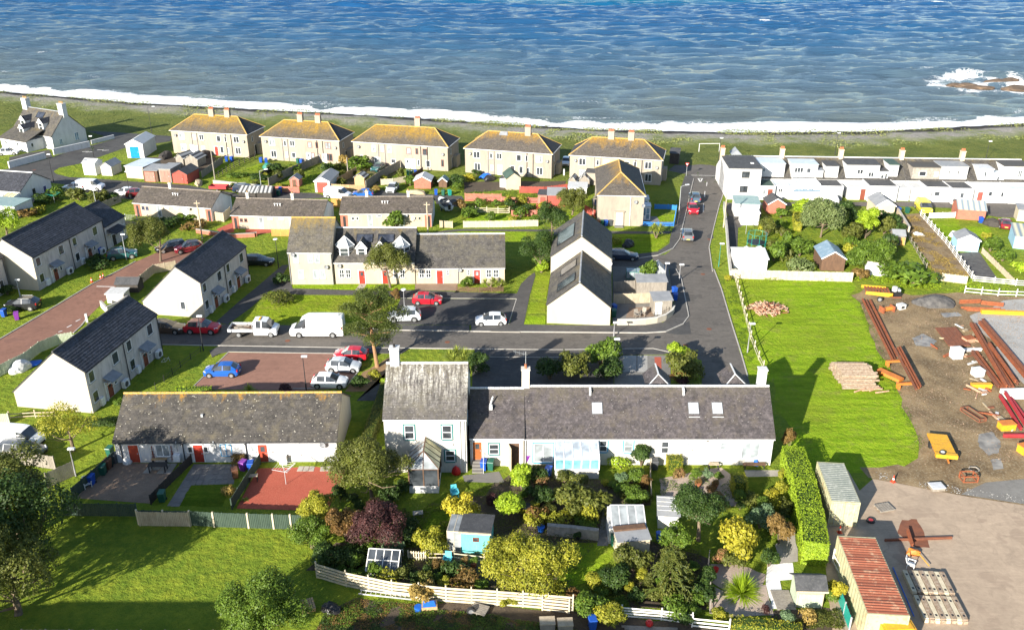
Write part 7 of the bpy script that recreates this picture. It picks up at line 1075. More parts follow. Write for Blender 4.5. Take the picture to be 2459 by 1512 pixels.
patch('terrace_lane',[(38.03,155.33),(73.75,156.1),(92.51,155.33),(98.12,155.33),(92.96,145.96),(83.71,147.34),(77.7,152.34),(72.51,153.08),(44.64,153.82),(43,147.34),(37.4,141.31),(37.61,150.16)],.016,'asphalt_pale'); patch('garden_asphalt',[(37.26,148.03),(38.22,147.34),(37.61,141.31),(35.03,130.45),(34.2,129.89),(32.23,121.93),(34.12,132.73)],.024,'asphalt'); patch('garden_slate',[(68.94,129.89),(72.6,130.45),(69.95,118.98),(66.51,119.95)],.022,'coal'); patch('garden_earth',[(66.85,148.03),(71.01,149.44),(70.46,135.09),(66.78,120.93),(61.84,119.95),(64.19,133.9)],.016,'earth',sub=1.5,jit=.2); patch('garden_lawn',[(71.49,145.28),(76.41,145.96),(72.32,135.09),(69.52,133.9)],.02,'lawn_bright'); patch('garden_lawn',[(76.19,142.61),(79.56,141.96),(78.37,136.91),(74.18,135.09)],.02,'lawn_bright'); patch('garden_lawn',[(44.44,141.96),(47.92,146.64),(46.75,138.76),(43.99,132.73),(42.8,135.09)],.02,'lawn')
patch('flats_yard',[(-78.52,186.95),(-62.71,186.95),(-62.29,182.37),(-62.33,177.13),(-64.17,172.16),(-72.39,170.55),(-79.13,177.99)],.016,'soil',sub=2,jit=.3); patch('flats_lawn',[(-62.33,177.13),(-59.92,182.37),(-57.41,181.92),(-59.36,174.2)],.022,'lawn_bright'); patch('flats_lawn',[(-54.21,177.99),(-52.3,182.37),(-49.28,179.72),(-50.78,174.61)],.022,'lawn_bright'); patch('flats_lawn',[(-41.41,172.37),(-38.49,174.83),(-38.28,169.18),(-39.8,166.85)],.022,'lawn_bright'); patch('flats_lawn',[(-23.33,170.76),(-22.45,174.83),(-19.16,174),(-20.11,169.97)],.022,'lawn_bright'); patch('flats_yard',[(-9.41,168.5),(10.6,169.28),(10.3,163.94),(1.21,163.94),(-9.04,161.02)],.016,'soil',sub=2,jit=.3); patch('flats_yard',[(-37.57,174.83),(-28.55,179.07),(-22.37,178.21),(-25.5,166.85),(-27.69,163.84),(-34.16,166.09)],.015,'earth',sub=2,jit=.3)
patch('white_house_yard',[(-106.98,186.95),(-104.71,190.76),(-101.4,193.21),(-97.73,186.95),(-103.5,180.59)],.02,'asphalt'); patch('blue_garden_lawn',[(25.02,147.68),(28.39,148.93),(27.64,144.94),(25.2,144.94)],.02,'lawn_bright'); patch('blue_garden_yard',[(22.85,147.68),(25.02,147.68),(25.2,144.94),(27.68,144.65),(27.2,142.88),(22.01,142.88)],.018,'slab_grey'); patch('corner_yard',[(15,124.28),(23.28,124.28),(22.49,114.88),(21.29,107),(13.49,103.94),(12.97,104.32)],.02,'slab_grey'); patch('patio_flag',[(15.74,109.39),(18.81,109.8),(18.69,106.61),(14.88,106.22)],.026,'chips_brown'); patch('red_chip_yard',[(-49.14,140.92),(-47.48,144.42),(-45.79,139.79),(-47,138.12)],.02,'chips_red'); patch('red_chip_yard',[(-44.27,141.07),(-39.9,141.07),(-39.49,139.37),(-43.36,137.71)],.02,'chips_red')
# ================================================================ SHEDS AND GARAGES
G1='lock-up garages and sheds by the lane'
shed('white garage with big blue roller door by the top road',(-81.55,186.48),(-77.98,186.48),7.2,3.0,3.9,'gy','white_render','sheet_pale',('paint_blue_door',.75,1.9,2.45),name='garage',cat='garage',fascia='upvc',group=G1)
shed('small white metal shed at the left of the lane sheds',(-85.2,173.63),(-82.55,173.13),2.6,2.4,3.0,'gx','plastic_white','sheet_pale',name='metal_shed',group=G1)
shed('small beige shed with grey roof beside the white metal shed',(-81.46,173.13),(-79.24,172.81),3.6,1.9,2.7,'gy','warm_white','sheet_grey',('concrete_white',.6,.9,1.7),group=G1)
shed('wide flat roofed beige garage behind the lane sheds',(-75.9,171.51),(-72.12,170.55),6,2.3,2.3,'flat','beige_block','felt_pale_blue',name='garage',cat='garage',group=G1)
shed('brown lock-up with salmon door left of the pair',(-71.53,168.98),(-68.59,168.59),4.2,2.2,2.3,'mono','wood_brown','sheet_grey',('wood_salmon',.35,2.0,1.95),name='garage',cat='garage',group=G1)
shed('lock-up with red and white panelled doors',(-68.21,168.59),(-65.91,168.35),4.6,2.6,2.5,'mono','rubble','sheet_grey',('wood_salmon',.2,1.9,2.3),name='garage',cat='garage',group=G1)
shed('dark red timber shed with dark gable roof at the end of the lane sheds',(-65.44,167.81),(-62.45,167.27),4.6,1.9,2.7,'gy','wood_red','felt_dark',('wood_red',.6,1.6,1.8),group=G1)
shed('left grey hut of the black sheet roofed twins',(-69.19,180.59),(-67.42,179.89),3.4,1.7,2.5,'gy','wood_grey','sheet_black_white',group=G1); shed('right grey hut of the black sheet roofed twins',(-66.95,179.54),(-64.2,179.02),3.4,1.7,2.6,'gy','wood_grey','sheet_black_white',group=G1)
shed('striped sheet shed behind the brown tiled bungalow',(-50.05,157.92),(-46.77,157.36),3,1.3,2.0,'gx','wood_dark','sheet_black_white',group=G1); shed('second striped sheet shed behind the brown tiled bungalow',(-48.09,157.54),(-43.91,157.54),3,1.3,2.0,'gx','wood_dark','sheet_black_white',group=G1)
shed('little brown garden hut with grey gable roof by the lane',(-42.31,165.34),(-40.54,165.19),2.0,1.5,2.1,'gy','wood_salmon','felt_grey',('wood_brown',.5,.7,1.4))
shed('white asbestos roofed garage with red double doors',(-36.81,161.79),(-33.97,161.5),6.2,2.2,2.9,'gy','concrete_white','sheet_grey',('wood_red',.4,2.1,2.0),name='garage',cat='garage',fascia='upvc')
shed('tan timber shed with striped roof in the walled garden',(-30.17,166.47),(-28.25,166.09),2.2,1.6,2.2,'gy','wood_tan','sheet_black_white')
shed('red brick shed with pale metal roof by the flats',(-18.53,164.21),(-15.37,163.99),3.2,1.6,2.4,'gy','red_brick','sheet_pale',fascia='upvc'); shed('little shed with teal roof beside the red brick shed',(-13.93,164.96),(-12.39,164.74),1.8,1.3,1.9,'gy','wood_brown','felt_teal',fascia='upvc')
shed('tan garage with dark green gable roof by the fourth flats block',(-1,163.05),(1.64,163.57),3.8,2.3,3.3,'gy','beige_block','felt_green',name='garage',cat='garage'); shed('white lean shed against the tan garage',(-2.32,165.06),(-1.05,164.68),3,1.7,2.0,'side','concrete_white','felt_dark')
shed('white flat shed with pale roof by the red fences',(10.36,159.24),(13.71,158.89),3.2,1.7,1.8,'mono','concrete_white','sheet_pale'); shed('grey striped hut left of the white flat shed',(10.69,165.06),(12.19,164.68),2.4,1.3,2.1,'gy','wood_grey','sheet_black_white'); shed('grey striped hut behind the white flat shed',(12.78,165.43),(14.72,165.06),2.4,1.4,2.3,'gy','wood_grey','sheet_black_white')
shed('salmon shed in the red fenced garden',(4.66,153.77),(6.21,153.57),2.8,2.0,2.1,'mono','wood_salmon','felt_dark',('wood_red',.4,.9,1.6)); shed('long red shed with dark striped roof in the red fenced garden',(6.35,153.44),(9.51,153.3),3,2.0,2.5,'mono','wood_red','sheet_grey')
shed('blackened timber hut at the end of the fifth flats block',(32.64,181.82),(34.46,181.38),3,2.2,2.6,'mono','wood_dark','felt_dark')
shed('white garden garage with teal felt roof at the terrace end',(38.45,147.68),(42.55,147.34),3.6,2.3,2.6,'mono','white_render','felt_teal',name='garage',cat='garage'); shed('white box cabin below the teal roofed garage',(38.51,143.14),(41.41,142.94),2.6,2.1,2.2,'flat','concrete_white','plastic_white',name='site_cabin',cat='cabin')
shed('brick hut with dark panelled gable roof in the terrace gardens',(44.52,149.09),(47.49,149.09),3.4,1.8,2.7,'gy','red_brick','slate_mid' and 'felt_dark',fascia='upvc'); shed('blue roofed lean-to against the terrace',(51.23,156.87),(56.8,156.87),2.2,1.7,2.3,'mono','white_render','sheet_blue',name='lean_to_shed')
shed('long timber shed with blue metal roof near the field fence',(45.52,122.69),(48.86,122.44),4.8,2.0,3.0,'gy','wood_brown','sheet_blue',fascia='upvc',wins=()); shed('pale corrugated garage behind the field fence',(32.74,122.95),(37.57,122.69),3.2,1.9,2.3,'mono','plastic_white','sheet_pale',name='garage',cat='garage',fascia='upvc')
shed('beige garage with grey gable roof beside the lane',(62.58,147.34),(65.75,147.2),4.6,2.1,3.1,'gy','beige_block','felt_grey',name='garage',cat='garage',fascia='upvc'); shed('small grey felt shed in the scrubby garden',(60.29,133.61),(62.01,133.32),2.2,1.6,2.2,'gx','wood_grey','felt_grey',('wood_orange',1.2,.6,1.3))
shed('pale blue summerhouse with white striped roof',(69.15,130.9),(72.34,130.33),3.0,1.9,2.7,'gy','wood_sky','sheet_black_white' and 'felt_grey',('wood_sky',1.2,1.1,1.7),fascia='upvc',name='summerhouse'); shed('brick garage with blue and cream striped roof',(76.23,146.3),(80.5,145.28),4.5,1.8,2.8,'gx','red_brick','sheet_cream_blue',name='garage',cat='garage'); shed('pale glazed shed with cream striped roof at the right edge',(78.68,132.16),(81.92,131.01),5,2.0,2.5,'mono','wood_sky','sheet_cream_blue'); shed('cream shed at the right edge beside the maroon car',(85.99,145.28),(88.27,144.6),2.5,2.0,2.3,'mono','wood_cream','felt_grey')
shed('grey felt roofed shed in the fenced corner yard',(17.34,114.09),(21.43,114.22),2.0,1.75,2.0,'mono','wood_grey','felt_grey'); shed('shed with grey roof and open doors in the curved corner yard',(18.61,107.2),(21.02,107.39),2.2,2.0,2.25,'mono','wood_grey','felt_grey',('plastic_white',.2,.9,1.8))
def greenhouse(label,A,B,dep,h,hr,pane='pane_pale',frame='alu',nx=4,ny=3,name='greenhouse'):
    rz=ang(A,B); L=dist(A,B); e=thing(name,label,'greenhouse',A,rz); fb=MB(); q=.04
    for i in range(nx+1):
        x=L*i/nx
        for y in (0,dep): fb.bar((x,y,0),(x,y,h if not(0<i<nx) else h+(hr-h)*(1-abs(2*i/nx-1))),q,q)
    for j in range(ny+1):
        y=dep*j/ny
        for s_ in (0,L): fb.bar((s_,y,0),(s_,y,h),q,q); fb.bar((s_,y,h),(L/2,y,hr),q,q)
    fb.bar((L/2,0,hr),(L/2,dep,hr),.06,.06)
    for s_ in (0,L): fb.bar((s_,0,h),(s_,dep,h),.05,.05); fb.bar((s_,0,.05),(s_,dep,.05),.06,.1)
    fb.bar((0,0,h),(L,0,h),q,q); fb.bar((0,0,.05),(L,0,.05),.06,.1); fb.build('frame',frame,e)
    for j in range(ny):
        y0,y1=dep*j/ny+.02,dep*(j+1)/ny-.02
        for s_ in (0,L): MB().add([(s_,y0,.1),(s_,y1,.1),(s_,y1,h),(s_,y0,h)],[(0,1,2,3)]).build('pane',pane,e); MB().add([(s_,y0,h),(s_,y1,h),(L/2,y1,hr),(L/2,y0,hr)],[(0,1,2,3)]).build('pane',pane,e)
    MB().add([(0,0,.1),(L,0,.1),(L,0,h),(L/2,0,hr),(0,0,h)],[(0,1,2,3,4)]).build('pane',pane,e); MB().add([(0,dep,.1),(L,dep,.1),(L,dep,h),(L/2,dep,hr),(0,dep,h)],[(0,1,2,3,4)]).build('pane',pane,e); return e
greenhouse('small greenhouse with pale glass on the street corner',(20.21,119.05),(21.99,118.96),2.4,1.4,2.2,'poly_grey'); greenhouse('green framed open cold frame beside the corner greenhouse',(16.49,119.43),(19.24,119.19),1.6,1.1,1.15,'pane_pale','tarp_green',5,2,'cold_frame')
def aqua():
    A,B=(-5.3,60.05),(-1.96,58.92); e=shed('aqua painted garden shed with dark roof and glazed lean side',(A[0]+1.05,A[1]-.3),(A[0]+3.45,A[1]-.55),2.5,2.25,2.0,'mono','wood_aqua','felt_dark',None,[(1.0,1.25,.5,.42,'paint_brown','pane')],fascia='wood_pale'); fb=MB()
    for x in (-1.15,-.6,-.04): fb.box(x-.03,0,0,x+.03,.06,2.1); fb.bar((x,0,2.15),(x,2.5,1.95),.05,.06)
    fb.box(-1.18,0,1.05,0,.06,1.12).box(-1.18,-.02,2.05,0,.06,2.15).box(-1.18,2.44,0,-1.12,2.5,1.9).box(-1.18,0,0,0,.06,.1); fb.build('lean_frame','wood_cream',e)
    for x in (-1.12,-.57): MB().box(x,.02,.1,x+.5,.035,2.05).build('pane','poly_grey',e); MB().add([(x,0,2.17),(x+.5,0,2.17),(x+.5,2.5,1.97),(x,2.5,1.97)],[(0,1,2,3)]).build('roof_panel','poly_grey',e)
aqua()
def glazed_store():
    A=(8.19,60.88); e=thing('glazed_store','white garden store with sloping four pane glass roof','garden store',A,0); MB().box(0,0,-.05,2.95,2.1,1.55).build('wall','concrete_white',e); fb=MB(); x0,x1=.25,3.1
    for k in range(5): x=x0+(x1-x0)*k/4; fb.bar((x,-.15,1.6),(x,2.2,2.35),.07,.07)
    fb.bar((x0,-.15,1.6),(x1,-.15,1.6),.08,.08).bar((x0,2.2,2.35),(x1,2.2,2.35),.08,.08); fb.build('frame','upvc',e)
    for k in range(4): a=x0+(x1-x0)*k/4+.04; b=x0+(x1-x0)*(k+1)/4-.04; MB().add([(a,-.13,1.62),(b,-.13,1.62),(b,2.18,2.37),(a,2.18,2.37)],[(0,1,2,3)]).build('roof_pane','poly_grey',e)
    MB().xprism([(2.05,1.5),(2.1,1.5),(2.1,2.3),(2.05,2.3)],0,2.95).build('back_board','wood_white',e)
glazed_store()
e=shed('cream hut with curved brown and grey roof in front of the glazed store',(8.76,59.16),(11.45,59.56),1.5,1.55,1.75,'mono','wood_cream','felt_grey',name='garden_hut',over=.1); MB().box(-.08,1.05,1.78,2.65,1.62,1.95).build('roof_cap','wood_brown',e)
e=shed('pale slatted lean shed beside the dark tree',(12.66,62.93),(14.38,62.75),1.7,1.45,2.0,'mono','wood_white','felt_grey',name='slatted_shed'); [MB().bar((-.1,.35+.42*k,1.72+.14*k),(1.75,.35+.42*k,1.72+.14*k),.05,.03).build('batten','wood_white',e) for k in range(4)]
e=shed('sage green garden hut with dark felt roof by the green screen',(21.9,53.37),(23.95,53.3),1.7,1.75,2.35,'gx','wood_sage','felt_dark',('wood_sage',.15,1.8,1.3),fascia='wood_pale',name='garden_hut',over=.2)
e=struct(obj('deck',None,None,[(20.42,53.02)][0]),'weathered grey timber deck by the sage green hut')
for k in range(9): MB().box(0,k*.24,0,1.45,k*.24+.22,.09).build('plank','wood_grey',e)
def coldframe():
    A,B=(-11.81,56.91),(-9.23,56.68); L=dist(A,B); e=thing('glass_cold_frame','white framed glass cold frame with eight panes by the bottom fence','cold frame',A,ang(A,B)); d,h0,h1=1.5,.5,1.55; fb=MB()
    for i in range(5): x=L*i/4; fb.bar((x,0,h0),(x,d,h1),.07,.06)
    for j in range(3): y=d*j/2; fb.bar((0,y,h0+(h1-h0)*j/2),(L,y,h0+(h1-h0)*j/2),.07,.06)
    for i in range(5): fb.box(L*i/4-.03,-.03,0,L*i/4+.03,.03,h0)
    for x in (0,L): fb.bar((x,d,0),(x,d,h1),.06,.06); fb.bar((x,d*.5,0),(x,d*.5,(h0+h1)/2),.05,.05); fb.bar((x,0,.08),(x,d,.08),.05,.06); fb.bar((x,d,h1),(x,d+.9,.9),.05,.05); fb.bar((x,d+.9,0),(x,d+.9,.9),.05,.05)
    fb.build('frame','wood_white',e)
    for i in range(4):
        for j in range(2): a,b=L*i/4+.05,L*(i+1)/4-.05; y0,y1=d*j/2+.04,d*(j+1)/2-.04; z=lambda y:h0+(h1-h0)*y/d; MB().add([(a,y0,z(y0)),(b,y0,z(y0)),(b,y1,z(y1)),(a,y1,z(y1))],[(0,1,2,3)]).build('pane','pane',e)
    MB().box(.03,0,.02,L-.03,.02,h0-.03).build('front_board','wood_white',e)
coldframe()
# ================================================================ FENCES AND WALLS
fence('long cream slatted rail fence along the bottom of the gardens',[(-15.72,56.68),(-13.17,55.64),(-9.38,54.56),(-5.12,53.92),(0.84,53.37),(4.66,52.91)],'rail',1.6,'wood_cream',rails=5,rail=(.03,.2),bay=1.95)
fence('lower cream slatted rail fence behind the fallen boards',[(2.33,53),(4.37,52.68)],'rail',1.35,'wood_cream',rails=4,rail=(.03,.15)); fence('white slatted rail fence at the bottom below the puzzle tree',[(8.35,52.35),(11.32,52.01),(13.56,51.55)],'rail',1.1,'wood_white',rails=4,rail=(.03,.13),bay=2.2); fence('white rail fence at the bottom beneath the gravel garden',[(13.52,51.28),(16.22,50.89)],'rail',1.1,'wood_white',rails=3,rail=(.03,.14))
fence('weathered board fence with green backs along the top of the lawn',[(-32.65,63.46),(-28.03,63.32),(-25.92,63.11),(-22.89,62.95),(-20.69,62.86),(-17.61,62.72)],'panel',1.55,'wood_green',post='wood_cream',bay=2.05,pm_=.14,postup=.05); fence('pale leaf littered board fence at the left of the lawn top',[(-32.46,63.27),(-28.06,63.18)],'panel',1.5,'wood_pale',bay=2.2)
fence('dark green board fence behind the brown chip yard',[(-39.74,64.68),(-33.18,64.58)],'panel',1.35,'wood_green'); fence('dark green side fence of the brown chip yard with bins',[(-39.99,67.08),(-39.32,69.79),(-38.53,72.91)],'panel',1.25,'wood_green'); fence('dark garden divider between brown yard and slabs',[(-32.63,66.33),(-31.96,69.4),(-31.04,72.82)],'panel',1.0,'wood_dark'); fence('dark green divider between slabs and red chips',[(-25.1,65.59),(-24.78,68.87),(-24.36,72.68)],'panel',1.15,'wood_green')
fence('grey panel fence below the small lawn with the young tree',[(-48.96,72.68),(-46.58,72.46),(-43.77,71.78)],'panel',1.5,'wood_grey'); fence('grey panel fence turning down by the white topped post',[(-43.12,68.87),(-41.44,70.87)],'panel',1.6,'wood_grey'); fence('low rail fence behind the white van',[(-52.87,81.01),(-50.31,81.34),(-48.31,81.41)],'rail',.9,'wood_pale',rails=2); fence('green picket gate fence at the left edge',[(-53.85,79.85),(-52.36,80.01)],'panel',1.3,'wood_sage')
fence('pale fence top along the very bottom of the lawn',[(-35.88,49.81),(-28.89,49.75),(-20.07,49.68)],'panel',1.15,'wood_pale')
fence('pale board fence between the field and the terrace gardens',[(31.7,119.71),(34.28,119.46),(37,119.17),(42.82,118.79),(48.65,118.4)],'panel',1.45,'wood_cream'); fence('white rail fence along the verge above the field',[(32.32,120.48),(31.01,110),(29.72,99.97),(29.31,94.42),(29.25,92.01)],'rail',1.15,'wood_cream',rails=2,bay=2.3,rail=(.04,.09)); wall('pale wall beside the verge of the side road',[(37.58,152.34),(35.13,138.76),(33.4,129.89),(31.58,119.71)],1.15,.2,'concrete_white')
fence('white lattice fence between the scrubby garden and the lawns',[(70.76,148.03),(69.04,134.2),(66.39,119.71)],'rail',1.1,'wood_white',rails=3,bay=2); fence('old grey rail fence in the scrubby garden',[(65.82,145.96),(64.17,136.91),(61.45,123.46)],'rail',.9,'wood_grey',rails=2,bay=2.2); fence('pale fence right of the slate chip garden',[(72.73,129.89),(71.97,123.46),(71.26,117.55)],'panel',.9,'wood_pale'); fence('low board fence at the end of the scrubby garden',[(61.59,118.74),(64.65,117.55)],'panel',1.2,'wood_cream'); fence('post and rail fence at the back of the yard',[(62.94,114.36),(67.07,113.33),(74.35,112.82)],'rail',1.1,'wood_white',rails=2,bay=2.6); fence('second post and rail fence at the back of the yard',[(66.07,118.64),(71.4,117.01),(76.35,116.47)],'rail',1.0,'wood_white',rails=3,bay=2.4)
fence('low white wall topped fence of the lane gardens',[(71.63,146.64),(76.21,146.99)],'panel',1.0,'wood_white'); wall('pale garden wall by the dark clipped ball',[(66.9,148.74),(64.92,138.76)],1.2,.25,'beige_block')
fence('long grey board fence in the second flats garden',[(-46.44,165.71),(-44.08,173.18),(-40,182.6)],'panel',1.6,'wood_grey',bay=2.4); fence('long grey board fence right of the tan shed',[(-27.56,163.69),(-25.75,170.36),(-22.83,178.21)],'panel',1.7,'wood_grey',bay=2.4); fence('orange tan board fence of the walled garden',[(-33.6,161.79),(-30.3,161.28),(-27.45,161.5)],'panel',1.6,'wood_tan'); fence('tan fence side of the walled garden',[(-34,164.59),(-31.03,174)],'panel',1.5,'wood_tan'); fence('pale board fence right of the grey fence',[(-25.12,166.47),(-22.86,166.85),(-20.61,168.4)],'panel',1.2,'wood_cream'); fence('brown fence beside the small lawn of the middle flats',[(-20.49,167.24),(-17.87,174.83)],'panel',1.2,'wood_brown')
wall('pale concrete wall along the lane',[(-57.19,166.28),(-51.63,164.39),(-45.75,162.55)]+[(-45.73,162.37)],1.0,.2,'beige_block'); fence('red painted rail fence along the lane',[(-45.65,162.23),(-39.74,161.5)],'rail',1.2,'wood_salmon',rails=5,rail=(.03,.16)); fence('grey fence between the lane sheds and the small lawn',[(-60.98,171.35),(-60.15,182.37)],'panel',1.4,'wood_grey'); fence('dark fence left of the veg beds',[(-58.26,170.55),(-56.78,178.85),(-54.44,186.02)],'rail',1.2,'wood_dark',rails=3); fence('dark fence of the second flats garden',[(-49.07,170.55),(-48.19,177.13)],'panel',1.4,'wood_dark')
fence('red board fence with slanting rails left of the red gardens',[(-8.51,156.46),(-1.96,156.12)],'rail',1.5,'wood_salmon',rails=6,rail=(.03,.16)); fence('long red rail fence in the gardens',[(-1.91,155.78),(4.66,155.1)],'rail',1.1,'wood_salmon',rails=4,rail=(.03,.16)); fence('red board fence behind the salmon shed',[(1.4,161.38),(5.88,161.02),(10.35,162.83)],'panel',1.3,'wood_red'); fence('white rail fence behind the terrace lawn',[(-8.3,149.87),(-0.49,149.24)],'rail',1.1,'wood_cream',rails=3); fence('salmon board fence with climbers',[(-0.09,147.68),(3.87,147.81),(7.85,148.3)],'panel',1.1,'wood_salmon'); fence('pale board fence behind the middle terrace lawn',[(-8.1,141.83),(-1.8,142),(4.33,142.53)],'panel',1.15,'wood_cream'); fence('red rail fence below the salmon shed',[(4.37,151.8),(8.63,152.12)],'rail',1.0,'wood_red',rails=3); fence('small red fence by the near flats',[(12.75,150.19),(14.3,147.07)],'panel',1.3,'wood_red'); fence('bright orange fence between the bungalows',[(-32.04,152.69),(-30.09,152.56)],'panel',1.7,'wood_orange'); fence('orange fence in front of the middle bungalow',[(-39.04,137.71),(-36.17,137.6)],'panel',1.2,'wood_orange'); fence('tan fence by the boat',[(-12.03,141.93),(-9.91,141.64)],'panel',1.2,'wood_pale')
wall('red brick wall before the middle bungalow',[(-51.83,139.23),(-45.3,136.75),(-41.74,137.3)]+[(-42.36,137.44),(-41.47,137.6)],.65,.2,'red_brick'); fence('grey gate fence beside the left bungalow',[(-51.62,145.92),(-48.92,144.71),(-48.71,148.06)],'panel',1.6,'wood_pale'); fence('pale railing before the left bungalow',[(-66.1,145.92),(-60.02,145.31)],'mesh',1.0,'steel_galv'); fence('low pale board fence before the left bungalow',[(-66.63,143.82),(-61.92,142.07)],'panel',.8,'wood_pale')
fence('pale garden fence behind the harled bike store',[(-52.9,115.75),(-52.38,121.56),(-49.7,123.09)],'panel',1.4,'wood_pale'); fence('dark garden fence beside the brick road at the lower left',[(-58.91,89.92),(-57.3,93.54),(-56.99,96.35),(-55.7,98.45),(-54.26,99.09)],'panel',1.4,'wood_sage'); fence('black railing round the front gardens of the near harled house',[(-37.59,96.35),(-38.7,92.37),(-39.75,87.22)],'rail',.9,'paint_dark',rails=2,rail=(.02,.04),pm_=.05); wall('pale round wall of the bin store beside the brick road',[(-55.13,109.63),(-53.51,107.63),(-52.67,109.13),(-52.21,111.7)],.9,.2,'warm_white'); fence('grey panel fence before the long harled house roof',[(-72.62,151.23),(-70.82,155.86)],'panel',1.3,'wood_grey')
fence('bright blue low fence round the little lawn',[(21.96,142.76),(24.44,142.41),(27.1,142.53),(29,151.15)],'rail',.85,'wood_blue',rails=3,rail=(.03,.14),pm_=.09); fence('blue fence behind the little lawn',[(25.26,151.8),(27.62,151.6),(29,151.15)],'panel',.9,'wood_blue')
wall('curved cream wall round the corner yard',[(13.51,103.83),(15.73,103.87),(17.2,104.09),(18.7,104.51),(19.98,105.45),(21.01,106.8),(21.5,108.18)],.85,.2,'ivory_gable','warm_white'); fence('black railing on the curved cream wall',[(17.33,105.07),(18.87,105.65),(20.16,106.61),(21.18,107.87)],'rail',1.35,'paint_dark',rails=2,rail=(.02,.04),pm_=.05); fence('pale board fence across the corner yard',[(13.78,110.62),(16.25,110.82),(18.99,111.03)],'panel',1.5,'wood_pale'); fence('upper grey board fence across the corner yard',[(14.22,114.88),(17.15,115.32),(20.27,117.57)],'panel',1.5,'wood_grey'); fence('dark railing along the side road pavement',[(27.68,142.29),(28.98,147.68),(29.82,151.48)],'mesh',1.1,'paint_dark')
wall('white wall in front of the white house drive',[(-102.58,178.42),(-98.75,186.02)],1.3,.3,'white_render','white_render'); wall('white scalloped wall below the white house gable',[(-98.32,188.84),(-93.46,195.72)],1.3,.3,'white_render','white_render'); wall('low white wall beside the white house garden',[(-94.3,198.29),(-91.32,203.61)],.8,.25,'white_render','white_render')
fence('dark timber fence before the right hand cottage door',[(-7.77,114.97),(-4.5,114.69),(-1.24,114.88)],'rail',.8,'wood_brown',rails=4,rail=(.03,.1)); wall('grey rubble retaining wall in the front garden',[(3.02,62.1),(5.1,61.82),(7.38,61.38)],1.0,.35,'rubble','rubble'); fence('thin divider fence between the two back gardens',[(13.28,72.02),(12.96,69.92),(12.59,66.58)],'panel',1.1,'wood_pale',pm_=.06); fence('cream rail fence before the aqua shed',[(-7.15,58.92),(-4.82,58.92),(-2.27,58.45)],'rail',.9,'wood_cream',rails=2,rail=(.04,.08)); fence('cream picket gate by the cold frame',[(-8.58,58.84),(-7.13,58.69)],'picket',.95,'wood_cream',bay=1.4)
fence('green mesh screen with grey posts beside the rusty container',[(25.46,54.13),(25.22,50.95)],'panel',1.2,'plastic_teal',post='steel_galv'); fence('white garden rail post line right of the long hedge',[(26.41,58.45),(26.49,55.86)],'rail',1.4,'wood_white',rails=2)
fence('trellis arch frame by the gravel garden',[(16.19,58.45),(15.15,52.75)],'rail',1.3,'wood_grey',rails=2,rail=(.03,.05),pm_=.06)
# ================================================================ VEHICLES
car('hatch','car_blue',(-33.35,90.78),181,'bright blue hatchback alone on the brown car park'); car('suv','car_red',(-39.09,102.05),-3,'red crossover parked on the street by the ivory gable'); car('estate','car_bronze',(-43.67,102.19),-5,'dark bronze car half hidden behind the near harled house')
car('sprinter','car_white',(-24.41,101.25),180,'tall white panel van parked on the street','van'); car('hatch','car_red',(-11.43,111.05),-2,'bright red hatchback in front of the terrace'); car('suv','car_silver',(-14.02,105.64),184,'two tone silver crossover beside the pine tree',trim='plastic_black'); car('hatch','car_white',(-2.74,104.46),183,'white hatchback at the right end of the grey car park')
car('hatch','car_silver',(-19.56,91.95),-4,'silver hatchback under the pine tree'); car('hatch','car_white',(-20.46,88.23),-3,'white three door hatchback by the lamp post'); car('hatch','car_red',(-19.19,94.79),176,'red car with white bonnet hidden under the pine tree'); car('estate','car_black',(-38,125.23),-4,'black estate car on the lawn edge behind the harled house')
car('estate','car_black',(-53.21,131.23),215,'black car on the upper parking by the shaggy tree'); car('suv','car_darkred',(-50.25,130.75),205,'maroon people carrier on the upper parking'); car('suv','car_black',(-65.39,109.13),183,'dark crossover parked by the harled house at the left edge'); car('suv','car_teal',(-59.43,127.87),20,'dark green vehicle outside the long harled house')
car('van','car_white',(-79.53,163.65),-3,'white panel van on the upper lane','van'); car('hatch','car_white',(-82.61,163.28),182,'white hatchback behind the upper lane van'); car('hatch','car_white',(-71.79,160.17),178,'white hatchback beside the maroon one on the lane'); car('hatch','car_darkred',(-69.27,159.67),20,'maroon hatchback on the upper lane'); car('hatch','car_navy',(-46.97,161.46),10,'dark blue car behind the striped sheds'); car('estate','car_navy',(-50.05,162.55),8,'dark car on the lane before the pale wall')
car('van','car_white',(-31.94,158.45),-15,'small white van on the garage lane','van'); car('hatch','car_blue',(-27.53,159.15),178,'blue hatchback with black roof on the garage lane'); car('hatch','car_silver',(-22.47,162.74),262,'silver hatchback nose out on the garage lane'); car('hatch','car_teal',(-27.09,176.93),250,'dark car in the middle flats garden'); car('hatch','car_white',(11.14,181.38),262,'pale car between the fourth and fifth flats')
car('suv','car_steel',(33.25,156.67),84,'steel blue crossover on the side road'); car('hatch','car_red',(31.67,150.19),265,'red hatchback on the side road'); car('suv','car_grey',(28.31,136.69),84,'dark grey crossover nearest on the side road'); car('estate','car_navy',(16.92,127.51),-6,'dark navy saloon parked behind the gabled houses')
car('van','car_white',(-49.42,76.21),-8,'white van at the left edge by the young tree','van'); car('estate','car_grey',(-48.17,74.36),-8,'grey estate in front of the white van'); car('van','car_yellow',(72.24,150.52),262,'small yellow van on the terrace lane','van'); car('estate','car_white',(80.78,153.08),5,'white car on the terrace lane'); car('hatch','car_darkred',(82.41,142.28),70,'maroon hatchback at the right edge of the terrace lane'); car('van','car_white',(57.11,153.82),80,'white van nose in behind the ivy wall','van'); car('hatch','car_white',(-108.18,189.31),10,'white car in the white house drive')
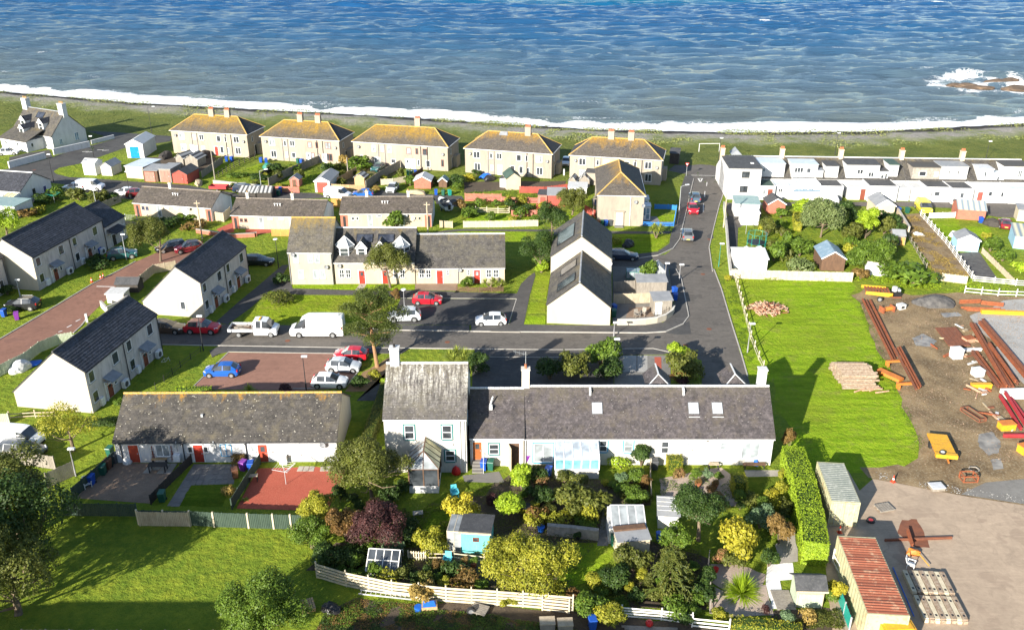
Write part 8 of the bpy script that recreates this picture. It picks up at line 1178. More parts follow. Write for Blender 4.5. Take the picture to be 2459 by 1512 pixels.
def tipper():
    e=thing('tipper_truck','white double cab tipper truck with empty drop side bed on the street','truck',(-31.87,101.32),R(0)); S=[(2.55,.42,.85,.75,.87,.55,0,0),(2.45,.3,1.05,.9,1.12,.68,0,0),(1.95,.3,1.22,.96,1.32,.76,1,'W'),(1.35,.3,1.28,.97,2.05,.74,1,0),(.75,.3,1.3,.97,2.15,.76,0,0),(.6,.3,1.3,.97,2.16,.76,1,0),(.0,.3,1.3,.97,2.15,.76,0,0),(-.35,.3,1.3,.96,2.12,.75,0,0)]
    CARS['cab']=(0,0,0,S); b=MB(); g=MB(); wsc=MB()
    def ring(s_): x,zl,zb,w,zt,wt=s_[:6]; zm=(zl+zb)/2; return [(x,-w*.95,zl),(x,-w,zm),(x,-w,zb),(x,-wt,zt),(x,wt,zt),(x,w,zb),(x,w,zm),(x,w*.95,zl)]
    for a,c in zip(S,S[1:]):
        ra,rb=ring(a),ring(c)
        for k in range(7):
            t_=g if (k in (2,4) and a[6]) else wsc if (k==3 and a[7]) else b; t_.add([ra[k],ra[k+1],rb[k+1],rb[k]],[(3,2,1,0)])
    b.add(ring(S[0]),[tuple(range(8))]); b.add(ring(S[-1]),[tuple(range(7,-1,-1))]); b.build('cab','car_white',e); g.build('side_windows','car_glass',e); wsc.build('windscreen','car_glass',e)
    MB().box(-3.4,-.45,.45,.3,.45,.65).build('chassis','plastic_black',e); MB().box(-3.5,-1.0,.78,-.45,1.0,.86).build('bed_floor','wood_brown',e)
    for q in ((-3.5,-1.04,-.45,-1.0),(-3.5,1.0,-.45,1.04)): MB().box(q[0],q[1],.8,q[2],q[3],1.2).build('drop_side','alu',e)
    MB().box(-3.54,-1.04,.8,-3.5,1.04,1.2).build('tailboard','alu',e); MB().box(-.44,-1.04,.8,-.4,1.04,1.75).build('headboard','alu',e); MB().bar((-1.0,-.5,.92),(-3.0,.2,.92),.3,.1).bar((-1.2,.5,.92),(-2.8,.6,.92),.25,.08).build('timber_load','wood_grey',e)
    wheelset(e,(1.75,-2.25),.97,.36); MB().box(2.52,-.6,.4,2.6,.6,.75).build('grille','plastic_black',e)
    for s_ in (-1,1): MB().box(2.35,s_*.72-.14,.85,2.5,s_*.72+.14,1.02).build('headlight','headlamp',e); MB().box(1.65,s_*1.08-.08,1.25,1.8,s_*1.08+.08,1.5).build('wing_mirror','plastic_black',e)
    MB().bar((.4,-.5,2.2),(.4,.5,2.2),.2,.1).build('roof_beacon','paint_yellow',e)
tipper()
def boat():
    e=thing('motor_boat','white motor boat with open cockpit on its trailer behind the bungalow','boat',(-11.95,152.04),R(112)); mb=MB(); st=[(-2.6,.85,.35,1.15),(-1,.98,.25,1.2),(.6,.95,.25,1.28),(1.9,.6,.4,1.4),(2.7,.06,.8,1.5)]
    for (x0,w0,k0,t0),(x1,w1,k1,t1) in zip(st,st[1:]):
        A=[(x0,-w0,t0),(x0,-w0*.8,k0+.25),(x0,0,k0),(x0,w0*.8,k0+.25),(x0,w0,t0)]; B=[(x1,-w1,t1),(x1,-w1*.8,k1+.25),(x1,0,k1),(x1,w1*.8,k1+.25),(x1,w1,t1)]
        for k in range(4): mb.add([A[k],A[k+1],B[k+1],B[k]],[(0,3,2,1)])
    mb.add([(-2.6,-.85,1.15),(-2.6,-.68,.6),(-2.6,0,.35),(-2.6,.68,.6),(-2.6,.85,1.15)],[(0,1,2,3,4)]); mb.build('hull','plastic_white',e); MB().add([(.5,-.93,1.27),(1.9,-.6,1.4),(2.7,0,1.5),(1.9,.6,1.4),(.5,.93,1.27)],[(0,1,2,3,4)]).build('foredeck','plastic_white',e); MB().add([(-2.6,-.84,.8),(.5,-.92,.8),(.5,.92,.8),(-2.6,.84,.8)],[(0,1,2,3)]).build('cockpit_floor','felt_dark',e); MB().add([(.5,-.8,1.3),(.5,.8,1.3),(.1,.6,1.85),(.1,-.6,1.85)],[(0,1,2,3)]).build('windscreen','car_glass',e); MB().box(-2.95,-.2,.7,-2.6,.2,1.6).build('outboard_motor','plastic_black',e); MB().bar((-2.5,-.5,.35),(2.4,-.1,.4),.08,.1).bar((-2.5,.5,.35),(2.4,.1,.4),.08,.1).bar((2.2,0,.4),(3.6,0,.4),.08,.1).build('trailer','steel_galv',e); wheelset(e,(-.9,),.95,.28,tw=.16)
boat()
def trailer(label,p,rz,L,w,mat,name='trailer',sides=.45,zb=.65):
    e=thing(name,label,'trailer',p,R(rz)); MB().box(-L/2,-w/2,zb,L/2,w/2,zb+.08).build('floor',mat,e)
    for q in ((-L/2,-w/2,L/2,-w/2+.04),(-L/2,w/2-.04,L/2,w/2),(-L/2,-w/2+.04,-L/2+.04,w/2-.04),(L/2-.04,-w/2+.04,L/2,w/2-.04)): MB().box(q[0],q[1],zb+.08,q[2],q[3],zb+.08+sides).build('side_board',mat,e)
    MB().bar((L/2,-.4,zb),(L/2+1.2,0,zb-.1),.08,.1).bar((L/2,.4,zb),(L/2+1.2,0,zb-.1),.08,.1).build('drawbar','rust_dark',e); wheelset(e,(-.1,),w/2,.3,tw=.18); return e
trailer('red drop side trailer on the lane behind the bungalow',(-54.99,162.55),-4,3.3,1.7,'red_steel')
# ================================================================ STREET FURNITURE, BINS, SMALL THINGS
LP=[((-88.96,168.59),5.4,'tall dark lamp post on the grass corner by the top road','pipe_black','top'),((-89.18,187.42),4.4,'lamp post by the road below the white house','pipe_black','top'),((-69.59,157.23),5.2,'thin lamp post before the left bungalow','pipe_black','top'),((-73.22,151.23),3.6,'lamp post behind the long harled roof','steel_galv','top'),((-46.94,162.18),4.0,'grey lamp post on the lane beside the pale wall','steel_galv','arm'),((-84.49,208.63),6.0,'dark mast beside the leftmost flats','pipe_black','arm'),((-37.43,96.77),4.6,'dark lamp post on the pavement by the red crossover','pipe_black','top'),((-67.89,113.29),2.4,'short lamp at the left harled gable','steel_galv','top'),((-58.65,127.21),4.0,'lamp post outside the long harled house','steel_galv','top'),((-34.69,123.76),4.4,'lamp post with disc head by the lawn path','pipe_black','globe'),((-13.97,105.96),4.0,'lamp post with disc head in the grey car park','pipe_grey','globe'),((-22.94,87.13),4.2,'dark lamp post at the bottom of the brown car park','pipe_black','top'),((12.75,100.68),1.9,'short white topped post at the street edge','pipe_grey','top'),((11.84,91.81),4.0,'dark lamp post by the drive','pipe_black','top'),((30.82,124.28),3.6,'green lamp post on the verge','tarp_green','top'),((28.45,96.34),3.8,'lamp post on the verge by the field fence','pipe_grey','top'),((29.3,150.19),4.6,'grey lamp post with arm on the side road pavement','steel_galv','arm'),((42.17,179.18),6.0,'dark lamp post by the goal','pipe_black','top'),((24.05,118.96),2.4,'short lamp at the corner pavement','pipe_grey','top'),((21.99,118.96),2.6,'white topped lamp behind the corner greenhouse','pipe_grey','top'),((99.58,184.57),4.0,'dark lamp post on the green behind the terrace','pipe_black','top'),((68.89,187.71),5.0,'dark post on the green behind the terrace','pipe_black','top'),((-41.38,70.74),3.0,'white topped lamp by the grey panel fence','pipe_grey','top')]
for p,h_,l,m_,k_ in LP: lamp(p,h_,l,0 if k_!='arm' else 20,m_,k_)
pole((-50.03,136.48),6.4,'pale timber utility pole before the middle bungalow'); pole((-13.74,138.54),5.5,'pale timber utility pole beside the right bungalow'); pole((35.35,141.96),6.2,'timber utility pole by the pale wall',arm=False); pole((-32.88,174.83),3.2,'thin pole in the middle flats garden','wood_grey',False); pole((-58.26,170.55),5.6,'pole by the garden fence behind the red shed','wood_grey',False); pole((14.05,147.68),3.6,'pale pole behind the near flats','wood_grey')
e=thing('give_way_sign','red and white triangular give way sign at the junction','road sign',(34.5,172.47)); MB().cyl((0,0,0),(0,0,2.3),.035,n=6).build('post','steel_galv',e); MB().add([(-.42,-.045,2.75),(.42,-.045,2.75),(0,-.045,2.02)],[(0,2,1)]).build('sign_border','plastic_red',e); MB().add([(-.24,-.055,2.64),(.24,-.055,2.64),(0,-.055,2.22)],[(0,2,1)]).build('sign_face','plastic_white',e); MB().add([(-.42,-.036,2.75),(.42,-.036,2.75),(0,-.036,2.02)],[(0,1,2)]).build('sign_back','steel_galv',e)
e=thing('goal_frame','white football goal frame on the green','goal',(40.53,191.13)); q=(44.96,191.33); dx,dy=q[0]-(40.53,191.13)[0],q[1]-(40.53,191.13)[1]; MB().cyl((0,0,0),(0,0,1.9),.06,n=6).build('post','plastic_white',e); MB().cyl((dx,dy,0),(dx,dy,1.9),.06,n=6).build('post','plastic_white',e); MB().cyl((0,0,1.9),(dx,dy,1.9),.06,n=6).build('crossbar','plastic_white',e)
BN=[('bin_blue',(-2.71,71.79),'blue wheelie bin under the link window'),('bin_green',(-2.03,71.79),'green wheelie bin under the link window'),('bin_blue',(3.44,70.67),'blue bin at the left corner of the lean-to'),('bin_purple',(1.62,72.92),'purple lidded bin by the patio doors'),('bin_grey',(13.69,71.9),'grey bin behind the box hedge'),('bin_green',(-38.88,71.01),'dark green bin in the brown chip yard'),('bin_blue',(-39.3,69.4),'blue bin beside the white plastic chair'),('bin_brown',(-38.8,71.98),'brown bin in the row by the side fence'),('bin_grey',(-38.55,72.97),'dark bin at the cottage end of the row'),('bin_green',(-39.43,74.12),'green lidded bin against the fence corner'),('bin_blue',(-24.95,71.56),'blue lidded bin by the middle cottage'),('bin_purple',(-25.71,71.7),'purple lidded bin by the middle cottage'),('bin_brown',(-26.16,70.47),'brown bin on the paving slabs'),('bin_green',(-31.75,66.83),'dark green compost bin with blue lid by the divider'),
('bin_brown',(14.58,142.88),'brown bin at the near flats door'),('bin_green',(15.13,142.88),'green bin at the near flats door'),('bin_blue',(15.72,142.76),'blue bin at the near flats door'),('bin_grey',(16.5,142.88),'black bin at the near flats door'),('bin_blue',(13.53,108.18),'blue bin against the gabled house wall'),('bin_green',(13.37,106.61),'green bin against the gabled house wall'),('bin_blue',(22.31,111.87),'blue bin on the pavement outside the curved yard'),('bin_blue',(22.52,114.01),'dark blue bin behind it on the pavement'),('bin_blue',(-66.62,106.65),'blue bin by the dark crossover'),('bin_purple',(-64.46,105.68),'purple bin lying by the kerb'),('bin_blue',(-59.71,183.72),'blue bin behind the small lawn of the flats'),('bin_blue',(-58.63,183.72),'second blue bin behind the small lawn of the flats'),('bin_blue',(-52.3,182.82),'bright blue bin by the second flats'),('bin_blue',(-51.11,182.37),'pale blue bin by the second flats'),('bin_green',(-49.32,177.99),'green water butt bin in the second flats garden'),('bin_blue',(-43.3,161.65),'blue bin before the red rail fence'),('bin_green',(-43.2,159.85),'green skip bin on the lane'),('bin_blue',(-43.62,181.71),'blue bin in the garden of the second flats'),('bin_green',(-44.43,182.15),'green bin in the garden of the second flats'),('bin_green',(-20.67,173.18),'green bin by the middle flats lawn'),('bin_green',(-19.97,173.02),'second green bin by the middle flats lawn'),('bin_blue',(-19.21,173.34),'blue bin by the middle flats lawn'),('bin_blue',(-14.1,160.21),'blue bin in the row on the garage lane'),('bin_green',(-12.7,159.85),'green bin in the row on the garage lane'),('plastic_teal',(-11.54,159.85),'teal bin in the row on the garage lane'),('bin_blue',(14.78,154.1),'blue bin behind the near flats'),('bin_green',(12.63,145.85),'dark green bin behind the gabled roof'),('bin_green',(84.77,157.65),'green bin outside the terrace'),('bin_green',(86.23,157.26),'second green bin outside the terrace'),('bin_blue',(87.06,157.26),'blue bin outside the terrace'),('bin_blue',(80.88,156.87),'blue bin by the red door of the terrace'),('bin_green',(68.98,149.44),'green bin by the lane garden'),('bin_navy' and 'bin_blue',(67.4,149.44),'blue bin by the lane garden'),('bin_blue',(79.36,144.27),'blue bin beside the brick garage'),('bin_blue',(6.01,51.15),'blue bin below the bottom fence'),('bin_blue',(-63.7,129.53),'blue bin outside the long harled house')]
for c_,p,l in BN: bin_(c_,p,RR.uniform(-.4,.4),l)
def chair(label,p,rz,mat):
    e=thing('garden_chair',label,'chair',p,R(rz)); MB().box(-.28,-.3,.36,.28,.22,.41).build('seat',mat,e); mb=MB(); mb.add([(-.3,.2,.38),(.3,.2,.38),(.26,.42,1.0),(-.26,.42,1.0),(-.3,.25,.38),(.3,.25,.38),(.26,.47,1.0),(-.26,.47,1.0)],[(0,1,2,3),(7,6,5,4),(3,2,6,7),(0,3,7,4),(2,1,5,6)]); mb.build('backrest',mat,e)
    for s_ in (-1,1):
        MB().box(s_*.33-.05,-.34,.58,s_*.33+.05,.3,.63).build('armrest',mat,e)
        for y in (-.28,.24): MB().box(s_*.3-.035,y-.03,0,s_*.3+.035,y+.03,.58).build('leg',mat,e)
    return e
chair('bright blue adirondack chair on the shaded grass',(-5.26,67.55),15,'plastic_aqua'); chair('pale aqua chair before the aqua shed',(-5.31,58.29),-10,'plastic_aqua'); chair('white plastic garden chair in the brown chip yard',(-39.52,69),40,'plastic_white'); chair('pale garden chair in the corner yard',(16.37,106.42),20,'wood_grey'); chair('second pale garden chair in the corner yard',(17.26,107),-30,'wood_grey')
def table(label,p,rz,L,w,h,mat,bench=True,name='garden_table',lm='paint_dark'):
    e=thing(name,label,'table',p,R(rz))
    for k in range(4): MB().box(-L/2,-w/2+k*w/4+.01,h,L/2,-w/2+(k+1)*w/4-.01,h+.05).build('plank',mat,e)
    for s_ in (-1,1):
        for y in (-1,1): MB().box(s_*L*.42-.04,y*w*.4-.04,0,s_*L*.42+.04,y*w*.4+.04,h).build('leg',lm,e)
    return e
table('dark garden table before the left cottage',(-33.83,71.56),2,1.75,.8,.72,'wood_dark'); table('timber bench seat behind the dark table',(-34.15,72.82),2,1.5,.35,.5,'wood_tan',name='garden_bench'); table('small slatted folding table in the red chip garden',(-24.28,69.93),10,.8,.5,.6,'wood_pale'); table('stone garden seat on the shaded grass',(-8.33,64.62),8,.9,.6,.35,'slab_pale',lm='slab_grey'); table('timber bench with bags against the white wall',(23.26,72.02),2,2.2,.5,.45,'wood_brown',name='garden_bench'); table('timber garden bench under the white wall',(19.36,72.02),0,1.0,.5,.5,'wood_pale',name='garden_bench'); table('white metal garden table by the stone wall',(1.2,65.26),0,.9,.9,.6,'plastic_black')
def airer(label,p,h=1.9,r=1.3,mat='plastic_white'):
    e=thing('rotary_airer',label,'clothes airer',p); MB().cyl((0,0,0),(0,0,h),.03,n=6).build('post','steel_galv',e); ab=MB(); lb=MB()
    for k in range(4):
        a=k*1.5708+.5; q=Vector((math.cos(a)*r,math.sin(a)*r,h+.25)); ab.bar((0,0,h-.35),q,.04,.04); b=Vector((math.cos(a+1.5708)*r,math.sin(a+1.5708)*r,h+.25))
        for f in (1,.8,.6,.4): s_=Vector((0,0,h-.35)); lb.bar(s_.lerp(q,f),s_.lerp(b,f),.018,.018)
    ab.build('arms',mat,e); lb.build('lines',mat,e)
airer('white rotary clothes airer in the red chip garden',(-21.14,69.4),1.75,1.1); airer('rotary clothes airer on the terrace end lawn',(38.3,138.76)); airer('rotary airer in the garden by the garage lane',(-82.52,155.18),1.6,1.2,'plastic_teal')
def trampoline():
    e=thing('trampoline','trampoline with black net on the terrace end lawn','trampoline',(38.5,132.73)); MB().cyl((0,0,.75),(0,0,.8),1.45,n=20).build('mat','plastic_black',e); fb=MB(); nb=MB()
    for k in range(8): a=k*.785; c,s_=math.cos(a)*1.5,math.sin(a)*1.5; fb.cyl((c,s_,0),(c,s_,2.3),.03,n=5); c2,s2=math.cos(a+.785)*1.5,math.sin(a+.785)*1.5; fb.bar((c,s_,.78),(c2,s2,.78),.05,.05); fb.bar((c,s_,2.28),(c2,s2,2.28),.04,.04); [nb.bar((c+(c2-c)*f,s_+(s2-s_)*f,.8),(c+(c2-c)*f,s_+(s2-s_)*f,2.25),.02,.01) for f in (0,.17,.33,.5,.67,.83)]
    fb.build('frame','plastic_teal',e); nb.build('safety_net','plastic_black',e)
trampoline()
def tent(label,p,rz,L,w,h,mat='bag_white'):
    e=thing('tent',label,'tent',p,R(rz)); MB().add([(-L/2,-w/2,0),(L/2,-w/2,0),(L/2,w/2,0),(-L/2,w/2,0),(-L/2+.2,0,h),(L/2-.2,0,h*.92),(-L/2-.15,-w/2,h*.5),(L/2+.1,-w/2,h*.5),(L/2+.1,w/2,h*.5),(-L/2-.15,w/2,h*.5)],[(0,1,7,6),(1,2,8,7),(2,3,9,8),(3,0,6,9),(6,7,5,4),(8,9,4,5),(7,8,5),(9,6,4)]).build('canvas',mat,e); MB().bar((-L/2,0,h),(L/2,0,h*.93),.05,.05).build('ridge_pole','wood_pale',e)
tent('white collapsed tent in the scrub by the field',(53.33,121.68),-20,3.0,2.0,1.7)
def tarp(label,p,rx,ry,h,mat,name='tarpaulin',cat='tarpaulin',seed=1): return tag(lump(name,seed,rx,ry,h,mat,3,.4,(p[0],p[1],.1),RR.uniform(0,3)),label,cat)
tarp('dark covered motorbike on the corner lawn',(18.35,132.99),1.1,.8,.9,'plastic_black','covered_motorbike','motorbike',4); tarp('grey rubbish heap at the corner lawn',(15.18,136.69),1.1,.8,.8,'gravel_grey','rubble_heap','heap',5); tarp('blue paddling pool behind the dark garden fence',(-56.38,93.34),.9,.9,.2,'tarp_blue','paddling_pool','pool',6); tarp('pile of white and pink toys behind the dark garden fence',(-57.27,91.99),1.3,1.0,.9,'bag_white','toy_pile','toys',7); tarp('white rounded bag beside the pale blue summerhouse',(71.75,137.52),.7,.7,.9,'bag_white','bulk_bag','bag',8); tarp('pale covered heap by the terrace garden lawn',(38.53,130.45),1.0,.8,.7,'bag_white','bulk_bag','bag',9); tarp('pale covered heap beside the corrugated garage',(36.39,130.73),.9,.7,.6,'bag_white','bulk_bag','bag',10); tarp('cluttered dark pile in the fourth flats garden',(-4.35,170.07),1.6,1.0,.8,'plastic_black','junk_pile','heap',11); tarp('blue and white clutter in the fourth flats garden',(-5.28,171.66),1.2,.8,.7,'tarp_blue','junk_pile','heap',12); tarp('black covered frame in the second flats garden',(-49.64,178.21),1.2,1.0,1.0,'tarp_green','junk_pile','heap',13); tarp('dark tangle of frames behind the lane sheds',(-73.66,186.95),2.2,1.2,1.3,'wood_dark','junk_pile','heap',14); tarp('dark sloping heap beside the black huts',(-65.39,186.95),1.6,1.2,1.3,'wood_dark','junk_pile','heap',15); tarp('pile of planks and rubbish beside the red trailer',(-60.28,167.04),1.8,.8,.6,'driftwood','timber_heap','heap',16); tarp('timber heap on the garage lane verge',(-17.67,160.92),1.8,.9,.7,'driftwood','timber_heap','heap',17); tarp('dark compost heap by the maroon car',(80.95,143.27),1.2,1.6,1.0,'wood_dark','compost_heap','heap',18); tarp('white sheeted dinghy in the scrubby garden',(66.35,138.14),.5,.9,.4,'bag_white','dinghy','boat',19); tarp('blue bag on the bench by the white wall',(23.56,72.59),.3,.25,.75,'tarp_blue','bag','bag',20)
tarp('red toy car against the tall house wall',(-5.32,71.12),.42,.35,.75,'plastic_red','toy_car','toy',21); tarp('black bin bag by the bottom fence shade',(-13.91,53.02),.5,.9,.5,'plastic_black','bin_bag','bag',22); tarp('white sacks by the left cottage door',(-37.39,72.91),.5,.35,.5,'bag_white','sack','bag',23)
def pot(label,p,r,h,mat='terracotta',leaf=None):
    e=thing('plant_pot',label,'plant pot',p); MB().cyl((0,0,0),(0,0,h),r*.7,r,10).build('pot',mat,e)
    if leaf: o=obj('foliage',cached(('sh','dome',1,1200,.19),lambda:leafmesh('foliage',*blob_pts(crown_blobs(1,1,.78,.72,9,np.random.RandomState(3),.46),2000,np.random.RandomState(3)),.19,np.random.RandomState(3))),e,(0,0,h*.8),0,(r*1.3,r*1.3,r*1.2)); setmat(o,leaf)
pot('terracotta pot by the aqua chair',(-3.94,58.14),.3,.4,'terracotta','leaf_pink'); pot('second terracotta pot by the aqua shed',(-3.15,58.06),.3,.4,'terracotta','leaf_green'); pot('red pot on the gravel path',(16.55,57.36),.25,.4,'plastic_red'); pot('dark pot beneath the stone wall',(5.53,61.29),.3,.4,'plastic_black','leaf_dark'); pot('blue pot behind the stone wall',(2.51,62.55),.35,.5,'tarp_blue'); pot('teal water butt in front of the glazed store',(8.57,60.71),.28,1.1,'bin_green'); pot('terracotta pot of flowers on the gravel',(17.31,69.06),.3,.35,'terracotta','leaf_rust'); pot('second terracotta pot of flowers on the gravel',(18.84,68.85),.3,.35,'terracotta','leaf_rust'); pot('blue barrel beside the slatted shed',(12.52,61.38),.28,.8,'tarp_blue')
def cone(label,p,h=.75):
    e=thing('traffic_cone',label,'cone',p,RR.uniform(0,1)); MB().box(-.2,-.2,0,.2,.2,.04).build('base','cone_red',e); MB().cyl((0,0,.04),(0,0,h),.15,.03,10).build('body','cone_red',e); MB().cyl((0,0,h*.4),(0,0,h*.62),.115,.078,10,cap=False).build('band','plastic_white',e)
for p,l in (((-60.13,118.31),'pale cone at the mouth of the brick road'),((-59.32,119.47),'red cone at the mouth of the brick road'),((-59.13,119.94),'red and white cone behind the other'),((35.78,69.77),'orange cone by the gravel strip in the yard'),((28.3,62.36),'red and white cone between the two containers')): cone(l,p)
for p,h_,l in (((-55.05,104.97),1.1,'leaning white bollard at the kerb corner'),((10.32,173.29),1.2,'white box post at the side of the fourth flats')): e=thing('bollard',l,'bollard',p,.2); MB().box(-.12,-.12,0,.12,.12,h_).build('post','plastic_white',e); MB().box(-.14,-.14,h_,.14,.14,h_+.06).build('cap','concrete_white',e)
shed('dark roofed bin store hut beside the brick road',(-55.02,114.49),(-51.99,114.49),2.0,1.3,1.9,'gx','wood_dark','felt_dark',name='bin_store'); shed('pale flat bin store beside the round wall',(-54.86,110.92),(-52.54,110.92),2.0,1.3,1.35,'flat','warm_white','concrete_white',name='bin_store')
e=thing('bicycle','white bicycle lying on the little lawn of the near harled house','bicycle',(-40.77,93.34),.3)
for x in (-.5,.5): MB().cyl((x,0,.34),(x,.03,.34),.33,n=14,cap=False).cyl((x,0,.34),(x,.03,.34),.29,n=14,cap=False).build('wheel','rubber',e)
MB().cyl((-.5,.015,.34),(-.1,.015,.75),.025,n=5).cyl((-.1,.015,.75),(.4,.015,.75),.025,n=5).cyl((-.5,.015,.34),(.0,.015,.3),.025,n=5).cyl((0,.015,.3),(.4,.015,.75),.025,n=5).cyl((.5,.015,.34),(.38,.015,.9),.025,n=5).cyl((0,.015,.3),(-.14,.015,.85),.025,n=5).build('frame','plastic_white',e); MB().box(-.25,-.07,.86,-.02,.1,.92).build('saddle','plastic_black',e); MB().cyl((.36,-.25,.93),(.36,.28,.93),.02,n=5).build('handlebar','plastic_black',e)
e=thing('ladder','white ladder lying along the foot of the slat fence','ladder',(-12.03,54.49),ang((-12.03,54.49),(-7.8,53.85))); Ll=dist((-12.03,54.49),(-7.8,53.85))
for y in (0,.42): MB().box(0,y,.25,Ll,y+.06,.33).build('side_rail','alu',e)
for k in range(11): MB().box(.15+k*(Ll-.3)/10-.02,.06,.27,.15+k*(Ll-.3)/10+.02,.42,.31).build('rung','alu',e)
# ================================================================ THE YARD
def container(label,A,rz,L,w,h,side,top,doors=True,name='shipping_container'):
    """near end at A (its left corner), length along rz"""
    e=thing(name,label,'container',A,rz-math.pi/2); mb=MB(); n=int(L/.28); 
    for s_,x in ((-1,0),(1,w)):
        prof=[]
        for k in range(n+1):
            y=L*k/n; o=.035*(k%2); prof.append((x-s_*o,y))
        mb.add([(px,py,.15) for px,py in prof]+[(px,py,h-.1) for px,py in prof],[(k,k+1,k+n+2,k+n+1) if s_>0 else (k+1,k,k+n+1,k+n+2) for k in range(n)])
    mb.box(.06,.05,.1,w-.06,.1,h-.08).box(.06,L-.1,.1,w-.06,L-.03,h-.08).build('side_panels',side,e)
    fb=MB()
    for x in (0,w-.14):
        for y in (0,L-.14): fb.box(x,y,0,x+.14,y+.14,h)
    for y in (0,L-.12): fb.box(.14,y,h-.13,w-.14,y+.12,h-.01); fb.box(.14,y,0,w-.14,y+.12,.15)
    for x in (0,w-.1): fb.box(x,.14,h-.12,x+.1,L-.14,h-.01); fb.box(x,.14,0,x+.1,L-.14,.15)
    fb.build('frame',side,e); rb=MB(); m=int(L/.3)
    for k in range(m): y0=.1+(L-.2)*k/m; d=(L-.2)/m; rb.add([(.06,y0,h-.02),(w-.06,y0,h-.02),(w-.06,y0+d*.35,h+.03),(.06,y0+d*.35,h+.03),(.06,y0+d*.65,h+.03),(w-.06,y0+d*.65,h+.03),(w-.06,y0+d,h-.02),(.06,y0+d,h-.02)],[(0,1,2,3),(3,2,5,4),(4,5,6,7)])
    rb.build('roof',top,e)
    if doors:
        for x0 in (.15,w/2+.01): d_=MB().box(x0,-.03,.16,x0+w/2-.17,.04,h-.15).build('door',side,e); [MB().cyl((x0+f*(w/2-.17),-.06,.12),(x0+f*(w/2-.17),-.06,h-.12),.022,n=6).build('locking_bar','steel_galv',d_) for f in (.3,.75)]
    return e
A1=(27.56,63.35); r1=ang(A1,(28.08,68.63)); container('cream shipping container with grey ribbed roof beside the long hedge',A1,r1,6.06,2.44,2.55,'rust_cream','container_top')
A2=(25.77,49.88); r2=ang(A2,(26.51,58.71)); container('cream container with rusty corrugated roof at the bottom of the yard',A2,r2,dist(A2,(26.51,58.71)),dist(A2,(28.8,49.88)),2.6,'rust_cream','rust_roof',False)
e=thing('yellow_tank','yellow steel tank end in front of the rusty container','tank',(26.85,50.24),.05); MB().box(0,-1.3,0,2.4,.2,1.7).build('body','yellow_plant',e); MB().box(.2,-1.1,1.7,2.2,0,1.78).build('lid','yellow_plant',e)
def beam(label,p,q,w=.25,h=.25,z=.15,mat='rust',name='steel_beam',cat='beam',group='rusty steel beams in the yard',z2=None,sec='I'):
    L=dist(p,q); e=MB()
    if sec=='I': e.box(0,-w/2,0,L,w/2,h*.18).box(0,-w*.1,h*.18,L,w*.1,h*.82).box(0,-w/2,h*.82,L,w/2,h)
    elif sec=='O': e.cyl((0,0,h/2),(L,0,h/2),h/2,n=8)
    else: e.box(0,-w/2,0,L,w/2,h)
    o=e.build(name,mat,None,(*p,z),ang(p,q)); 
    if z2 is not None: o.rotation_euler=(0,-math.atan2(z2-z,L),ang(p,q))
    return tag(o,label,cat,group)
def logs():
    """stack of peeled logs on the field"""
    a,b=(37.21,87.3),(41.1,87.3); rg=random.Random(2)
    for row,(n,z) in enumerate(((15,.2),(14,.54),(12,.88),(9,1.2))):
        for k in range(n):
            L=dist(a,b)*rg.uniform(.92,1.05); y=a[1]+k*.36+row*.3; x=a[0]-rg.uniform(0,.35); r=rg.uniform(.15,.2); o=MB().cyl((0,0,0),(L,0,rg.uniform(-.04,.04)),r,r*rg.uniform(.8,1),8).build('log','log_bark',None,(x,y,z),rg.uniform(-.03,.03)); tag(o,'%s log from the front in the %s row of the field stack'%('first second third fourth fifth sixth seventh eighth ninth tenth eleventh twelfth thirteenth fourteenth fifteenth'.split()[k],('bottom','second','third','top')[row]),'log','stack of logs on the field')
    for k in range(7): x=(39.07,86.47)[0]+rg.uniform(-1.2,1.2); o=MB().cyl((0,0,0),(1.6,0,.05),.1,.08,7).build('log','firewood',None,(x,(39.07,86.47)[1]+rg.uniform(-.7,.6),.15+.1*rg.random()),rg.uniform(-.6,.6)); tag(o,'short loose branch before the log stack','branch','branches before the log stack')
    cx,cy=(34.12,108.89)
    for k in range(150):
        a_=rg.uniform(0,6.28); r=rg.random()**.6; x,y=cx+math.cos(a_)*r*2.7,cy+math.sin(a_)*r*2.0; z=.1+.75*(1-r)*rg.uniform(.4,1); o=MB().cyl((-.6,0,0),(.6,0,0),.1,.06,6).build('firewood',['firewood','rust_dark','log_bark','firewood'][k%4],None,(x,y,z),rg.uniform(0,3.14)); o.rotation_euler=(0,rg.uniform(-.4,.4),o.rotation_euler[2]); tag(o,'split firewood billet in the heap by the field fence','firewood','firewood heap by the field fence')
logs()
beam('long rusty rail along the left edge of the yard',(47.82,111.82),(45.03,93.85),.2,.2); beam('second long rusty rail beside the first',(48.7,111.47),(46,94.99),.22,.22); beam('third rusty rail lying between the two',(48.23,111.57),(45.44,94.23),.18,.18,.12,'rust_dark')
for k,(p,q) in enumerate((((45.86,95.76),(44.38,85.82)),((46.29,95.95),(44.73,86.08)),((46.63,96.15),(45.14,86.47)))): beam(['left','middle','right'][k]+' beam of the rusty bundle on orange trestles',p,q,.18,.22,.75,'rust' if k else 'rust_dark')
for p,q,l in (((43.8,92.81),(46.23,93.11),'upper'),((42.98,87.47),(45.66,87.74),'lower')): e=thing('steel_trestle','orange '+l+' trestle under the rusty beams','trestle',p,ang(p,q)); L=dist(p,q); MB().box(0,-.15,.5,L,.15,.72).build('crossbar','orange_plant',e); MB().box(.1,-.3,0,.3,.3,.5).build('foot','orange_plant',e); MB().box(L-.3,-.3,0,L-.1,.3,.5).build('foot','orange_plant',e)
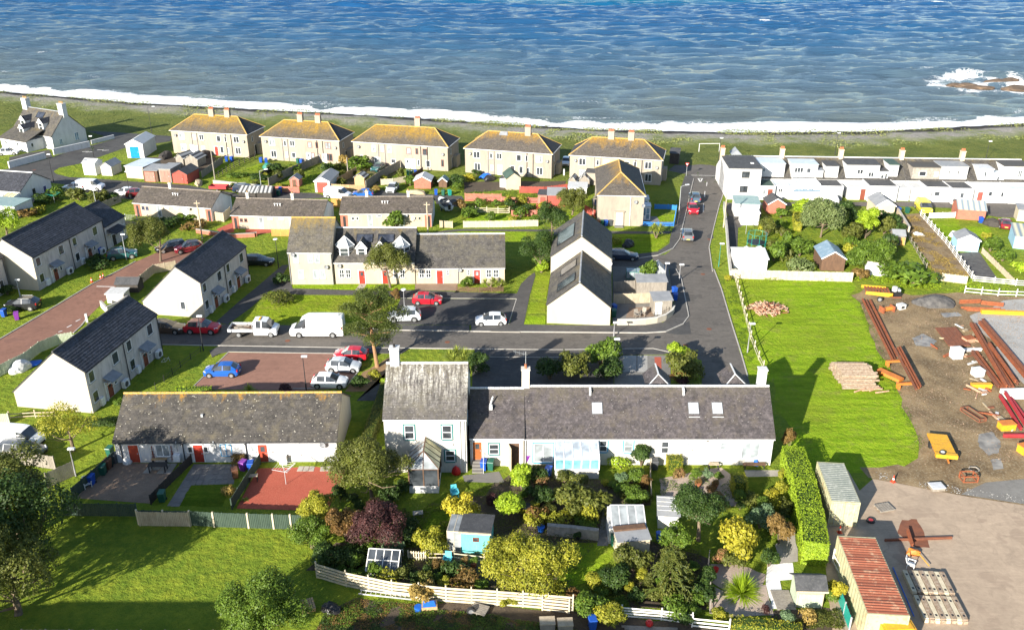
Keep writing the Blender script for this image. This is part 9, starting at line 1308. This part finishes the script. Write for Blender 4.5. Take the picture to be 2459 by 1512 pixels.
tag(MB().box(0,0,.2,.9,3.0,.55).build('steel_tray','orange_plant',None,(43.63,88.49),ang((43.63,88.49),(44.94,88.83))+.35),'orange steel tray leaning among the trestles','tray')
e=thing('flat_trailer','amber flat bed trailer with a spare wheel on its front','trailer',(41.2,73.43),ang((41.2,73.43),(42.23,79.25))); 
for k in range(8): MB().box(.45*k,-1.9,.75,.45*k+.43,0,.86).build('deck_plank','yellow_plant',e)
MB().box(-.45,-1.95,.55,0,.05,.95).build('front_beam','yellow_plant',e); MB().box(0,-1.8,.5,3.7,-.1,.74).build('chassis','orange_plant',e); MB().cyl((-.2,-.55,.96),(-.2,-.55,1.12),.3,n=14).build('spare_wheel','rubber',e); MB().cyl((-.2,-.55,1.12),(-.2,-.55,1.16),.2,n=12).build('spare_rim','concrete_white',e); MB().bar((-.4,-1.0,.6),(-1.1,-1.0,.5),.12,.12).build('drawbar','orange_plant',e); [MB().cyl((2.2,y,.38),(2.2,y-.22,.38),.38,n=14).build('wheel','rubber',e) for y in (.02,-1.75)]
e=thing('conveyor_trailer','yellow framed trailer with rusty slatted bed at the back of the yard','trailer',(48.89,112.82),ang((48.57,113.08),(51.95,112.32))); MB().box(-.3,0,.5,3.2,.12,.9).build('side_beam','yellow_plant',e); MB().box(-.6,2.3,.5,2.6,2.42,.9).build('side_beam','yellow_plant',e); [MB().box(-.3+.42*k,.12,.72,-.05+.42*k,2.3,.8).build('slat','rust',e) for k in range(8)]; MB().add([(-.3,0,.9),(3.2,0,.9),(3.2,-.05,.5),(2.6,-.4,.5),(-.3,-.05,.5)],[(0,1,2,3,4)]).build('skirt','yellow_plant',e); wheelset(e,(1.4,),1.2,.36); e.children[-1].parent
e=thing('diesel_engine','dark engine with white tank at the back of the yard','engine',(52.86,113.08)); MB().box(-.5,-.4,.2,.5,.5,.9).build('block','plastic_black',e); MB().cyl((-.3,0,.9),(-.3,0,1.5),.35,n=10).build('tank','concrete_white',e); MB().box(.1,-.3,.9,.45,.3,1.2).build('cover','steel_galv',e); MB().box(-.6,-.5,0,.6,.6,.2).build('skid','rust_dark',e)
e=thing('winch','orange winch frame lying before the yellow trailer','winch',(49.77,108.17),.3); MB().cyl((-.7,0,.4),(.7,0,.4),.3,n=10).build('drum','orange_plant',e); MB().box(-.9,-.5,0,-.75,.5,.8).build('cheek','rust',e); MB().box(.75,-.5,0,.9,.5,.8).build('cheek','rust',e)
e=thing('machine_block','grey machine block beside the orange winch','machine',(52.01,109.13),.4); MB().box(-.5,-.4,0,.5,.4,.7).build('body','concrete_white',e); MB().box(-.3,-.42,.2,.2,-.4,.5).build('hatch','plastic_black',e)
coal=lump('coal_heap',7,2.6,1.5,1.1,'coal',4,.3,(*(57,110.58),.05)); tag(coal,'dark heap of coal or chippings at the back of the yard','heap')
for k in range(4): beam('rusty pipe of the %s bundle at the back of the yard'%('left' if k<2 else 'right'),(60.5,110.58) if k<2 else (63.29,110.34),((63.42,110.83) if k<2 else (65.93,109.61)),.3,.32,.05+.3*(k%2),'rust','steel_pipe','pipe','rusty pipes at the back of the yard',sec='O')
for k in range(3): p=(60.06,109.61); beam('front rusty pipe lying before the two bundles',(p[0]+.2*k,p[1]-.5-.4*k),(p[0]+5+.4*k,p[1]-.9-.4*k),.3,.3,.03,'rust','steel_pipe','pipe','rusty pipes before the bundles',sec='O')
beam('long yellow steel beam at the right of the yard',(61.93,107.47),(69.09,106.77),.5,.5,.1,'yellow_plant','yellow_beam','beam',None,sec='B')
for k in range(5): a=(54.12,102.73);b=(53.59,97.73); f=k*.55; beam('dark rusty plank of steel in the flat stack',(a[0]+f,a[1]+.04*k),(b[0]+f,b[1]),.5,.12,.15,'rust_dark','steel_plank','steel plank','flat stack of dark steel planks',sec='B')
RB=[((1640,410),(1880,840),.5,'rust'),((1665,405),(1905,835),.3,'rust_dark'),((1690,460),(1930,830),.15,'rust'),((1700,385),(2030,780),.2,'rust'),((1720,380),(2050,775),.4,'rust_dark'),((1650,590),(1830,830),.3,'rust_dark'),((1680,585),(1880,860),.15,'rust'),((1760,550),(1940,810),.6,'rust'),((1780,545),(1960,805),.2,'rust_dark')]
for k,(p,q) in enumerate((((58.47,103.17),(54.83,86.8)),((59.04,103.39),(55.32,86.97)),((58.4,101.02),(55.82,87.14)),((60.12,104.27),(58.35,88.83)),((60.61,104.5),(58.78,89)),((55.21,95.76),(54.17,87.14)),((55.83,95.95),(54.5,86.15)),((57.92,97.33),(56.33,87.81)),((58.38,97.53),(56.74,87.98)))): beam('rusty girder in the long stack at the right of the yard',p,q,.3,.32,RB[k][2],RB[k][3],group='long stack of rusty girders')
for k,(p,q) in enumerate((((53.52,85.5),(52.29,78.54)),((54.09,85.66),(52.82,78.82)),((54.5,85.5),(53.73,79.97)))): beam('red painted steel beam in the stack at the right edge',p,q,.25,.3,.15+.3*(k==1),'red_steel','red_beam','beam','red beams at the right edge of the yard')
beam('red steel channel lying crosswise below the red beams',(49.94,77.47),(53.45,77.42),.3,.35,.05,'red_steel','red_beam','beam',None)
for k in range(5): p=(54.09,85.17); beam('white painted timber in the stack at the right edge',(p[0],p[1]+.32*k),(p[0]+4.5,p[1]+.2+.32*k),.28,.5,.05,'wood_white','white_timber','timber','white timbers at the right edge',sec='B')
def box_thing(label,p,rz,L,w,h,mat,name,cat,lid='plastic_black',z=0):
    e=thing(name,label,cat,(p[0],p[1],z),rz); MB().box(-L/2,-w/2,0,L/2,w/2,h).build('body',mat,e); MB().box(-L/2-.03,-w/2-.03,h,L/2+.03,w/2+.03,h+.08).build('lid',lid,e); return e
box_thing('white water tank by the dark steel stack',(52.99,94.99),.1,1.2,1.0,1.2,'plastic_white','water_tank','tank','plastic_white'); box_thing('yellow steel box among the girders',(52.51,87.64),0,2.2,.5,.5,'yellow_plant','steel_box','box','yellow_plant'); box_thing('orange and yellow bucket at the end of the red beams',(51.06,79.11),.1,1.5,.9,.7,'yellow_plant','steel_bucket','bucket','orange_plant'); box_thing('pale sacks on the girder stack',(53.48,90.57),.2,1.1,1.0,.8,'concrete_white','pallet_sacks','sacks','bag_white'); box_thing('grey slatted crate in the yard',(39.41,68.73),.1,1.2,.9,.3,'wood_grey','crate','crate','alu'); box_thing('yellow machine part at the right edge of the yard',(50.62,74.72),.3,1.0,.9,.8,'yellow_plant','machine_part','machine','orange_plant'); box_thing('white long sheet beside the dark steel stack',(55.84,96.74),.1,2.2,.3,.25,'plastic_white','sheet_bundle','sheets','plastic_white'); box_thing('brown brick pile beside the dark steel stack',(56.51,99.35),.3,1.3,.9,.5,'firewood','brick_pile','bricks','rust')
def cage(label,p,rz,L,w,h,mat,name='open_crate',cat='crate'):
    e=thing(name,label,cat,p,rz)
    for x in (0,L):
        for y in (0,w): MB().box(x-.05,y-.05,0,x+.05,y+.05,h).build('upright',mat,e)
    for y in (0,w):
        for z in (.05,h): MB().box(.06,y-.04,z-.05,L-.06,y+.04,z+.04).build('rail',mat,e)
    for x in (0,L):
        for z in (.05,h): MB().box(x-.04,.06,z-.05,x+.04,w-.06,z+.04).build('rail',mat,e)
    return e
cage('rusty open frame crate with a coil of rope in the yard',(42.35,69.65),.02,1.3,.9,.65,'rust'); o=MB()
for k in range(14): a,b=k*.449,(k+1)*.449; o.cyl((.45*math.cos(a),.4*math.sin(a),.1+.03*(k%3)),(.45*math.cos(b),.4*math.sin(b),.1+.03*((k+1)%3)),.07,n=6)
tag(o.build('rope_coil','wood_grey',None,(44.26,71.68)),'coil of pale rope beyond the rusty frame','rope'); cage('rusty lattice mesh rack at the lower end of the girders',(49.69,80.56),1.9,2.6,.9,.4,'rust_dark','steel_rack','rack')
def pallet(label,p,rz,n,L,w,mat='wood_pale',legs=True,name='pallet',h=.14,cat='pallet',group=None):
    e=thing(name,label,cat,p,rz,group)
    for k in range(n): MB().box(w*k/n,0,h,w*(k+.8)/n,L,h+.05).build('slat',mat,e)
    for y in (.05,L/2-.05,L-.15): MB().box(0,y,0,w*.96,y+.1,h-.002).build('bearer',mat,e)
    return e
pallet('broken weathered pallet on the concrete',(32.86,65.01),.25,6,1.1,1.5,'wood_grey'); 
def skid(label,p):
    """bundle of four heavy cream sleepers with lifting holes"""
    e=thing('sleeper_bundle',label,'sleepers',p,r2-math.pi/2,'bundles of sleepers on the concrete')
    for k in range(4):
        z=.42 if k%2 else .38; MB().box(.42*k,0,.04,.42*k+.36,2.5,z).box(.42*k+.03,-.12,.04,.42*k+.33,-.001,z-.08).build('sleeper','log_bark' if k%2 else 'wood_cream',e)
        MB().box(.42*k+.1,.3,z+.002,.42*k+.26,.5,z+.008).build('lifting_hole','plastic_black',e); MB().box(.42*k+.1,1.9,z+.002,.42*k+.26,2.1,z+.008).build('lifting_hole','plastic_black',e)
skid('upper left bundle of cream sleepers',(31.41,54.68)); skid('upper right bundle of cream sleepers beside it',(33.03,54.55)); skid('lower left bundle of cream sleepers',(31.13,51.8)); skid('lower right bundle of cream sleepers',(32.76,51.72))
patch('rust_stain',[(33.28,62.26),(34.38,64.07),(35.71,64.18),(35.46,61.87),(35.25,60.33),(34.14,60.33),(33.6,61.48)],.027,'rust_dark',sub=.4,jit=.1); beam('long rusty joist lying across the concrete',(31.74,61.19),(37.63,61.52),.16,.2,.03,'rust_dark',group=None); beam('short rusty post lying over the stain',(34.07,62.26),(33.67,60.24),.22,.25,.25,'rust',group=None); tag(lump('scrap_heap',9,.6,.4,.4,'orange_plant',2,.6,(*(33.46,59.59),.1)),'orange scrap iron on the concrete','scrap'); chair('broken white chair frame beside the sleepers',(32.58,57.87),60,'plastic_white'); beam('leaning yellow pole beside the white chair',(33.8,59.22),(34.01,57.69),.08,.08,.3,'yellow_plant','pole','pole',None,sec='O')
e=thing('old_tyre','old tyre lying by the container door','tyre',(31.53,63.87)); MB().cyl((0,0,0),(0,0,.2),.36,n=16).build('tyre','rubber',e); MB().cyl((0,0,.2),(0,0,.21),.2,n=12).build('rim','red_steel',e)
tag(MB().cyl((0,0,.08),(0,5.5,.08),.05,n=6).build('blue_pipe','tarp_blue',None,(30.63,52.33),ang((30.63,52.33),(31.32,59.59))-math.pi/2),'long blue pipe lying along the rusty container','pipe')
rg=random.Random(8); SP=[(51.26,96.93),(54.85,95.37),(53.48,89.52),(51.06,81.15),(51.14,78.82),(52.53,86.15),(58.06,102.3),(57.15,103.61)]
for k in range(46):
    a,b=rg.choice(SP),rg.choice(SP); f=rg.random(); p=(a[0]+(b[0]-a[0])*f+rg.uniform(-.8,.8),a[1]+(b[1]-a[1])*f+rg.uniform(-.6,.6)); q=pol(p,rg.uniform(0,3.1),rg.uniform(.5,1.8)); beam('small piece of rusty scrap littering the girder stacks',p,q,rg.uniform(.1,.4),rg.uniform(.06,.2),rg.uniform(.02,.25),rg.choice(('rust','rust_dark','driftwood','firewood','concrete_white')),'scrap_piece','scrap','scrap round the girder stacks',sec=rg.choice('BIO'))
for k,(p,l) in enumerate((((-16.01,52.48),'amber timber pallet propped in the dark corner'),((-2.09,52.08),'grey pallet by the trailer wheel'))): pallet(l,p,.4+.8*k,6,1.3,1.1,'wood_tan' if k==0 else 'wood_grey',h=.3)
e=thing('hand_cart','blue covered cart on pallet boards beneath the fence','cart',(-6.36,53.23),.1); MB().box(-.6,-.4,.15,.6,.4,.45).build('box','wood_tan',e); MB().add([(-.5,-.35,.45),(.5,-.35,.45),(.5,.35,.45),(-.5,.35,.45),(-.2,0,.75),(.35,.05,.7)],[(0,1,5,4),(1,2,5),(2,3,4,5),(3,0,4)]).build('cover','tarp_blue',e); MB().cyl((-.85,-.1,.0),(-.85,-.1,.35),.32,n=12).build('tub','tarp_blue',e)
e=thing('old_wheel','old trailer wheel under the slat fence','wheel',(-3.12,52.48)); MB().cyl((0,0,.34),(0,.2,.34),.34,n=16).build('tyre','rubber',e); MB().cyl((0,-.02,.34),(0,0,.34),.2,n=10).build('rim','rim',e)
for p,l in (((2.64,51.15),'grey planter box with green bowls at the bottom edge'),((3.97,51.02),'pale planter box at the bottom edge')): box_thing(l,p,.05,1.1,.8,.7,'wood_grey','planter_box','planter','wood_pale')
for k in range(5): beam('loose grey board on the rough ground at the bottom',((8.23,51.28)[0]+.2*k,(8.23,51.28)[1]-.25*k),((12.41,51.02)[0]-.1*k,(12.41,51.02)[1]-.1*k),.2,.04,.05+.02*k,'wood_grey','loose_board','board','loose boards at the bottom edge',sec='B')
tag(lump('red_ball',2,.3,.3,.3,'plastic_red',2,.02,(*(10.31,51.35),.3)),'red ball on the boards at the bottom edge','ball')
House('depot_building','long low depot building below the bottom edge casting its shadow on the lawn',(-48,30.5),(-34.6,30.5),11,5.5,8.2,'grey_harl','tile_dark',over=.2); House('depot_building','second depot building below the bottom edge shading the rough ground',(-20,29.3),(2,29.3),11,5.5,8.2,'grey_harl','tile_dark',over=.2)
